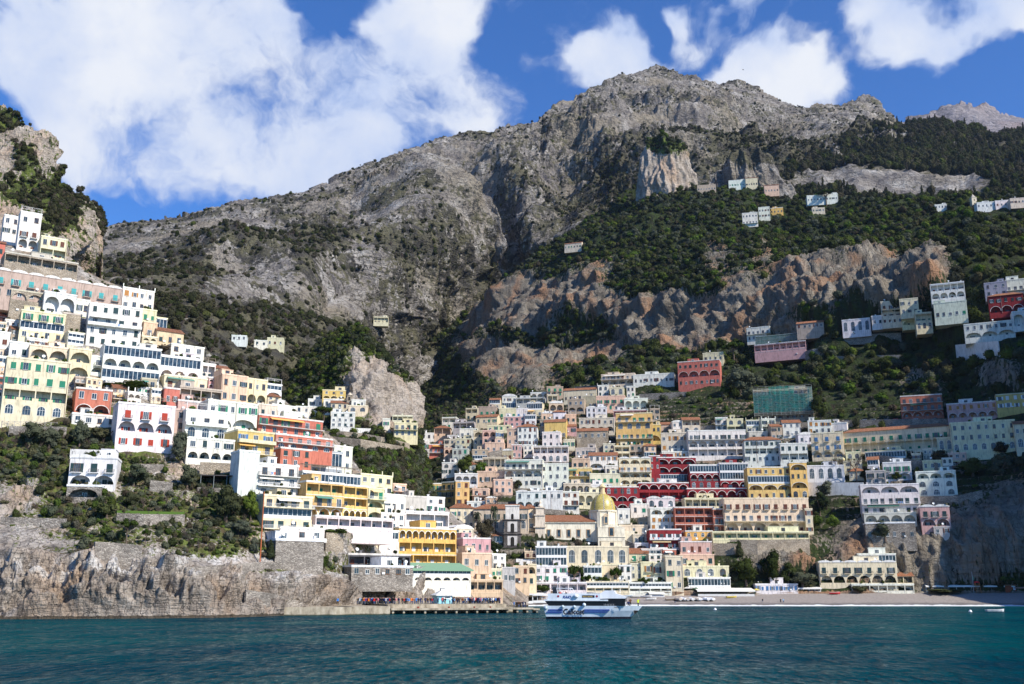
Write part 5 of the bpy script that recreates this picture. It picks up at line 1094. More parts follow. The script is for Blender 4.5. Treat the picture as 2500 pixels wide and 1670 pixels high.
c = T.ramp(T.noise(1.0, v, 5, .7), [(.35, (.17,.14,.10)), (.5, (.34,.29,.21)), (.66, (.50,.44,.34))]); c = T.mix(T.ramp(T.m('ADD', zz, T.m('MULTIPLY', T.noise(.6, P, 3), .5)), [(.35, 1.), (.62, 0.)]), c, (.05,.05,.03))
pbsdf(T, Base_Color=c)
m, T = newmat('dome_tile'); P = T.n('ShaderNodeTexCoord').outputs['Object']; sx = T.n('ShaderNodeSeparateXYZ', {0: P})
an = T.m('ARCTAN2', sx.outputs[1], sx.outputs[0]); q = T.m('MULTIPLY', an, 8/(2*math.pi)); fr = T.m('ABSOLUTE', T.m('SUBTRACT', T.m('FRACT', T.m('ADD', q, 10.5)), .5))
ck = T.n('ShaderNodeTexVoronoi', {'Vector': P, 'Scale': 3.2}); cr_ = T.n('ShaderNodeSeparateColor', {0: ck.outputs['Color']}).outputs[0]
c = T.ramp(cr_, [(.0, (.30,.27,.05)), (.4, (.50,.36,.08)), (.7, (.42,.38,.14)), (1., (.62,.46,.14))])
rib = T.ramp(T.n('ShaderNodeTexChecker', {'Vector': P, 'Scale': 2.6}).outputs['Fac'], [(.4, (.07,.10,.13)), (.6, (.62,.50,.36))])
c = T.mix(T.ramp(fr, [(.055, 1.), (.075, 0.)]), c, rib)
pbsdf(T, Base_Color=c, Roughness=.35, Specular_IOR_Level=.5)

D = ground
def spot(sh, px, py, dy=0): return vat(px, py, D(sh, px, py)+dy)
def pxm(Y, px=1250, py=1300): rx, ry, rz = ray(px, py); return float(Y/ry/F)             # metres per photo pixel there

# ------------------------------------------------------------------ the church with its tiled dome
Yc = 452.0; s = pxm(Yc, 1430, 1300); O = vat(1430, 1336, Yc)
X = lambda px: (px-1430)*s
Z = lambda py: (1336-py)*s*1.02
ch = root('church', O, 0, 'cream church with red tiled nave and green yellow majolica dome', 'church')
cream = (.83,.76,.60)
b = MB(); b.box(X(1330), X(1458), 0, 14, -7, Z(1279)); b.box(X(1327), X(1458), -.5, 14, Z(1279), Z(1276)); b.box(X(1330), X(1458), -.25, -.001, Z(1337), Z(1332)); b.build('nave', 'plaster', ch, cream)
b = MB(); zt = Z(1276)+.05; e = X(1330); f = X(1455); b.poly([(e,-.7,zt),(f,-.7,zt),(f,7,zt+3.4),(e,7,zt+3.4)]); b.poly([(f,14.4,zt),(e,14.4,zt),(e,7,zt+3.4),(f,7,zt+3.4)]); b.poly([(e,-.7,zt-.2),(f,-.7,zt-.2),(f,-.7,zt-.01),(e,-.7,zt-.01)]); b.build('roof', 'roof_tile', ch)
b = MB(); b.box(X(1458), X(1523), -5.5, 12, -7, Z(1292)); K = 12; w_ = X(1523)-X(1458)
for j in range(K):
    a0, a1 = j/K, (j+1)/K; f0 = lambda t: Z(1292)+.3+1.3*math.sin(math.pi*t)**2
    b.poly([(X(1458)+w_*a0,-5.6,Z(1292)),(X(1458)+w_*a1,-5.6,Z(1292)),(X(1458)+w_*a1,-5.6,f0(a1)),(X(1458)+w_*a0,-5.6,f0(a0))]); b.poly([(X(1458)+w_*a0,-5.6,f0(a0)),(X(1458)+w_*a1,-5.6,f0(a1)),(X(1458)+w_*a1,11,f0(a1)),(X(1458)+w_*a0,11,f0(a0))])
b.box(X(1457), X(1524), -5.75, -5.5, Z(1314), Z(1312.4)); b.build('transept', 'plaster', ch, cream)
b = MB(); b.box(X(1523.2), X(1549), -2, 12, -7, Z(1298)); b.build('side_chapel', 'plaster', ch, (.80,.72,.55))
b = MB(); cx = X(1476); cy = 5.0; b.lathe((cx,cy,0), [(6.2,Z(1300)),(6.2,Z(1252)),(6.7,Z(1251.5)),(6.7,Z(1248)),(5.7,Z(1247.5))], 8, a0=R(22.5), a1=R(382.5))
for k in range(8):
    a = R(22.5+45*k); st = len(b.v); b.box(-.75, .75, -.55, .75, Z(1300), Z(1252.5)); b.xf(Matrix.Translation((cx+6.0*math.cos(a), cy+6.0*math.sin(a), 0)) @ Matrix.Rotation(a+math.pi/2, 4, 'Z'), st)
b.build('drum', 'plaster', ch, (.80,.72,.56))
b = MB(); hd = Z(1207)-Z(1248); prof = [(5.75*math.cos(t*math.pi/2)**.85, hd*math.sin(t*math.pi/2)**1.0) for t in [i/12 for i in range(12)]]+[(.9, hd*1.0)]
b.lathe((0,0,0), prof, 32); dm = b.build('dome', 'dome_tile', ch, smooth=True); dm.location = (cx, cy, Z(1248))
b = MB(); b.lathe((cx,cy,0), [(1.5,Z(1208)),(1.5,Z(1204)),(1.1,Z(1203.5)),(1.1,Z(1192)),(1.6,Z(1191.5)),(1.5,Z(1189)),(.1,Z(1181)),(.0,Z(1180.8))], 8); b.build('lantern', 'plaster', ch, (.78,.60,.34))
b = MB(); b.tube((cx,cy,Z(1181)), (cx,cy,Z(1177)), .06); b.box(cx-.3, cx+.3, cy-.04, cy+.04, Z(1179), Z(1178.5)); b.build('cross', 'metal_paint', ch, (.2,.2,.2))
b = MB(); b.box(X(1307), X(1331.5), -1.2, 15, -7, Z(1262)); b.box(X(1303), X(1333), -1.8, 15.5, Z(1290), Z(1287.5)); b.box(X(1305), X(1332), -1.6, 15.3, Z(1262), Z(1259)); b.box(X(1309), X(1329), -.8, 14, Z(1259), Z(1244)); b.box(X(1307), X(1331), -1.2, 14.4, Z(1244), Z(1242)); b.lathe((X(1320),1,0), [(.9,Z(1242)),(1.1,Z(1238)),(.4,Z(1233)),(.55,Z(1229)),(.05,Z(1222))], 8); b.build('bell_gable', 'plaster', ch, (.70,.60,.48))
for px in (1340, 1365, 1389, 1413, 1437):
    o = MB(); w2 = .95; h2 = Z(1294)-Z(1313); z = Z(1313); o.box(-w2, w2, -.16, -.002, z, z+.28); o.box(-w2, w2, -.16, -.002, z+h2-.28, z+h2); o.box(-w2, -w2+.3, -.16, -.002, z+.28, z+h2-.28); o.box(w2-.3, w2, -.16, -.002, z+.28, z+h2-.28)
    fr_ = o.build('window', 'painted_wood', ch, (.42,.28,.16)); fr_.location = (X(px), 0, 0); pn = MB(); pn.box(-w2+.3, w2-.3, -.06, -.004, z+.28, z+h2-.28); pn.build('pane', 'glass_pane', fr_)
o = MB(); o.box(X(1484), X(1497), -5.72, -5.62, Z(1312), Z(1290.5)); wd = o.build('window', 'painted_wood', ch, (.45,.30,.18)); o = MB(); o.box(X(1486.5), X(1494.5), -5.8, -5.73, Z(1310), Z(1293)); o.build('pane', 'glass_pane', wd)
o = MB(); o.box(X(1475), X(1486), cy-6.5, cy-6.0, Z(1281), Z(1262)); o.poly([(X(1474),cy-6.6,Z(1261)),(X(1487),cy-6.6,Z(1261)),(X(1480.5),cy-6.6,Z(1256))]); wd = o.build('window', 'painted_wood', ch, (.55,.42,.28)); o = MB(); o.box(X(1477.5), X(1483.5), cy-6.6, cy-6.51, Z(1279), Z(1265)); o.build('pane', 'glass_pane', wd)

# ------------------------------------------------------------------ bell tower
Yb = 440.0; s = pxm(Yb, 1251, 1300); bt = root('bell_tower', vat(1251, 1366, Yb), 0, 'dark stone bell tower with pale panels standing free left of the church', 'bell tower')
zz_ = lambda py: (1366-py)*s*1.02; hw = 22*s
b = MB()
for i, (ya, yb2, h_) in enumerate(((1366,1339,22.5),(1337,1307,21),(1305,1273.5,20))):
    b.box(-h_*s, h_*s, 0, h_*2*s, zz_(ya) if i else -6, zz_(yb2)); b.box(-(h_+1.6)*s, (h_+1.6)*s, -.4, h_*2*s+.4, zz_(yb2), zz_(yb2-2))
b.build('shaft', 'dark_stone', bt)
b = MB(); b.box(-17*s, 17*s, 1.2, 34*s, zz_(1271), zz_(1240)); b.box(-18.5*s, 18.5*s, .9, 35.5*s, zz_(1240), zz_(1237)); b.build('top_storey', 'plaster', bt, (.72,.68,.62))
for (ya, yb2) in ((1366,1342),(1334,1311),(1302,1277)):
    b = MB(); b.box(-12*s, 12*s, .0-.08 if ya != 1366 else -.08, -.002, zz_(ya)+.2, zz_(yb2)); b.build('panel', 'plaster', bt, (.62,.58,.54))
for (ya, yb2, mt) in ((1335,1314,0),(1303,1282,0),(1272,1259,1)):
    b = MB(); hh = zz_(yb2)-zz_(ya+1); pts = arch_pts(9*s if not mt else 6*s, hh); y_ = -.12 if not mt else 1.1; b.poly([(x,y_,z) for x, z in pts]); b.build('opening', 'dark_interior', bt).location = (0, 0, zz_(ya))
# far bell tower on the ridge
P = spot('town_hill', 2381, 507); s = pxm(P.y, 2381, 500); ft = root('bell_tower', P, 0, 'small distant bell tower with pyramid spire on the right ridge', 'bell tower')
b = MB(); b.box(-6*s, 6*s, 0, 12*s, -8, 26*s); b.box(-6.8*s, 6.8*s, -.8*s, 12.8*s, 26*s, 27*s); b.build('shaft', 'plaster', ft, (.74,.64,.48))
b = MB(); a = 5.5*s; z0 = 27*s; z1 = 38*s; [b.poly([(x1_*a,6*s+y1_*a,z0),(x2_*a,6*s+y2_*a,z0),(0,6*s,z1)]) for (x1_,y1_,x2_,y2_) in ((-1,-1,1,-1),(1,-1,1,1),(1,1,-1,1),(-1,1,-1,-1))]; b.build('spire', 'plaster', ft, (.45,.40,.34))
for z in (8*s, 18*s): b = MB(); b.box(-1.2*s, 1.2*s, -.1, -.002, z, z+4*s); b.build('opening', 'dark_interior', ft)
# small hamlet turret
P = spot('limestone_knob', 852, 994); ht = root('bell_turret', P, 0, 'small stone bell turret in the hamlet under the knob', 'bell turret'); b = MB(); b.box(-1.3, 1.3, 0, 2.6, -3, 6.2); b.box(-1.5, 1.5, -.2, 2.8, 6.2, 6.5); b.build('shaft', 'tan_stone', ht)
b = MB(); b.lathe((0,1.3,6.5), [(1.3,0),(1.0,.8),(.1,1.6)], 8); b.build('cap', 'plaster', ht, (.6,.52,.4)); b = MB(); b.box(-.45, .45, -.1, -.002, 3.8, 5.4); b.build('opening', 'dark_interior', ht)

# ------------------------------------------------------------------ netted building site
P, th, W, H = place('town_hill', 1840, 1984, 946, 1024, -14)
st_ = building(P, th, W, H*.93, 'Z', 'w5 w5 w5 w5 c4', 'f', 'large building behind scaffolding and teal netting above the road', 'building site', name='house', ext=5, dep=11)
sf = root('scaffolding', P, th, 'steel scaffolding hung with teal netting in front of the large building', 'scaffolding')
b = MB(); n_ = 13
for i in range(n_+1):
    x = -W/2+W*i/n_
    for y in (-1.9, -.9): b.tube((x,y,H*.12), (x,y,H*(1.02 if i % 2 else .98)), .06, n=5)
for j in range(9):
    z = H*.14+j*H*.105; b.box(-W/2, W/2, -1.95, -.9, z-.06, z); b.tube((-W/2,-1.95,z+1), (W/2,-1.95,z+1), .05, n=5)
b.build('poles', 'metal_paint', sf, (.40,.42,.40))
for (a0, a1, z0, z1, c) in ((-.5, .5, .22, .76, (.01,.22,.20)), (-.23, .2, .765, 1.02, (.01,.30,.25)), (.43, .5, .765, .96, (.02,.2,.2)), (-.5, -.24, .765, .85, (.10,.25,.24))):
    b = MB(); N_ = 14; x0 = W*a0; x1 = W*a1
    for i in range(N_): u, v_ = x0+(x1-x0)*i/N_, x0+(x1-x0)*(i+1)/N_; du_ = .12*math.sin(i*1.9); dv_ = .12*math.sin((i+1)*1.9); b.poly([(u,-2.05+du_,H*z0),(v_,-2.05+dv_,H*z0),(v_,-2.05+dv_,H*z1),(u,-2.05+du_,H*z1)])
    b.build('net', 'net', sf, c)
P, th, W, H = place('town_hill', 1844, 1966, 818, 840, -24)
sf = root('scaffolding', P, th, 'pale green netted scaffolding wrapped round the top of the pink villa', 'scaffolding'); b = MB()
for i in range(11): x = -W/2+W*i/10; b.tube((x,-1.2,-1), (x,-1.2,H), .06, n=5)
for z in (0, 2, 4): b.box(-W/2, W/2, -1.25, -.3, z, z+.06)
b.build('poles', 'metal_paint', sf, (.45,.45,.42)); b = MB(); b.poly([(-W/2,-1.35,-.5),(W/2,-1.35,-.5),(W/2,-1.35,H),(-W/2,-1.35,H)]); b.build('net', 'net', sf, (.08,.22,.20)); b = MB(); b.box(-W/2, W/2, -1.2, 6, H, H+.15); b.build('sheet_roof', 'canvas', sf, (.55,.58,.56))
b = MB(); b.box(-W/2+.3, W/2-.3, 0, 9, -2, H-.5); b.build('wall', 'plaster', sf, (.5,.42,.38))

# ------------------------------------------------------------------ retaining walls and roads
def ribbon(name, label, cat, sh, pts, mat='stone_wall', thick=.7, road=0, group=None, color=None, par=False):
    """a wall following the slope; pts are (px, top row, height in photo pixels)"""
    b = MB(); L = []
    for (px, py, h_) in pts:
        q = spot(sh, px, py+h_); top = vat(px, py, q.y); L.append((q, top.z))
    for (p0, z0), (p1, z1) in zip(L[:-1], L[1:]):
        d = Vector((p1.x-p0.x, p1.y-p0.y, 0)).normalized(); n = Vector((-d.y, d.x, 0))*thick
        a, b_, = p0, p1; lo0, lo1 = p0.z-4, p1.z-4
        A = [(a.x,a.y),(b_.x,b_.y),(b_.x+n.x,b_.y+n.y),(a.x+n.x,a.y+n.y)]
        b.poly([(A[0][0],A[0][1],lo0),(A[1][0],A[1][1],lo1),(A[1][0],A[1][1],z1),(A[0][0],A[0][1],z0)]); b.poly([(A[3][0],A[3][1],lo0),(A[2][0],A[2][1],lo1),(A[2][0],A[2][1],z1),(A[3][0],A[3][1],z0)][::-1])
        b.poly([(A[0][0],A[0][1],z0),(A[1][0],A[1][1],z1),(A[2][0],A[2][1],z1),(A[3][0],A[3][1],z0)])
    for (p, z), e in ((L[0], 0), (L[-1], -1)):
        q = L[1][0] if e == 0 else L[-2][0]; d = (Vector((q.x-p.x, q.y-p.y, 0))*(1 if e == 0 else -1)).normalized(); n = Vector((-d.y, d.x, 0))*thick; b.poly([(p.x,p.y,p.z-4),(p.x+n.x,p.y+n.y,p.z-4),(p.x+n.x,p.y+n.y,z),(p.x,p.y,z)])
    o = b.build(name, mat, None, color); tag(o, label, cat, group)
    if road:
        r = MB()
        for (p0, z0), (p1, z1) in zip(L[:-1], L[1:]):
            d = Vector((p1.x-p0.x, p1.y-p0.y, 0)).normalized(); n = Vector((-d.y, d.x, 0)); a = n*thick; c = n*(thick+road)
            r.poly([(p0.x+a.x,p0.y+a.y,z0-.95),(p1.x+a.x,p1.y+a.y,z1-.95),(p1.x+c.x,p1.y+c.y,z1-.95),(p0.x+c.x,p0.y+c.y,z0-.95)])
        tag(r.build('road', 'asphalt'), kind='structure')
    return o, L
simple('asphalt', (.07,.07,.07), .9); simple('lawn', (.07,.13,.02), .95)
RW1 = ribbon('road_wall', 'pale parapet wall of the road curving round the limestone knob', 'road wall', 'limestone_knob', [(788,1052,9),(840,1053,9),(885,1058,9),(930,1066,9),(975,1076,8),(1000,1083,7)], 'tan_stone', .6, 6)
RW2 = ribbon('road_wall', 'long grey road wall with parked cars above the big tiled palace', 'road wall', 'town_hill', [(1620,1043,9),(1700,1040,9),(1800,1036,12),(1930,1032,13),(2030,1028,11),(2150,1024,12),(2300,1022,12),(2400,1024,10)], 'stone_wall', .7, 7)
RW3 = ribbon('road_wall', 'curving arched road wall in the shaded valley by a white van', 'road wall', 'town_hill', [(1074,1112,9),(1150,1111,9),(1195,1104,10),(1240,1094,10),(1300,1088,9)], 'stone_wall', .7, 6)
TW = [('headland', [(0,1262,16),(160,1266,16)], 'terrace wall of loose grey rubble at the far left garden'), ('headland', [(283,1252,26),(350,1255,26),(450,1256,24)], 'terrace wall under the bright grass strip'), ('headland', [(230,1322,30),(290,1326,34),(345,1332,30)], 'light grey sea wall above the split in the cliff'),
 ('headland', [(170,1096,20),(285,1100,16)], 'grey terrace wall above the lone white vaulted house'), ('headland', [(330,1132,14),(400,1134,12)], 'short terrace wall with an orange shelter left of the olive trees'), ('headland', [(487,1128,32),(580,1132,30)], 'tall tan buttressed wall below the four maroon doored arches'),
 ('headland', [(365,1172,24),(420,1178,24)], 'rough garden wall below the first olive tree'), ('headland', [(455,1385,12),(640,1372,16),(720,1374,14)], 'long stone path wall on the brink of the sea cliff'), ('headland', [(795,1300,40),(830,1302,44),(868,1300,40)], 'rounded cream retaining wall below the hotel terrace'),
 ('headland', [(20,1040,22),(160,1042,24)], 'pinkish rubble wall behind the crossed wooden fence'), ('headland', [(960,1408,16),(1010,1412,16)], 'whitewashed wall at the foot of the stone storehouse'),
 ('town_hill', [(1736,1326,22),(1850,1328,22),(1978,1326,22)], 'tall dark retaining wall under the vine terrace of the big cream hotel'), ('town_hill', [(1736,1316,10),(1850,1318,10),(1978,1316,10)], 'whitewashed terrace parapet of the big cream hotel'), ('town_hill', [(1972,1178,28),(2110,1178,26)], 'ivy hung wall below the low white arched doors'),
 ('town_hill', [(2240,1212,20),(2340,1210,18),(2400,1196,14)], 'stone wall with arrow slits below the blue arched windows'), ('town_hill', [(2336,842,38),(2380,838,38),(2440,832,34)], 'grey bastion wall with white railing at the upper right'), ('town_hill', [(1430,1092,14),(1500,1094,14)], 'grey stained wall under the ruin'),
 ('town_hill', [(1310,1128,8),(1400,1128,8)], 'low wall with plants left of the ruin'), ('town_hill', [(1650,914,16),(1720,918,14)], 'ruined stone shed wall among the trees'), ('town_hill', [(1966,858,14),(1985,852,18),(2040,846,12)], 'grey stone wall beside the pink villa'), ('town_hill', [(2060,818,10),(2200,812,10)], 'terrace wall below the blue arched windows house'),
 ('town_hill', [(2030,870,8),(2200,866,8)], 'long garden terrace wall in the middle of the upper right slope'), ('town_hill', [(1290,1240,10),(1380,1246,10)], 'shadowed wall behind the nave roof'), ('town_hill', [(1480,1300,12),(1580,1340,10)], 'rough wall right of the church'), ('town_hill', [(1590,1350,18),(1660,1356,14)], 'cream wall below the dark red apartments'),
 ('town_hill', [(1150,1226,10),(1240,1226,10)], 'wall of the car park above the monastery palace'), ('town_hill', [(2140,1110,14),(2290,1130,20)], 'sloping stair wall under the long palace'), ('town_hill', [(1108,1296,20),(1230,1300,20)], 'tan garden wall of the monastery palace'), ('town_hill', [(1260,1364,10),(1310,1366,10)], 'white parapet at the foot of the dark bell tower'),
 ('limestone_knob', [(820,1044,12),(905,1046,12)], 'stone wall at the foot of the tall white hamlet house'), ('limestone_knob', [(800,1064,26),(880,1072,26),(985,1090,20)], 'pale retaining wall beneath the curving knob road'), ('town_hill', [(1560,962,8),(1680,956,8)], 'dark garden wall above the big yellow palazzo'), ('town_hill', [(1400,944,5),(1480,940,5)], 'faint wall below the grey arcaded hotel'),
 ('headland', [(600,1440,26),(660,1448,22),(740,1470,8)], 'sloping wall of the stairs down to the quay')]
for sh_, pts, lab in TW: ribbon('terrace_wall', lab, 'wall', sh_, pts, 'tan_stone' if 'tan' in lab or 'cream' in lab or 'pale' in lab else ('plaster' if 'white' in lab else 'stone_wall'), .6, 0, 'retaining walls of the terraces', (.78,.75,.7))
b, L = ribbon('grass_strip', None, None, 'headland', [(285,1246,8),(350,1248,8),(450,1250,8)], 'lawn', 2.0); b['kind'] = 'stuff'

# ------------------------------------------------------------------ quays and pier
def slab(name, label, cat, a, b_, depth, z0, z1, mat='concrete', parent=None, kind=None, color=None):
    d = (b_-a); d.z = 0; L_ = d.length; rz = math.atan2(d.y, d.x); m_ = MB(); m_.box(0, L_, 0, depth, z0, z1); o = m_.build(name, mat, parent, color); o.location = (a.x, a.y, 0); o.rotation_euler.z = rz
    tag(o, label, cat, None, kind); return o, L_, rz
wp = lambda x, y: onz(x, y, 0)
slab('stone_ledge', 'long low tan ledge at the waterline under the sea cliff', 'ledge', wp(278,1506), wp(655,1503.5), 6, -2, .55)
slab('stone_quay', 'left stained concrete quay with a dark arch recess', 'quay', wp(655,1503.5), wp(815,1502.5), 22, -2, 1.95)
slab('stone_quay', 'middle grey concrete quay block left of the rusty end', 'quay', wp(815,1502.5), wp(858,1502), 24, -2, 1.9)
slab('stone_quay', 'yellowish concrete quay blocks with rust stains in the middle', 'quay', wp(858,1501.5), wp(952,1500.5), 28, -2, 2.0)
pr = root('landing_pier', wp(955,1499.5), 0, 'long concrete landing pier on piles where the crowd waits', 'pier'); a = wp(955,1499.5); e_ = wp(1318,1496.5); d = e_-a; L_ = d.length; pr.rotation_euler.z = math.atan2(d.y, d.x)
b = MB(); b.box(0, L_*.955, 0, 4.0, .95, 1.4); b.box(L_*.955, L_, 0, 4, .75, 1.2); b.build('deck', 'concrete', pr)
for i in range(15): b = MB(); b.box(-.25, .25, .4, 3.4, -2, .94); b.build('pile', 'concrete', pr).location = (.6+i*(L_-1.2)/14, 0, 0)
b = MB(); b.box(0, L_*.80, 4.001, 46, -2, 2.35); b.box(L_*.80, L_*.9, 8, 40, -2, 1.5); b.build('upper_quay', 'concrete', pr)
b = MB(); [b.box(L_*t, L_*t+.5, .2, .7, 1.4, 1.85) for t in (.17,)]; b.build('bollard', 'metal_paint', pr, (.25,.05,.03))
for t in (.38, .55, .66): b = MB(); b.tube((L_*t,.5,1.4), (L_*t,.5,1.8), .22, .28, 8); b.build('bollard', 'metal_paint', pr, (.25,.05,.03))
QZ = 2.36; prz = pr.rotation_euler.z; pa = a.copy()
def onquay(px, depth):                                               # a point on the upper quay seen at this photo column
    # intersect the vertical plane of the column with the line parallel to the quay front at this depth
    dv = Vector((math.cos(prz), math.sin(prz), 0)); nv = Vector((-dv.y, dv.x, 0)); q0 = pa+nv*depth; rx, ry, rz = [float(v) for v in ray(px, 1478)]; t = (q0.x*nv.x+q0.y*nv.y)/(rx*nv.x+ry*nv.y); return Vector((rx*t, ry*t, QZ))
# cut the quay's rock foot: promenade behind
kx = onquay(1086, 14); kk = root('ticket_kiosk', kx, prz, 'light blue ticket kiosk with white pyramid roof on the pier', 'kiosk'); s = pxm(kx.y, 1086, 1470)
b = MB(); w_ = 19*s; h_ = 20*s; b.box(-w_, w_, 0, 5, 0, h_); b.build('body', 'painted_wood', kk, (.30,.62,.72))
b = MB(); e = w_+.6; zt = h_+.02; ap = (0, 2.5, h_+1.5)
for q in (((-e,-.6),(e,-.6)),((e,-.6),(e,5.6)),((e,5.6),(-e,5.6)),((-e,5.6),(-e,-.6))): b.poly([(q[0][0],q[0][1],zt),(q[1][0],q[1][1],zt),ap])
b.box(-e, e, -.6, 5.6, zt-.15, zt-.002); b.box(-.6, .6, 1.9, 3.1, h_+.9, h_+1.9); b.poly([(-.8,1.7,h_+1.9),(.8,1.7,h_+1.9),(0,2.5,h_+2.6)]); b.poly([(.8,1.7,h_+1.9),(.8,3.3,h_+1.9),(0,2.5,h_+2.6)]); b.build('roof', 'plaster', kk, (.8,.78,.72))
b = MB(); b.box(-.7, w_-.3, -.08, -.002, 1.2, 1.9); b.box(-.7, w_-.3, -.1, -.002, 1.9, h_-.15); b.build('counter', 'painted_wood', kk, (.75,.8,.78)); b = MB(); b.box(0, w_-.8, -.14, -.101, 1.5, h_-.5); b.build('window', 'glass_pane', kk)

# ------------------------------------------------------------------ the white passenger boat
bs = wp(1337, 1510.5); be = wp(1541, 1511.5); d = be-bs; d.z = 0; u = d.length/1600.0                   # u: metres per close-up pixel
fy = root('passenger_boat', bs, math.atan2(d.y, d.x), 'white passenger boat with blue stripes lying off the pier', 'passenger boat')
fx = lambda X_: (X_-290)*u
fz = lambda Y_: (872-Y_)*u
def hull_side(xs_, zt, zb, bow): pass
b = MB(); secs = []                                                  # sections: x at deck, x at water, half-beams
N_ = 26; Bm = 2.9
for i in range(N_+1):
    t = i/N_; xd = fx(250)+(fx(2110)-fx(250))*t; xw = fx(292)+(fx(1890)-fx(292))*t
    hb = Bm*(1-max(0, (t-.62)/.38)**2.1); hw_ = Bm*.92*(1-max(0, (t-.5)/.5)**1.9); hb = max(hb, .03); hw_ = max(hw_, .02)
    secs.append([(xw-.0, -hw_*.9, fz(925)), (xw, -hw_, fz(826)), ((xw*.35+xd*.65), -hw_*.35-hb*.65, fz(715)), (xd, -hb, fz(628)), (xd, hb, fz(628)), ((xw*.35+xd*.65), hw_*.35+hb*.65, fz(715)), (xw, hw_, fz(826)), (xw, hw_*.9, fz(925))])
bt_ = MB()
for i in range(N_):
    for j in range(7):
        q = [secs[i][j], secs[i+1][j], secs[i+1][j+1], secs[i][j+1]]; (bt_ if j in (0, 6) else b).poly(q)
for mbx, js in ((b, (1,2,3,4,5,6)), (bt_, (0,1,6,7))): mbx.poly([secs[0][j] for j in js][::-1])
hl = b.build('hull', 'hull_paint', fy, (.66,.74,.80)); bt_.build('waterline_band', 'hull_paint', hl, (.012,.012,.02))
for p in hl.data.polygons: p.use_smooth = False
yF = -Bm
b = MB()
for (xa, xb, ya, yb2, sk) in ((345,618,692,718,0),(310,600,735,757,0),(1030,1512,690,715,-28),(1024,1468,730,750,-24)):
    b = MB(); b.box(fx(xa), fx(xb)+sk*u*.3, yF-.03, yF+.25, fz(yb2), fz(ya)); b.build('blue_stripe', 'letter_blue', hl)
b = MB(); b.poly([(fx(270),yF+.25,fz(538)),(fx(1800),yF+.25,fz(538)),(fx(1800),yF+.25,fz(626)),(fx(345),yF+.25,fz(626))]); b.box(fx(345), fx(1330), yF+.26, -yF-.26, fz(626), fz(536)); b.build('cabin_glass', 'tinted_glass', fy)
b = MB(); b.box(fx(1320), fx(1790), yF+.5, -yF-.5, fz(628), fz(552)); st = len(b.v); b.build('foredeck_house', 'hull_paint', fy, (.78,.79,.8))
b = MB(); b.box(fx(1300), fx(1800), yF+.42, -yF-.42, fz(552), fz(480)); b.build('windscreen', 'tinted_glass', fy)
b = MB(); b.box(fx(255), fx(1480), yF+.02, -yF-.02, fz(538), fz(512)); b.box(fx(330), fx(1330), yF+.1, yF+.18, fz(512), fz(402)); b.box(fx(330), fx(1330), -yF-.18, -yF-.1, fz(512), fz(402)); b.box(fx(322), fx(332), yF+.1, -yF-.1, fz(512), fz(470)); b.build('upper_deck', 'hull_paint', fy, (.74,.79,.82))
b = MB(); pts = [(1270,440),(1420,345),(1590,345),(1620,400),(1830,470),(1800,492),(1480,492),(1300,500)]
for y_ in (yF+.35, -yF-.35): b.poly([(fx(x), y_, fz(z)) for x, z in (pts if y_ < 0 else pts[::-1])])
for i in range(len(pts)): (x0_, z0_), (x1_, z1_) = pts[i], pts[(i+1) % len(pts)]; b.poly([(fx(x0_),yF+.35,fz(z0_)),(fx(x1_),yF+.35,fz(z1_)),(fx(x1_),-yF-.35,fz(z1_)),(fx(x0_),-yF-.35,fz(z0_))])
b.build('wheelhouse', 'hull_paint', fy, (.82,.83,.84))
b = MB()
for y_ in (yF+.4, -yF-.4): b.tube((fx(520),y_,fz(402)), (fx(500),y_,fz(305)), .06); b.tube((fx(800),y_,fz(402)), (fx(750),y_,fz(305)), .06); b.tube((fx(500),y_,fz(305)), (fx(750),y_,fz(305)), .07)
b.tube((fx(500),yF+.4,fz(305)), (fx(500),-yF-.4,fz(305)), .07); b.tube((fx(750),yF+.4,fz(305)), (fx(750),-yF-.4,fz(305)), .07); b.build('deck_frame', 'metal_paint', fy, (.8,.8,.8))
b = MB(); b.box(fx(408), fx(492), -1.2, 1.2, fz(405), fz(302)); b.build('funnel', 'hull_paint', fy, (.03,.03,.035))
b = MB(); [b.tube((fx(X_),yF+.3,fz(512)), (fx(X_),yF+.3,fz(470)), .14) for X_ in ()]; b.lathe((0,0,0), [(.0,-.5),(.35,-.48),(.42,0),(.35,.48),(0,.5)], 12); b.xf(Matrix.Translation((fx(400), yF+.7, fz(450))) @ Matrix.Rotation(math.pi/2, 4, 'Y')); b.build('life_raft', 'hull_paint', fy, (.5,.62,.66), smooth=True)
b = MB(); b.lathe((0,0,0), [(.0,-.45),(.3,-.43),(.36,0),(.3,.43),(0,.45)], 12); b.xf(Matrix.Translation((fx(875), yF-.12, fz(450))) @ Matrix.Rotation(math.pi/2, 4, 'Y')); b.build('life_raft', 'hull_paint', fy, (.75,.77,.78), smooth=True)
b = MB(); b.tube((fx(490),0,fz(302)), (fx(490),0,fz(165)), .04); st_f = b.build('flagstaff', 'metal_paint', fy, (.8,.8,.8))
b = MB(); fl = [((.02,.30,.10), 0), ((.8,.8,.8), 1), ((.55,.03,.03), 2)]
for cc_, k in fl: b = MB(); x0_ = fx(490)-.06-k*.0; z_ = fz(172)-k*.26; b.poly([(fx(496)-k*.08,0,z_),(fx(515)-k*.2,-.12,z_-.02),(fx(512)-k*.25,-.16,z_-.30),(fx(494)-k*.14,-.02,z_-.27)]); b.build('flag', 'cloth', st_f, cc_)
b = MB()
for i in range(28): X_ = fx(820)+(fx(1330)-fx(820))*i/27; b.box(X_-.02, X_+.02, yF+.12, yF+.16, fz(402), fz(375))
b.box(fx(800), fx(1335), yF+.11, yF+.17, fz(378), fz(372)); b.build('deck_rail', 'metal_paint', fy, (.8,.8,.8))
b = MB()
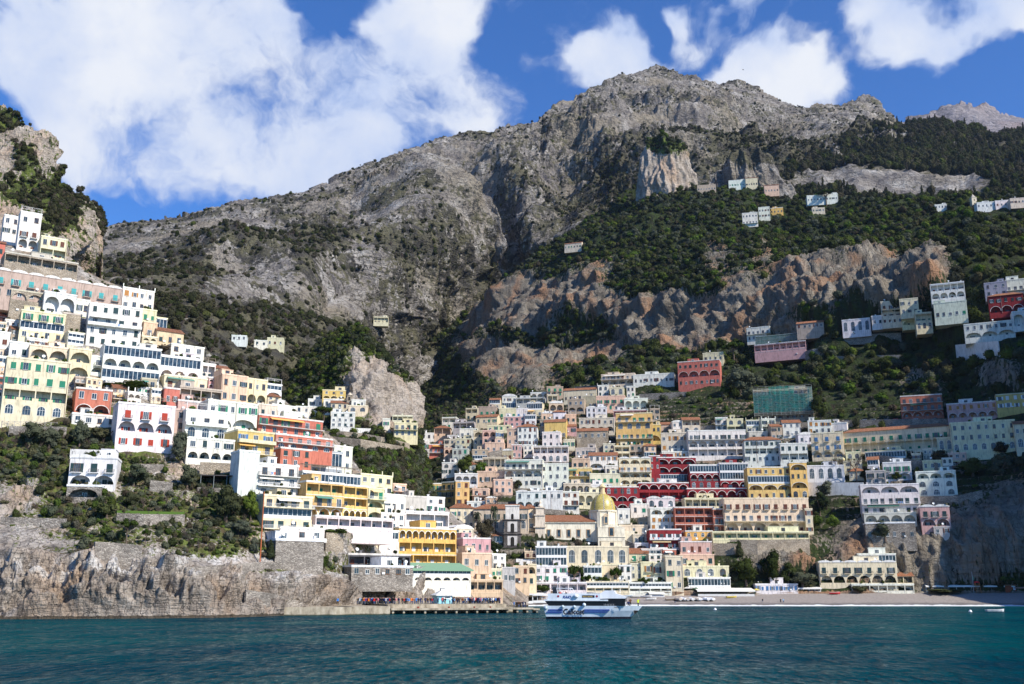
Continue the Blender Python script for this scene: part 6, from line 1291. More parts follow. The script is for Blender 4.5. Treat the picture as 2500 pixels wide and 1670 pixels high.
for i in range(24): t = .62+.36*i/23; hb = max(.03, Bm*(1-max(0,(t-.62)/.38)**2.1)); X_ = fx(250)+(fx(2110)-fx(250))*t; b.tube((X_,-hb+.05,fz(628)), (X_,-hb+.05,fz(590)), .018, n=4)
b.build('bow_rail', 'metal_paint', fy, (.75,.75,.75))
b = MB(); b.tube((fx(1540),0,fz(345)), (fx(1535),0,fz(250)), .07, .03); b.tube((fx(1690),.4,fz(400)), (fx(1690),.4,fz(315)), .05, .03); b.build('mast', 'metal_paint', fy, (.8,.8,.8))
for (X_, Y_, r) in ((295,665,.44),(620,645,.36),(842,648,.36),(1030,608,.38)):
    b = MB(); b.lathe((0,0,0), [(r*math.sin(math.pi*k/10), -r*math.cos(math.pi*k/10)) for k in range(11)], 16); o = b.build('fender', 'hull_paint', fy, (.42,.50,.54) if X_ < 1000 else (.62,.70,.74), smooth=True); o.location = (fx(X_), yF-r*.8, fz(Y_))
b = MB(); tt_ = .93; b.poly([(fx(1945),-.75,fz(712)),(fx(2030),-.45,fz(712)),(fx(2010),-.40,fz(745)),(fx(1955),-.55,fz(790))]); b.build('anchor_pocket', 'dark_interior', hl); b = MB(); b.tube((fx(2005),-.5,fz(748)), (fx(2060),-.6,fz(890)), .03, n=5); b.build('anchor_chain', 'metal_paint', hl, (.2,.2,.2))
def text(body, size, X_, Y_, mat, parent, name='lettering', shear=.0, y=None, off=.0, xs=1.0):
    cu = bpy.data.curves.new(name, 'FONT'); cu.body = body; cu.size = size; cu.shear = shear; cu.offset = off; cu.extrude = .006; cu.align_x = 'LEFT'; cu.resolution_u = 3
    tmp = bpy.data.objects.new(name, cu); COL.objects.link(tmp); dg = bpy.context.evaluated_depsgraph_get(); me = bpy.data.meshes.new_from_object(tmp.evaluated_get(dg)); bpy.data.objects.remove(tmp); me.materials.clear(); me.materials.append(MAT[mat])
    o = link(name, me, parent); o.location = (fx(X_), (yF-.045) if y is None else y, fz(Y_)); o.rotation_euler.x = math.pi/2; o.scale.x = xs; return o
text('Calicost', 1.62, 618, 782, 'letter_black', hl, shear=.18, off=.05, xs=.84)
text('RAID', .78, 618, 490, 'letter_blue', fy, shear=.25, y=yF+.06, off=.02)
b = MB(); b.box(fx(990), fx(1226), yF+.06, yF+.09, fz(476), fz(432)); sg = b.build('sign', 'letter_black', fy); text('PAUL & SHARK', .40, 999, 470, 'letter_gold', sg, y=yF+.05, off=.01, xs=.80)
text('TRASINT', .34, 1584, 664, 'letter_black', hl, off=.008, y=-2.9)
for X_ in (532, 1270): b = MB(); b.lathe((0,0,0), [(.24,0),(.24,.03),(0,.03)], 12); b.xf(Matrix.Translation((fx(X_), yF+.09, fz(452))) @ Matrix.Rotation(math.pi/2, 4, 'X')); b.build('emblem', 'metal_paint', fy, (.30,.03,.05))
# ------------------------------------------------------------------ people
def person_parts(pose, seed):
    """one continuous skinned body; jacket and trousers are shells taken from it"""
    rng = random.Random(seed); J = {}; E = []; Rr = {}
    def j(n, p, r, par=None): J[n] = Vector(p); Rr[n] = r; E.append((par, n)) if par else None
    st = {'stand': (.10, .0), 'walk': (.14, .32), 'wide': (.16, .1), 'sit': (.1, 0)}[pose if pose in ('stand','walk','wide','sit') else 'stand']; sx, sy = st; lean = .06 if pose == 'walk' else 0
    if pose == 'sit':
        hp = .46
        j('pel', (0,0,hp), .15); j('waist', (0,.02,hp+.18), .13, 'pel'); j('chest', (0,.0,hp+.40), .155, 'waist'); j('neck', (0,-.01,hp+.56), .06, 'chest'); j('head', (0,-.03,hp+.68), .095, 'neck'); j('crown', (0,-.02,hp+.79), .08, 'head')
        for s in (-1, 1): j('hip%d'%s, (s*.1,-.02,hp), .1, 'pel'); j('kn%d'%s, (s*.13,-.42,hp+.02), .065, 'hip%d'%s); j('an%d'%s, (s*.13,-.40,.08), .045, 'kn%d'%s); j('to%d'%s, (s*.13,-.55,.03), .04, 'an%d'%s)
        base = hp+.40
    else:
        hp = .90
        j('pel', (0,0,hp), .14); j('waist', (0,-lean*.3,hp+.18), .125, 'pel'); j('chest', (0,-lean,hp+.42), .155, 'waist'); j('neck', (0,-lean,hp+.59), .058, 'chest'); j('head', (0,-lean-.02,hp+.70), .092, 'neck'); j('crown', (0,-lean-.01,hp+.81), .078, 'head')
        for s in (-1, 1): f = s*sy; j('hip%d'%s, (s*.09,0,hp-.06), .10, 'pel'); j('kn%d'%s, (s*(.09+sx*.2),-f*.45-.02,hp*.53), .068, 'hip%d'%s); j('an%d'%s, (s*(.08+sx*.4),f*-.7+(.1 if f < 0 else 0),.09), .045, 'kn%d'%s); j('to%d'%s, (s*(.09+sx*.5),-f*.7-.16+(.1 if f < 0 else 0),.03), .038, 'an%d'%s)
        base = hp+.44
    for s in (-1, 1):
        a = rng.choice(('down','bent','up') if pose != 'walk' else ('down','bent')); j('sh%d'%s, (s*.19,J['chest'].y,base+.03), .07, 'chest')
        if a == 'down': j('el%d'%s, (s*.25,.04,base-.25), .048, 'sh%d'%s); j('wr%d'%s, (s*.27,-.06,base-.49), .035, 'el%d'%s); j('ha%d'%s, (s*.27,-.09,base-.58), .03, 'wr%d'%s)
        elif a == 'bent': j('el%d'%s, (s*.26,.03,base-.25), .048, 'sh%d'%s); j('wr%d'%s, (s*.18,-.22,base-.2), .035, 'el%d'%s); j('ha%d'%s, (s*.14,-.29,base-.17), .03, 'wr%d'%s)
        else: j('el%d'%s, (s*.27,-.14,base-.16), .048, 'sh%d'%s); j('wr%d'%s, (s*.14,-.26,base+.06), .035, 'el%d'%s); j('ha%d'%s, (s*.1,-.27,base+.14), .03, 'wr%d'%s)
    names = list(J); me = bpy.data.meshes.new('p'); me.from_pydata([tuple(J[n]) for n in names], [(names.index(a), names.index(b)) for a, b in E], [])
    o = bpy.data.objects.new('p', me); COL.objects.link(o); md = o.modifiers.new('s', 'SKIN')
    for i, n in enumerate(names): v = me.skin_vertices[0].data[i]; v.radius = (Rr[n], Rr[n]*(.72 if n in ('pel','waist','chest') else 1)); v.use_root = n == 'pel'
    o.modifiers.new('u', 'SUBSURF').levels = 1; dg = bpy.context.evaluated_depsgraph_get(); body = bpy.data.meshes.new_from_object(o.evaluated_get(dg)); bpy.data.objects.remove(o)
    body.name = 'body'; body.materials.clear(); body.materials.append(MAT['skin']); body.polygons.foreach_set('use_smooth', [True]*len(body.polygons))
    V = [v.co.copy() for v in body.vertices]; N = [v.normal.copy() for v in body.vertices]; hpz = .46 if pose == 'sit' else .88; nk = J['neck'].z-.03; hz = J['head'].z
    def shell(test, off, mat, nm):
        b = MB(); mp = {}
        for p in body.polygons:
            c = p.center
            if not test(c): continue
            f = []
            for i in p.vertices:
                if i not in mp: mp[i] = len(b.v); b.v.append(tuple(V[i]+N[i]*off))
                f.append(mp[i])
            b.f.append(tuple(f)); b.mi.append(0)
        return b.mesh(nm, mat, True)
    wr = base-.52
    jac = shell(lambda c: (c.z < nk and (c.z > hpz-.06) and (abs(c.x) < .2 or c.z > wr+.05)) if pose != 'sit' else (c.z < nk and c.z > hpz+.06 and c.y > -.3), .022, 'cloth', 'jacket')
    tro = shell(lambda c: c.z <= hpz-.02 and c.z > .10 and abs(c.x) < .215 if pose != 'sit' else (c.z <= hpz+.08 and c.z > .1), .016, 'cloth', 'trousers')
    sho = shell(lambda c: c.z <= .10, .012, 'cloth', 'shoes')
    hai = shell(lambda c: c.z > hz+.0 and (c.y > -.05 or c.z > hz+.075), .018, 'cloth', 'hair')
    return body, [('jacket', jac), ('trousers', tro), ('shoes', sho), ('hair', hai)]
POSES = [person_parts(p, i) for i, p in enumerate(('stand','stand','walk','stand','wide','sit','stand','walk'))]
JC = [('black', (.015,.015,.02)), ('navy blue', (.02,.03,.10)), ('dark grey', (.06,.06,.065)), ('red', (.55,.02,.02)), ('bright blue', (.05,.22,.60)), ('white', (.75,.75,.75)), ('khaki', (.22,.18,.10)), ('brown', (.12,.06,.03)), ('purple', (.15,.04,.2)), ('orange', (.7,.22,.03)), ('light blue', (.3,.5,.7)), ('pink', (.6,.2,.25))]
TC = [('blue jeans', (.04,.07,.16)), ('black trousers', (.015,.015,.015)), ('grey trousers', (.12,.12,.12)), ('beige trousers', (.4,.33,.24))]
HC = [(.02,.012,.008), (.08,.04,.02), (.25,.16,.07), (.35,.33,.32)]
prng = random.Random(5)
def person(P, rz, label, group=None, pose=None, jc=None, tc=None, sc_=1.0, jcol=None):
    pi = prng.randrange(len(POSES)) if pose is None else pose; body, parts = POSES[pi]
    o = link('person', body, None, None, P, rz, sc_); tag(o, label, 'person', group)
    cols = {'jacket': jcol or JC[jc][1], 'trousers': TC[tc][1], 'shoes': (.03,.03,.03), 'hair': prng.choice(HC)}
    for nm, me in parts: link(nm, me, o, cols[nm])
    return o
def crowd(n, x0, x1, d0, d1, where, group, face=0, seed=1, wts=None, z=None):
    rg = random.Random(seed); out = []
    for i in range(n):
        px = x0+(x1-x0)*(i+rg.random()*.9)/n; P = onquay(px, rg.uniform(d0, d1)); jc = rg.choices(range(len(JC)), wts or [9,7,5,3,3,3,2,3,1,1,2,1])[0]; tc = rg.choices(range(4), [5,5,3,1])[0]
        if z is not None: P.z = z
        pose = rg.choice((0,1,2,3,4,6,7)); person(P, face+rg.uniform(-1.4, 1.4), 'person in %s jacket, %s, %s' % (JC[jc][0], TC[tc][0], where), group, pose, jc, tc, .92+.14*rg.random())
crowd(40, 872, 954, 8, 15, 'at the left end of the queue', 'people queueing on the pier left of the kiosk', seed=1)
crowd(24, 956, 1062, 7, 13, 'queueing nearer the kiosk', 'people queueing on the pier left of the kiosk', seed=2)
crowd(6, 1068, 1106, 7, 10, 'at the ticket kiosk', 'people at the ticket kiosk', math.pi, seed=3)
crowd(7, 1104, 1122, 7, 12, 'just right of the ticket kiosk', 'people queueing on the pier right of the kiosk', seed=4)
crowd(46, 1126, 1200, 7, 15, 'in the crowd right of kiosk', 'people queueing on the pier right of the kiosk', seed=5)
crowd(12, 1200, 1222, 8, 14, 'sitting or standing by the pier steps', 'people by the pier steps', seed=6)
crowd(9, 1254, 1284, 1.2, 3.2, 'on the low end of the pier', 'people on the low end of the pier', seed=7, z=1.4)
person(onquay(824, 8), .5, 'person in bright blue jacket walking alone on the left quay', None, 2, 4, 1)
def bloc(X_, y_, Y_): M_ = Matrix.Translation(bs) @ Matrix.Rotation(fy.rotation_euler.z, 4, 'Z'); return M_ @ Vector((fx(X_), y_, fz(Y_)))
person(bloc(1848,-.3,640), 0, 'person in dark jacket sitting on the boat foredeck', None, 5, 1, 1)
person(bloc(1880,.5,640), .4, 'person in brown jacket standing on the boat foredeck', None, 0, 7, 1)
person(bloc(2030,.0,645), .8, 'crew member in yellow high visibility jacket at the bow', None, 3, 0, 1, jcol=(.65,.75,.05))
for i, (X_, Y_) in enumerate(((545,512),(610,512),(640,512))): person(bloc(X_, -.6+.5*i, Y_), .3*i, ('person in red jacket', 'person in white jacket', 'person in black jacket')[i]+' on the boat upper deck', None, (0,1,3)[i], (3,5,0)[i], 1)
def onbeach(px, py):
    best = None
    for k in range(200):                                             # walk the ray to the beach profile
        Y = 385+k*.4; p = vat(px, py, Y); yo = 391+3*math.sin(p.x*.02)-max(0, -p.x+10)*.5; q = np.interp(p.y-yo, [a[0] for a in BEACH], [a[1] for a in BEACH])
        if p.z <= q+.02: best = Vector((p.x, p.y, float(q))) ; break
        last = Vector((p.x, p.y, float(q)))
    return best or last
for (px, py, jc, tc, pose, lab) in ((1648,1473,0,0,2,'person in black jacket walking near the covered boats'),(1728,1470,3,1,5,'person in red jacket sitting on the shingle by the covered boats'),(1862,1472,0,0,7,'person in black jacket standing alone on the beach'),(1906,1472,0,1,4,'person in black jacket, left one of the pair on the beach'),(1913,1472,10,0,0,'person in light blue jacket, right one of the pair on the beach'),
    (1791,1456,1,1,0,'person in navy jacket in front of the dark green posts'),(2328,1446,0,1,3,'person in black jacket under the white beach canopy'),(2244,1446,7,1,0,'person in brown jacket beside the hedge plants on the beach')):
    person(onbeach(px, py), prng.uniform(-1,1), lab, None, pose, jc, tc)

# ------------------------------------------------------------------ things on the beach
def rowboat(P, rz, L_, col, label, cover=None, group=None, cat='boat'):
    o = root('rowing_boat' if not cover else 'covered_boat', P, rz, label, cat, group); b = MB(); n = 10; S = []
    for i in range(n+1):
        t = i/n; x = -L_/2+L_*t; w_ = L_*.17*(1-max(0, (t-.55)/.45)**2)*(1-.2*max(0, (.3-t)/.3)); h0 = .75+.35*max(0, t-.5); S.append([(x,-max(w_,.02),h0),(x*.94,-w_*.72,.3),(x*.9,0,.05),(x*.94,w_*.72,.3),(x,max(w_,.02),h0)])
    for i in range(n):
        for j in range(4): b.poly([S[i][j], S[i+1][j], S[i+1][j+1], S[i][j+1]])
    b.poly(S[0]); b.build('hull', 'hull_paint', o, col)
    if not cover:
        b = MB(); [b.box(-L_*.3+k*L_*.28, -L_*.3+k*L_*.28+.25, -L_*.14, L_*.14, .55, .6) for k in range(3)]; b.build('bench', 'painted_wood', o, (.4,.25,.12))
        b = MB(); [b.poly([S[i][0], S[i+1][0], (S[i+1][0][0],S[i+1][0][1]*.85,S[i+1][0][2]+.06), (S[i][0][0],S[i][0][1]*.85,S[i][0][2]+.06)]) for i in range(n)]; [b.poly([S[i][4], S[i+1][4], (S[i+1][4][0],S[i+1][4][1]*.85,S[i+1][4][2]+.06), (S[i][4][0],S[i][4][1]*.85,S[i][4][2]+.06)]) for i in range(n)]; b.build('gunwale', 'painted_wood', o, (.7,.7,.68))
    else:
        b = MB(); K = 7; rg = random.Random(int(P.x*7)); T2 = []
        for i in range(n+1):
            x = S[i][0][0]; w_ = abs(S[i][0][1])+.12; h0 = S[i][0][2]; row = []
            for k in range(K): a_ = math.pi*k/(K-1); row.append((x+rg.uniform(-.1,.1), -w_*math.cos(a_)*(1+.1*rg.random()), h0-.25+(.9-.5*abs(i/n-.5))*math.sin(a_)*(.85+.3*rg.random())))
            T2.append(row)
        for i in range(n):
            for k in range(K-1): b.poly([T2[i][k], T2[i+1][k], T2[i+1][k+1], T2[i][k+1]])
        b.poly(T2[0]); b.poly(T2[-1]); b.build('tarpaulin', 'canvas', o, cover)
    return o
cb = ['first from the left, beige cover', 'second from the left', 'third from the left, beige cover', 'fourth from the left', 'fifth from the left, beige cover', 'sixth from the left', 'seventh from the left', 'last at the right, widest']
for i, px in enumerate((1655,1664,1676,1685,1697,1706,1722,1732)): rowboat(onbeach(px, 1467), 1.9+.25*math.sin(i*2.1), 5.2, (.7,.7,.7), 'boat under white tarpaulin on the beach, '+cb[i], (.55,.47,.38) if i in (0,2,4) else (.72,.72,.72), 'covered boats drawn up on the beach')
for (px, py, rz, col, lab) in ((1532,1458,.1,(.6,.7,.75),'pale blue rowing boat with yellow gunwale on the beach'),(1556,1459,.2,(.7,.68,.62),'cream rowing boat on the beach behind the ferry bow'),(1578,1459,-.1,(.65,.66,.66),'grey white rowing boat beside the cream one'),(1590,1465,.3,(.7,.7,.68),'white motor boat lying closest to the water'),(1638,1466,.2,(.35,.28,.2),'brown wooden rowing boat left of the covered boats'),
    (1745,1455,.1,(.08,.05,.06),'dark rowing boat in front of the dark green posts'),(1786,1460,.3,(.7,.55,.1),'small yellow boat below the dark green posts'),(1806,1454,-.2,(.12,.1,.25),'dark blue boat right of the small yellow one'),(2038,1451,.0,(.6,.04,.04),'small red boat on the shingle by the beach villa')):
    rowboat(onbeach(px, py), rz, 4.6, col, lab)
rowboat(onz(2430,1493,0)-Vector((0,0,.25)), .1, 5.5, (.7,.7,.7), 'small white motor boat floating off the beach at the right')
for (px, py, lab, c_) in ((2369,1494,'white mooring buoy left of the small floating boat',(.8,.8,.8)),(1746,1489,'white mooring buoy in front of the covered boats',(.8,.8,.8))):
    b = MB(); b.lathe((0,0,0), [(.0,-.4),(.45,-.2),(.5,.1),(.3,.45),(.08,.6),(0,.62)], 12); o = b.build('mooring_buoy', 'hull_paint', None, c_, smooth=True); o.location = onz(px, py, 0); tag(o, lab, 'buoy')
def parasol(P, r, col, label, h=2.7, group=None):
    o = root('parasol', P, 0, label, 'parasol', group); b = MB(); b.tube((0,0,0), (0,0,h+.2), .05); b.build('pole', 'painted_wood', o, (.5,.4,.3)); b = MB(); b.lathe((0,0,h-.6), [(r,0),(r*.5,.38),(.02,.75)], 8); b.build('canopy', 'canvas', o, col); return o
for (px, py, r, c_, lab, h) in ((1198,1462,2.4,(.8,.79,.77),'white parasol on the terrace above the pier steps, left one',3),(1215,1460,2.6,(.82,.81,.79),'white parasol on the terrace above the pier steps, middle one',3.2),(1236,1459,2.6,(.8,.8,.78),'white parasol on the terrace above the pier steps, right one',3.2),(1678,1450,2.6,(.62,.60,.58),'grey white parasol left of the dark green posts',2.8),(1700,1451,1.5,(.04,.10,.04),'dark palm leaf parasol beside the grey one',2.6),(1847,1452,1.6,(.7,.55,.12),'yellow parasol right of the dark green posts',2.4),
    (1150,1468,1.3,(.75,.3,.3),'red and white folded parasol behind the waiting crowd',2.4),(1112,1300+150,1.4,(.8,.8,.78),'small white parasol behind the kiosk',2.6)):
    parasol(onbeach(px, py), r, c_, lab, h)
def canopy(x0, x1, yt, yb, label, col, Y=None, n=6, depth=7, post=(.6,.6,.58), roof=(.8,.78,.72), nm='beach_canopy', slope=1.0):
    a = onbeach(x0, yb); e = onbeach(x1, yb); d = e-a; d.z = 0; L_ = d.length; o = root(nm, a, math.atan2(d.y, d.x), label, 'canopy'); h = (yb-yt)*pxm(a.y, x0, yb)
    b = MB(); b.poly([(-.3,-.8,h-slope),(L_+.3,-.8,h-slope),(L_+.3,depth,h),(-.3,depth,h)]); b.box(-.3, L_+.3, -.86, -.8, h-slope-.5, h-slope); b.poly([(-.3,-.8,h-slope-.06),(-.3,depth,h-.06),(L_+.3,depth,h-.06),(L_+.3,-.8,h-slope-.06)]); b.build('roof', 'canvas', o, roof)
    for i in range(n+1): x = L_*i/n; b = MB(); b.box(x-.12, x+.12, -.1, .1, 0, h-slope+.03); b.build('post', 'painted_wood', o, post)
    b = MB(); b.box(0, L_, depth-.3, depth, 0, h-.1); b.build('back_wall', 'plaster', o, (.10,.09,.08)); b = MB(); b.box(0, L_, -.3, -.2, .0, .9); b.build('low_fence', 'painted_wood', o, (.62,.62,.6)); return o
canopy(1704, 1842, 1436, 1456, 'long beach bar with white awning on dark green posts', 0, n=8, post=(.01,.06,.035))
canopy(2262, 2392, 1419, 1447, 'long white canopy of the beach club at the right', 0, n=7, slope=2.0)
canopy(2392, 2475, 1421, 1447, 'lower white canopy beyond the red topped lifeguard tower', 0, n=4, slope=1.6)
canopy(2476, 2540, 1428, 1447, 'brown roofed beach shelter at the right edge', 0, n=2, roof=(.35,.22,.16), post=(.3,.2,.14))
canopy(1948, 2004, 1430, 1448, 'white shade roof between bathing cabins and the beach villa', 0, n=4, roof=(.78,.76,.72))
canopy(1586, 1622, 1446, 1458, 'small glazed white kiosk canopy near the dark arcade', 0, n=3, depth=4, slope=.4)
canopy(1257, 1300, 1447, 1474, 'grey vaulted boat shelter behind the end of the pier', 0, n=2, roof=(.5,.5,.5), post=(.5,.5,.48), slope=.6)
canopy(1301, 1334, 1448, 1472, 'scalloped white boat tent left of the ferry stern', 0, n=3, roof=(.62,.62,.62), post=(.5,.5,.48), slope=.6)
P = onbeach(2387, 1448); lg = root('lifeguard_tower', P, 0, 'orange lifeguard tower with a red roof on the beach', 'lifeguard tower'); b = MB()
for sx in (-1, 1):
    for sy in (-1, 1): b.tube((sx*1.1,sy*1.1,0), (sx*.75,sy*.75,3.2), .09)
for z in (.8, 1.6, 2.4): b.box(-1.0, 1.0, -1.05, -.97, z, z+.1); b.box(-1.0, 1.0, .97, 1.05, z, z+.1)
b.box(-.9, .9, -.9, .9, 3.1, 3.25); b.box(-.85, -.78, -.85, .85, 3.25, 4.1); b.box(.78, .85, -.85, .85, 3.25, 4.1); b.build('frame', 'painted_wood', lg, (.55,.22,.08)); b = MB(); b.lathe((0,0,4.1), [(1.3,0),(.9,.45),(0,.6)], 8); b.build('roof', 'canvas', lg, (.75,.03,.04))
P = onbeach(2378, 1448); fg = root('flag_pole', P, 0, 'flag pole with a small limp flag beside the lifeguard tower', 'flag pole'); b = MB(); b.tube((0,0,0), (0,0,8.5), .06); b.build('pole', 'metal_paint', fg, (.7,.7,.7)); b = MB(); b.poly([(0,0,6.9),(.5,.1,6.4),(.6,.1,5.2),(.05,0,5.4)]); b.build('flag', 'cloth', fg, (.2,.4,.25))
P = onbeach(2469, 1448); b = MB(); b.box(-2.2, 2.2, 0, 4, 0, 3.0); o = b.build('beach_hut', 'painted_wood', None, (.28,.07,.03)); o.location = P; tag(o, 'dark red brown wooden beach hut at the right', 'hut'); b = MB(); b.poly([(-2.6,-.4,2.95),(2.6,-.4,2.95),(2.6,2,3.9),(-2.6,2,3.9)]); b.poly([(-2.6,4.4,2.95),(2.6,4.4,2.95),(2.6,2,3.9),(-2.6,2,3.9)]); b.poly([(-2.6,-.4,2.95),(-2.6,4.4,2.95),(-2.6,2,3.9)]); b.build('roof', 'painted_wood', o, (.42,.24,.14)); b = MB(); b.box(1.0, 1.9, -.06, -.002, 1.2, 2.6); b.build('notice_board', 'painted_wood', o, (.6,.68,.75))
# street lamps along the promenade
for i, (px, py, lab) in enumerate(((1232,1462,'black lamp post by the pier steps'),(1508,1452,'black street lamp with a white globe behind the wheelhouse'),(1766,1452,'black twin street lamp in front of the glazed beach restaurant'),(1856,1448,'black street lamp beside the yellow parasol'),(1686,1452,'black street lamp near the grey white parasol'))):
    lp = root('street_lamp', onbeach(px, py), 0, lab, 'street lamp', 'street lamps along the promenade'); b = MB(); b.tube((0,0,0), (0,0,4.6), .09, .05); b.box(-.55, .55, -.04, .04, 4.1, 4.18); b.build('post', 'metal_paint', lp, (.03,.03,.03))
    for sx in (-.55, .55): b = MB(); b.lathe((sx,0,4.2), [(0,0),(.2,.12),(.24,.3),(.12,.5),(0,.52)], 8); b.build('lantern', 'painted_wood', lp, (.7,.7,.66))
b = MB(); b.tube((0,0,-1), (0,0,17), .16, .12); o = b.build('utility_pole', 'metal_paint', None, (.45,.13,.05)); o.location = spot('headland', 635, 1368, -1); tag(o, 'tall rust coloured pole standing on the cliff path', 'pole')

# ------------------------------------------------------------------ cars on the upper roads
def car(P, rz, col, label, group, van=False):
    o = root('parked_car' if not van else 'white_van', P, rz, label, 'car' if not van else 'van', group); b = MB(); L_ = 2.1; h = 1.45 if not van else 2.1
    pf = [(-L_,.35),(-L_,.85),(-L_*.8,.95),(-L_*.55,h),(L_*.35,h),(L_*.62,.95),(L_,.8),(L_,.35)] if not van else [(-L_*1.2,.35),(-L_*1.2,h),(L_*.6,h),(L_*.95,1.1),(L_*1.15,.95),(L_*1.15,.35)]
    for y in (-.82, .82): b.poly([(x,y,z) for x, z in (pf if y < 0 else pf[::-1])])
    for i in range(len(pf)): (a0, a1), (c0, c1) = pf[i], pf[(i+1) % len(pf)]; b.poly([(a0,-.82,a1),(c0,-.82,c1),(c0,.82,c1),(a0,.82,a1)])
    b.build('body', 'hull_paint', o, col); b = MB(); b.box(-L_*.6, L_*.4, -.84, .84, 1.0, h-.12); b.build('window', 'glass_pane', o)
    for x in (-1.3, 1.3):
        for y in (-.78, .78): b = MB(); st = 0; b.lathe((0,0,0), [(0,-.1),(.32,-.1),(.32,.1),(0,.1)], 12); b.xf(Matrix.Translation((x,y,.32)) @ Matrix.Rotation(math.pi/2, 4, 'X')); b.build('wheel', 'letter_black', o)
CC = {'white': (.75,.75,.75), 'dark blue': (.02,.05,.15), 'silver': (.45,.46,.48), 'red': (.5,.03,.03), 'black': (.02,.02,.02), 'light blue': (.2,.35,.5)}
def roadpt(RW, px):
    L = RW[1]; best = None
    for (p0, z0), (p1, z1) in zip(L[:-1], L[1:]):
        a0 = 1250+p0.x/math.hypot(p0.x*0, p0.y)*F*.97; a1 = 1250+p1.x/p1.y*F*.97
        if min(a0, a1)-20 <= px <= max(a0, a1)+20: t = (px-a0)/(a1-a0); p = p0.lerp(p1, t); d = (p1-p0); d.z = 0; d.normalize(); best = (Vector((p.x-d.y*2.0, p.y+d.x*2.0, z0+(z1-z0)*t-.93)), math.atan2(d.y, d.x))
    return best
seen = {}
for px, c_ in ((1752,'dark blue'),(1775,'silver'),(1800,'dark blue'),(1822,'light blue'),(1981,'light blue'),(2051,'dark blue'),(2071,'silver'),(2094,'white'),(2113,'silver'),(2145,'dark blue'),(2168,'red'),(2189,'red'),(2217,'white'),(2260,'black')):
    r_ = roadpt(RW2, px); seen[c_] = seen.get(c_, 0)+1; wh = 'left of the netted building' if px < 1840 else 'above the orange shuttered house' if px < 2060 else 'above the middle of the palace' if px < 2130 else 'above the right end of the palace'
    if r_: car(r_[0], r_[1], CC[c_], '%s car on the road %s' % (c_, wh)+{(2189): ', right one of two'}.get(px, '')+{(2168): ', left one of two'}.get(px, '')+{(1752): ', first one'}.get(px, ''), 'cars parked along the road wall')
r_ = roadpt(RW3, 1115)
if r_: car(r_[0], r_[1], CC['white'], 'white van on the shaded valley road', None, True)
r_ = roadpt(RW3, 1262)
if r_: car(r_[0], r_[1], CC['silver'], 'silver car on the shaded road below the white tower house', None)
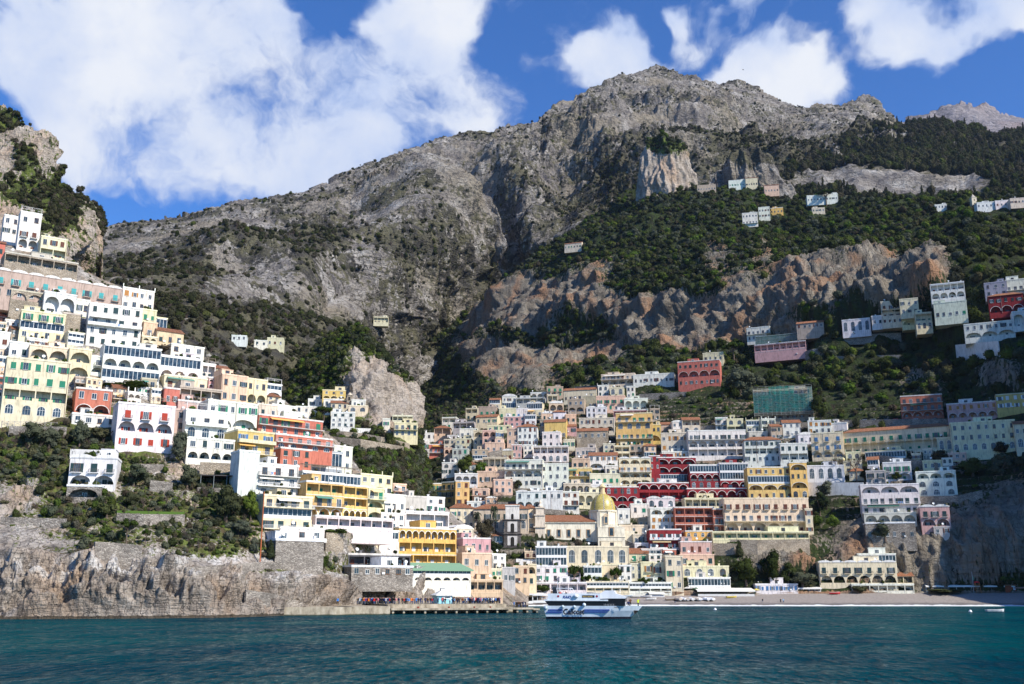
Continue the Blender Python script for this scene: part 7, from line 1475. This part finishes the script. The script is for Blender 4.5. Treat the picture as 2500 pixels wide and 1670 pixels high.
# ------------------------------------------------------------------ single trees
def crown(rng, n, c, R_, r, leaf, mat, flat=1.0, dens=60, q=.2):
    mb = MB()
    for i in range(n):
        d = Vector((rng.gauss(0,1), rng.gauss(0,1), rng.gauss(0,1))).normalized()*(rng.random()**.45); p = Vector(c)+Vector((d.x*R_, d.y*R_, d.z*R_*flat)); blob(mb, p, r*(.7+.6*rng.random()), rng, dens, q, .8)
    return mb
_tc = {}
def tree(kind, sh, px, yb, yt, wpx, label, cat='tree', P=None, group=None, leaf=None):
    P = P or spot(sh, px, yb); s = pxm(P.y, px, yb); H = (yb-yt)*s; Wd = wpx*s; v = BNt[0] % 3; BNt[0] += 1
    key = (kind, v, leaf); hr = H/max(Wd, .1)
    nm = {'pine':'pine_tree','stone':'umbrella_pine','palm':'palm_tree','round':'evergreen_tree','olive':'olive_tree','bare':'bare_tree','cone':'conifer_tree','bush':'shrub'}[kind]
    o = root(nm, P, (px*1.7) % 6.28, label, cat, group); rng = random.Random(hash(kind) % 1000*0+v*31+len(kind)*7)
    if key not in _tc:
        t = MB(); c = None                                          # unit tree: height 1, crown width 1
        lm = leaf or {'pine':'leaf_pine','stone':'leaf_pine','palm':'leaf_olive','round':'leaf_evergreen','olive':'leaf_olive','bare':'twig_brown','cone':'leaf_evergreen','bush':'leaf_garden'}[kind]
        if kind == 'pine':
            t.tube((0,0,-.05), (.03,0,.35), .035, .028, 7); t.tube((.03,0,.35), (-.02,.02,.62), .028, .02, 7); c = MB()
            for i in range(15):
                a = rng.random()*6.28; e = rng.random()**.6*.42; z = .70+.24*rng.random()*(1-e); q = Vector((e*math.cos(a), e*math.sin(a), z)); t.tube((-.02,.02,.5+.1*rng.random()), q, .012, .005, 5); blob(c, q, .085+.05*rng.random(), rng, 50, .035, .75, core=True)
        elif kind == 'stone':
            t.tube((0,0,-.05), (0,0,.62), .035, .028, 8); c = MB()
            for i in range(24): a = rng.random()*6.28; e = rng.random()**.5*.42; q = Vector((e*math.cos(a), e*math.sin(a), .78+.14*(1-(e/.45)**2)*rng.random())); t.tube((0,0,.58), q, .012, .005, 5); blob(c, q, .11, rng, 60, .035, .7)
        elif kind == 'palm':
            t.tube((0,0,-.05), (.0,0,.80), .035, .022, 8); c = MB()
            for i in range(26):
                a = i*2.4; up = rng.uniform(-.5, 1.1); p = Vector((0,0,.82)); dr = Vector((math.cos(a), math.sin(a), up)).normalized(); prev = p
                for k in range(6): nx_ = prev+dr*.09; dr = (dr+Vector((0,0,-.28))).normalized(); sd = Vector((-math.sin(a), math.cos(a), 0))*(.055*(1-abs(k-2)/5)); c.poly([prev-sd, prev+sd, nx_+sd*.8, nx_-sd*.8]); c.poly([prev-sd+Vector((0,0,-.05)), prev, nx_, nx_-sd+Vector((0,0,-.05))]); prev = nx_
            blob(c, (0,0,.80), .04, rng, 20, .03)
        elif kind in ('round', 'olive'):
            t.tube((0,0,-.08), (.02,0,.3), .05, .035, 7); [t.tube((.02,0,.25), (.25*math.cos(a), .25*math.sin(a), .6), .025, .008, 5) for a in (0.4, 2.3, 4.4)]; c = crown(rng, 15, (0,0,.56), .36, .2, 0, lm, 1.0, 85, .042)
        elif kind == 'cone': t.tube((0,0,-.05), (0,0,.9), .03, .01, 7); c = MB(); [blob(c, (rng.gauss(0,.03), rng.gauss(0,.03), .15+.8*i/13), .36*(1-i/14)+.05, rng, 60, .04, .5) for i in range(14)]
        elif kind == 'bare':
            c = MB(); t.tube((0,0,-.05), (0,0,.4), .035, .025, 7)
            def br(p, d, l, r, dp):
                q = p+d*l; (t if dp < 1 else c).tube(p, q, r, r*.6, 5 if dp < 2 else 3, cap=False)
                if dp < 4: [br(q, (d+Vector((rng.gauss(0,.6), rng.gauss(0,.6), rng.gauss(.1,.35)))).normalized(), l*.72, r*.6, dp+1) for _ in range(3)]
            for i in range(5): a = i*1.25; br(Vector((0,0,.3+.03*i)), Vector((math.cos(a)*.7, math.sin(a)*.7, .8)).normalized(), .2, .016, 0)
        else: t.tube((0,0,-.1), (0,0,.3), .05, .03, 6); c = MB(); [blob(c, (rng.uniform(-.3,.3), rng.uniform(-.3,.3), .25+.4*rng.random()), .25, rng, 70, .055, .9) for _ in range(9)]
        _tc[key] = (t.mesh('trunk', 'bark'), c.mesh('crown', lm))
    a, b = _tc[key]
    for nm_, me in (('trunk', a), ('crown', b)): q = link(nm_, me, o); q.scale = (Wd, Wd, H)
    return o
BNt = [0]
BP = lambda x, y: onbeach(x, y)
tree('pine', None, 1402, 1448, 1375, 48, 'tallest pine on the promenade, left of the other pines', P=BP(1402,1450))
tree('pine', None, 1436, 1448, 1402, 38, 'crooked pine behind the middle of the ferry', P=BP(1436,1450))
tree('pine', None, 1472, 1448, 1405, 38, 'pine directly left of the tall clock lamp pine', P=BP(1472,1450))
tree('pine', None, 1507, 1448, 1380, 36, 'second tallest pine, behind the ferry wheelhouse', P=BP(1507,1450))
tree('pine', None, 1575, 1450, 1408, 40, 'leaning pine in front of the white two level restaurant', P=BP(1575,1452))
tree('pine', None, 1607, 1446, 1404, 36, 'dense rounded pine left of the tall cream house', P=BP(1607,1450))
TREES = '''
bush|town_hill|1325|1446|1424|40|yellow green shrub behind the ferry flag
stone|limestone_knob|790|1040|989|48|umbrella pine beside the white hamlet houses
round|limestone_knob|761|1022|1001|16|small round tree left of the hamlet umbrella pine
stone|town_hill|2018|502|462|46|big umbrella pine standing on the ridge above the slope
palm|town_hill|1206|1330|1232|20|tall thin palm left of the dark bell tower
palm|town_hill|1164|1306|1248|24|short palm in front of the monastery palace
round|town_hill|1186|1322|1260|58|big dense pine in front of the monastery palace
round|town_hill|1210|1356|1322|36|flat topped green tree at the foot of the bell tower
olive|headland|441|1128|1052|56|olive tree right of the white palazzo with twin arches
olive|headland|457|1190|1126|58|second olive tree, below the stone buttress wall
round|headland|553|1270|1186|72|large dark evergreen below the vine pergola
round|headland|612|1268|1198|46|yellow green cane thicket at the foot of the blank white wall
olive|headland|194|1088|1016|44|grey green olive left of the twin arch palazzo
pine|headland|308|1330|1266|60|low wide pine on the brink above the sea cliff
pine|headland|354|1332|1290|26|small pine beside the low wide one
bush|headland|377|866|833|76|wide flat bush on the roof terrace of the left town
round|headland|60|1026|995|42|green bush in front of the blue arched windows at far left
cone|headland|660|1364|1318|32|dark green conifer beside the rubble base house
bush|headland|310|956|927|120|orange yellow vine hanging under the arched white house
bush|headland|500|982|958|90|yellow hanging plants between the white pillars
olive|headland|70|1092|1030|70|grey olive bushes below the crossed fence, left part
olive|headland|120|1090|1036|50|grey olive bush below the crossed fence, right part
bush|headland|240|1074|1036|56|square green hedge below the crimson house
olive|headland|95|1128|1105|34|silver green shrub left of the lone white house, upper one
olive|headland|135|1134|1106|44|silver green shrub left of the lone white house, right one
olive|headland|122|1166|1146|26|silver green shrub left of the lone white house, lowest one
olive|headland|325|1186|1132|70|round olive right of the lone white house
round|headland|320|1238|1196|44|dark tree below the round olive
bush|headland|260|1262|1222|60|prickly pear thicket below the lone white house
olive|headland|590|1308|1270|60|grey green shrubs left of the cliff path pole
round|headland|830|1288|1264|34|round clipped bush under the long white canopied terrace
bush|headland|815|1306|1288|60|hanging green hedge over the rounded cream wall
bush|headland|790|1390|1350|26|pair of green bushes right of the rubble base house
round|town_hill|1822|1426|1354|72|large tree between the beach restaurant and the bathing cabins
round|town_hill|1880|1426|1344|60|dark tree above the white bathing cabins
round|town_hill|1925|1424|1374|46|smaller dark tree right of the bathing cabins
olive|town_hill|1960|1430|1392|80|broad flat topped tree left of the beach villa
cone|town_hill|1806|1358|1320|30|grey green conifer under the whitewashed parapet
round|town_hill|2303|1134|1098|54|dark flat topped tree right of the long palace stair
round|town_hill|2375|1160|1112|70|huge square clipped hedge tree at the right
round|town_hill|2450|1110|1076|42|dark tree before the weathered yellow villa
olive|town_hill|2446|1162|1106|58|grey olive at the right behind the clipped hedge
stone|town_hill|2488|1092|1060|38|small umbrella pine at the right edge
olive|town_hill|2013|1214|1174|44|pale olive beside the golden yellow hotel
round|town_hill|2002|1256|1200|46|glossy green tree beside the cream corner turret
round|town_hill|2033|1290|1252|34|yellowish green tree right of the cream corner turret
olive|town_hill|2162|1320|1270|60|brownish green bush hanging below the rubble foundation
bare|town_hill|2092|1176|1098|56|large bare tree below the very long palace
bare|town_hill|2050|1172|1104|44|left bare tree below the very long palace
bare|town_hill|2066|1246|1208|30|small bare tree in the dark garden
bare|town_hill|1884|1062|1026|40|white bare tree under the road wall
bare|town_hill|1214|1240|1196|56|wide bare tree in the valley below the peach houses
round|town_hill|1341|1186|1168|18|little round clipped tree before the creeper house
round|town_hill|1264|1194|1172|24|round clipped tree left of the creeper house
olive|town_hill|1808|960|886|78|big olive grove crown above the netted building
pine|town_hill|1792|888|832|56|green pine beside the white villa under the cliff
round|town_hill|2004|1022|964|44|round dark tree right of the netted building
round|town_hill|2084|834|798|36|bright green tree in front of the blue arched windows
round|town_hill|2468|772|734|32|very dark tree in front of the dark red villa
round|town_hill|2331|790|758|30|tree in front of the pale green cube house
olive|town_hill|2328|732|704|30|grey tree in front of the white stepped villa
cone|town_hill|1724|868|836|18|reddish dry conifer above the red villa
round|town_hill|2424|822|790|30|dark tree among the whitewashed cluster
olive|town_hill|1600|1010|976|60|olive trees right of the big yellow palazzo
round|town_hill|2150|920|870|60|dark oak in the middle of the upper right slope
olive|town_hill|1880|850|815|50|olive below the netted pink villa, left
olive|town_hill|1930|884|850|40|olive below the netted pink villa, right
round|town_hill|1130|1160|1112|60|tall green tree on the shaded valley side
round|town_hill|1180|1170|1128|50|bright green tree next to the white dark doored hotel
round|town_hill|2190|1172|1150|26|small tree before the green shuttered white house
round|town_hill|2238|1172|1140|20|columnar tree right of the green shuttered white house
round|town_hill|2110|1168|1148|26|dark round shrub before the low white arched doors
bush|town_hill|2100|1446|1428|40|green hedge at the foot of the beach villa, left
bush|town_hill|2290|1447|1436|110|row of clipped green plants along the beach club
'''
for l in TREES.strip().split('\n'):
    k, sh_, px, yb, yt, w_, lab = l.split('|'); tree(k, sh_, float(px), float(yb), float(yt), float(w_), lab, 'shrub' if k == 'bush' else 'tree', leaf='leaf_bright' if 'green' in lab and ('yellow' in lab or 'bright' in lab) else None)
# creeper on the beach villa, lone vaulted white house and wooden pergolas in the left gardens
P, th, W, H = place('headland', 168, 284, 1120, 1190, 14)
building(P+Vector((0,0,0)), th, W, H, 'Wd', 'd2 a2', 'v', 'lone white double vaulted house with teal doors in the cliff garden', 'house', name='house', dep=8, ext=1)
P, th, W, H = place('headland', 162, 246, 1188, 1222, 14); building(P, th, W, H, 'S', 'a1', 'f', 'rubble stone arch base under the lone white vaulted house', 'house', name='house', dep=9, ext=4)
P, th, W, H = place('headland', 488, 618, 1160, 1190, 16); pg = root('pergola', P, th, 'dark iron pergola roof over a garden terrace below the blank white wall', 'pergola')
b = MB(); b.box(-W/2, W/2, 0, 7, H-.25, H); b.build('roof', 'painted_wood', pg, (.08,.07,.07)); b = MB(); b.box(-W/2, W/2, 6.8, 7.2, -2, H-.26); b.build('back_wall', 'stone_wall', pg); b = MB(); b.box(-W/2-.5, W/2, -1, 7, -5, -.3); b.build('terrace', 'stone_wall', pg)
for i in range(5): b = MB(); b.tube((-W/2+.2+(W-.4)*i/4,.1,-.3), (-W/2+.2+(W-.4)*i/4,.1,H-.26), .08); b.build('post', 'metal_paint', pg, (.25,.28,.28))
# crossed wooden fence at the far left
P, th, W, H = place('headland', 5, 140, 1026, 1040, 14); fc = root('wooden_fence', P, th, 'pale crossed wooden fence below the peach apartment block', 'fence'); b = MB(); n_ = 9
for i in range(n_+1): x = -W/2+W*i/n_; b.box(x-.06, x+.06, -.06, .06, -1, 1.3)
b.build('posts', 'painted_wood', fc, (.5,.45,.42)); b = MB()
for i in range(n_): x0 = -W/2+W*i/n_; x1 = x0+W/n_; b.tube((x0,-.08,.1), (x1,-.08,1.1), .035, n=4); b.tube((x0,-.08,1.1), (x1,-.08,.1), .035, n=4); b.tube((x0,-.08,1.2), (x1,-.08,1.2), .04, n=4)
b.build('rails', 'painted_wood', fc, (.5,.45,.42))
# ------------------------------------------------------------------ ground cover, kept clear of the houses
HR = []
for (P_, th_, W_, H_) in HP: HR.append((P_.x, P_.y, math.cos(th_), math.sin(th_), W_/2+.6, P_.z))
HR = np.array(HR)
_scatter = scatter
def scatter(name, label, coll, pts, scl, seed=1, tall=1.0):
    k = clear(pts, 3.0 if name == 'headland_shrubs' else 7.0); return _scatter(name, label, coll, pts[k], np.asarray(scl)[k], seed, tall)
def clear(p, front=5.0, extra=None):
    keep = np.ones(len(p), bool)
    for (x, y, c, s, hw, z) in HR:
        dx = p[:,0]-x; dy = p[:,1]-y; u = dx*c+dy*s; v = -dx*s+dy*c; keep &= ~((np.abs(u) < hw) & (v > -(front if y < 520 else front+10)) & (v < 11) & (p[:,2] > z-14) & (p[:,2] < z+30))
    return keep
sm = lambda a, lo, hi: np.clip((a-lo)/(hi-lo), 0, 1)
p, r = pick('town_hill', 9000, lambda x,y,v: sm(v,.45,.7)*(1-sm(y,930,990))*(x < 2650)*(x > 940), 1)
scatter('hillside_wood', 'evergreen trees covering the slope above and below the grey cliff', forest, p-np.array([0,0,.8]), 4.0+5.5*r.random(9000)**1.5, 1)
p, r = pick('town_hill', 3600, lambda x,y,v: sm(v,.4,.7)*sm(y,930,990)*(1-sm(y,1415,1430))*(x < 2560)*(x > 950), 2)
scatter('garden_shrubs', 'garden shrubs and small trees between the houses', garden, p-np.array([0,0,.4]), 2.0+3.6*r.random(3600)**2, 2)
p, r = pick('mountain', 26000, lambda x,y,v: (.12*sm(v,.3,.6)+sm(v,.62,1.0)**1.4)*(x < 2450), 3)
scatter('mountain_scrub', 'dark scrub and low trees on the mountainside', macchia, p-np.array([0,0,.8]), (2.6+5.6*r.random(26000)**2), 3)
p, r = pick('forest_ridge', 7000, lambda x,y,v: sm(v,.5,.8), 4)
scatter('ridge_forest', 'dark forest on the ridge at the right', conifer, p-np.array([0,0,1.0]), 8+7*r.random(7000), 4, 1.2)
p, r = pick('limestone_knob', 2200, lambda x,y,v: np.maximum(sm(v,.45,.8)*(1-.5*sm(y,1000,1100)), 1.0*(y < np.interp(x, *zip(*crestC))+34)*(x < 960)), 5)
scatter('knob_shrubs', 'shrubs and small trees on the limestone knob', forest, p-np.array([0,0,.5]), 2.2+3.6*r.random(2200)**1.4, 5)
p, r = pick('limestone_knob', 900, lambda x,y,v: sm(y,1080,1130)*(x>770), 15)
scatter('knob_foot_shrubs', 'bright green bushes below the knob road', garden, p-np.array([0,0,.5]), 2.2+3.0*r.random(900)**1.4, 5)
p, r = pick('left_cliff', 1500, lambda x,y,v: sm(v,.45,.8), 6)
scatter('cliff_scrub', 'brownish scrub on the upper left cliff', macchia, p-np.array([0,0,.5]), 2.2+3.0*r.random(1500), 6)
p, r = pick('headland', 3000, lambda x,y,v: sm(v,.40,.75)*sm(y,1000,1060)*(x>-30), 7)
scatter('headland_shrubs', 'shrubs and grass tufts in the terraced gardens', garden, p-np.array([0,0,.25]), .9+2.3*r.random(3000)**2.5, 7)
p, r = pick('rock_pinnacle', 120, lambda x,y,v: sm(v,.45,.8), 8)
scatter('pinnacle_scrub', 'green scrub on top of the rock pinnacle', forest, p-np.array([0,0,.5]), 4+3*r.random(120), 8)

p, r = pick('headland', 900, lambda x,y,v: sm(y,640,700)*(1-sm(y,1200,1330))*(x>-30), 17)
_scatter('terrace_garden_plants', 'small plants and bushes on the terraces between the left hand houses', garden, (p-np.array([0,0,.25]))[clear(p, 1.0)], (.8+2.0*r.random(900)**2)[clear(p, 1.0)], 17)

# ------------------------------------------------------------------ air
b = MB(); b.box(-5400, 5400, -320, 4900, -76, 1900)
m = bpy.data.materials.new('air'); m.use_nodes = True; T = NT(m.node_tree)
T.n('ShaderNodeOutputMaterial', {'Volume': T.n('ShaderNodeVolumePrincipled', {'Color': (.62,.76,1,1), 'Density': .00002, 'Anisotropy': .3}).outputs[0]}); MAT['air'] = m
hz = b.build('haze', 'air'); hz['kind'] = 'stuff'; hz['label'] = 'thin blue haze between the camera and the mountain'
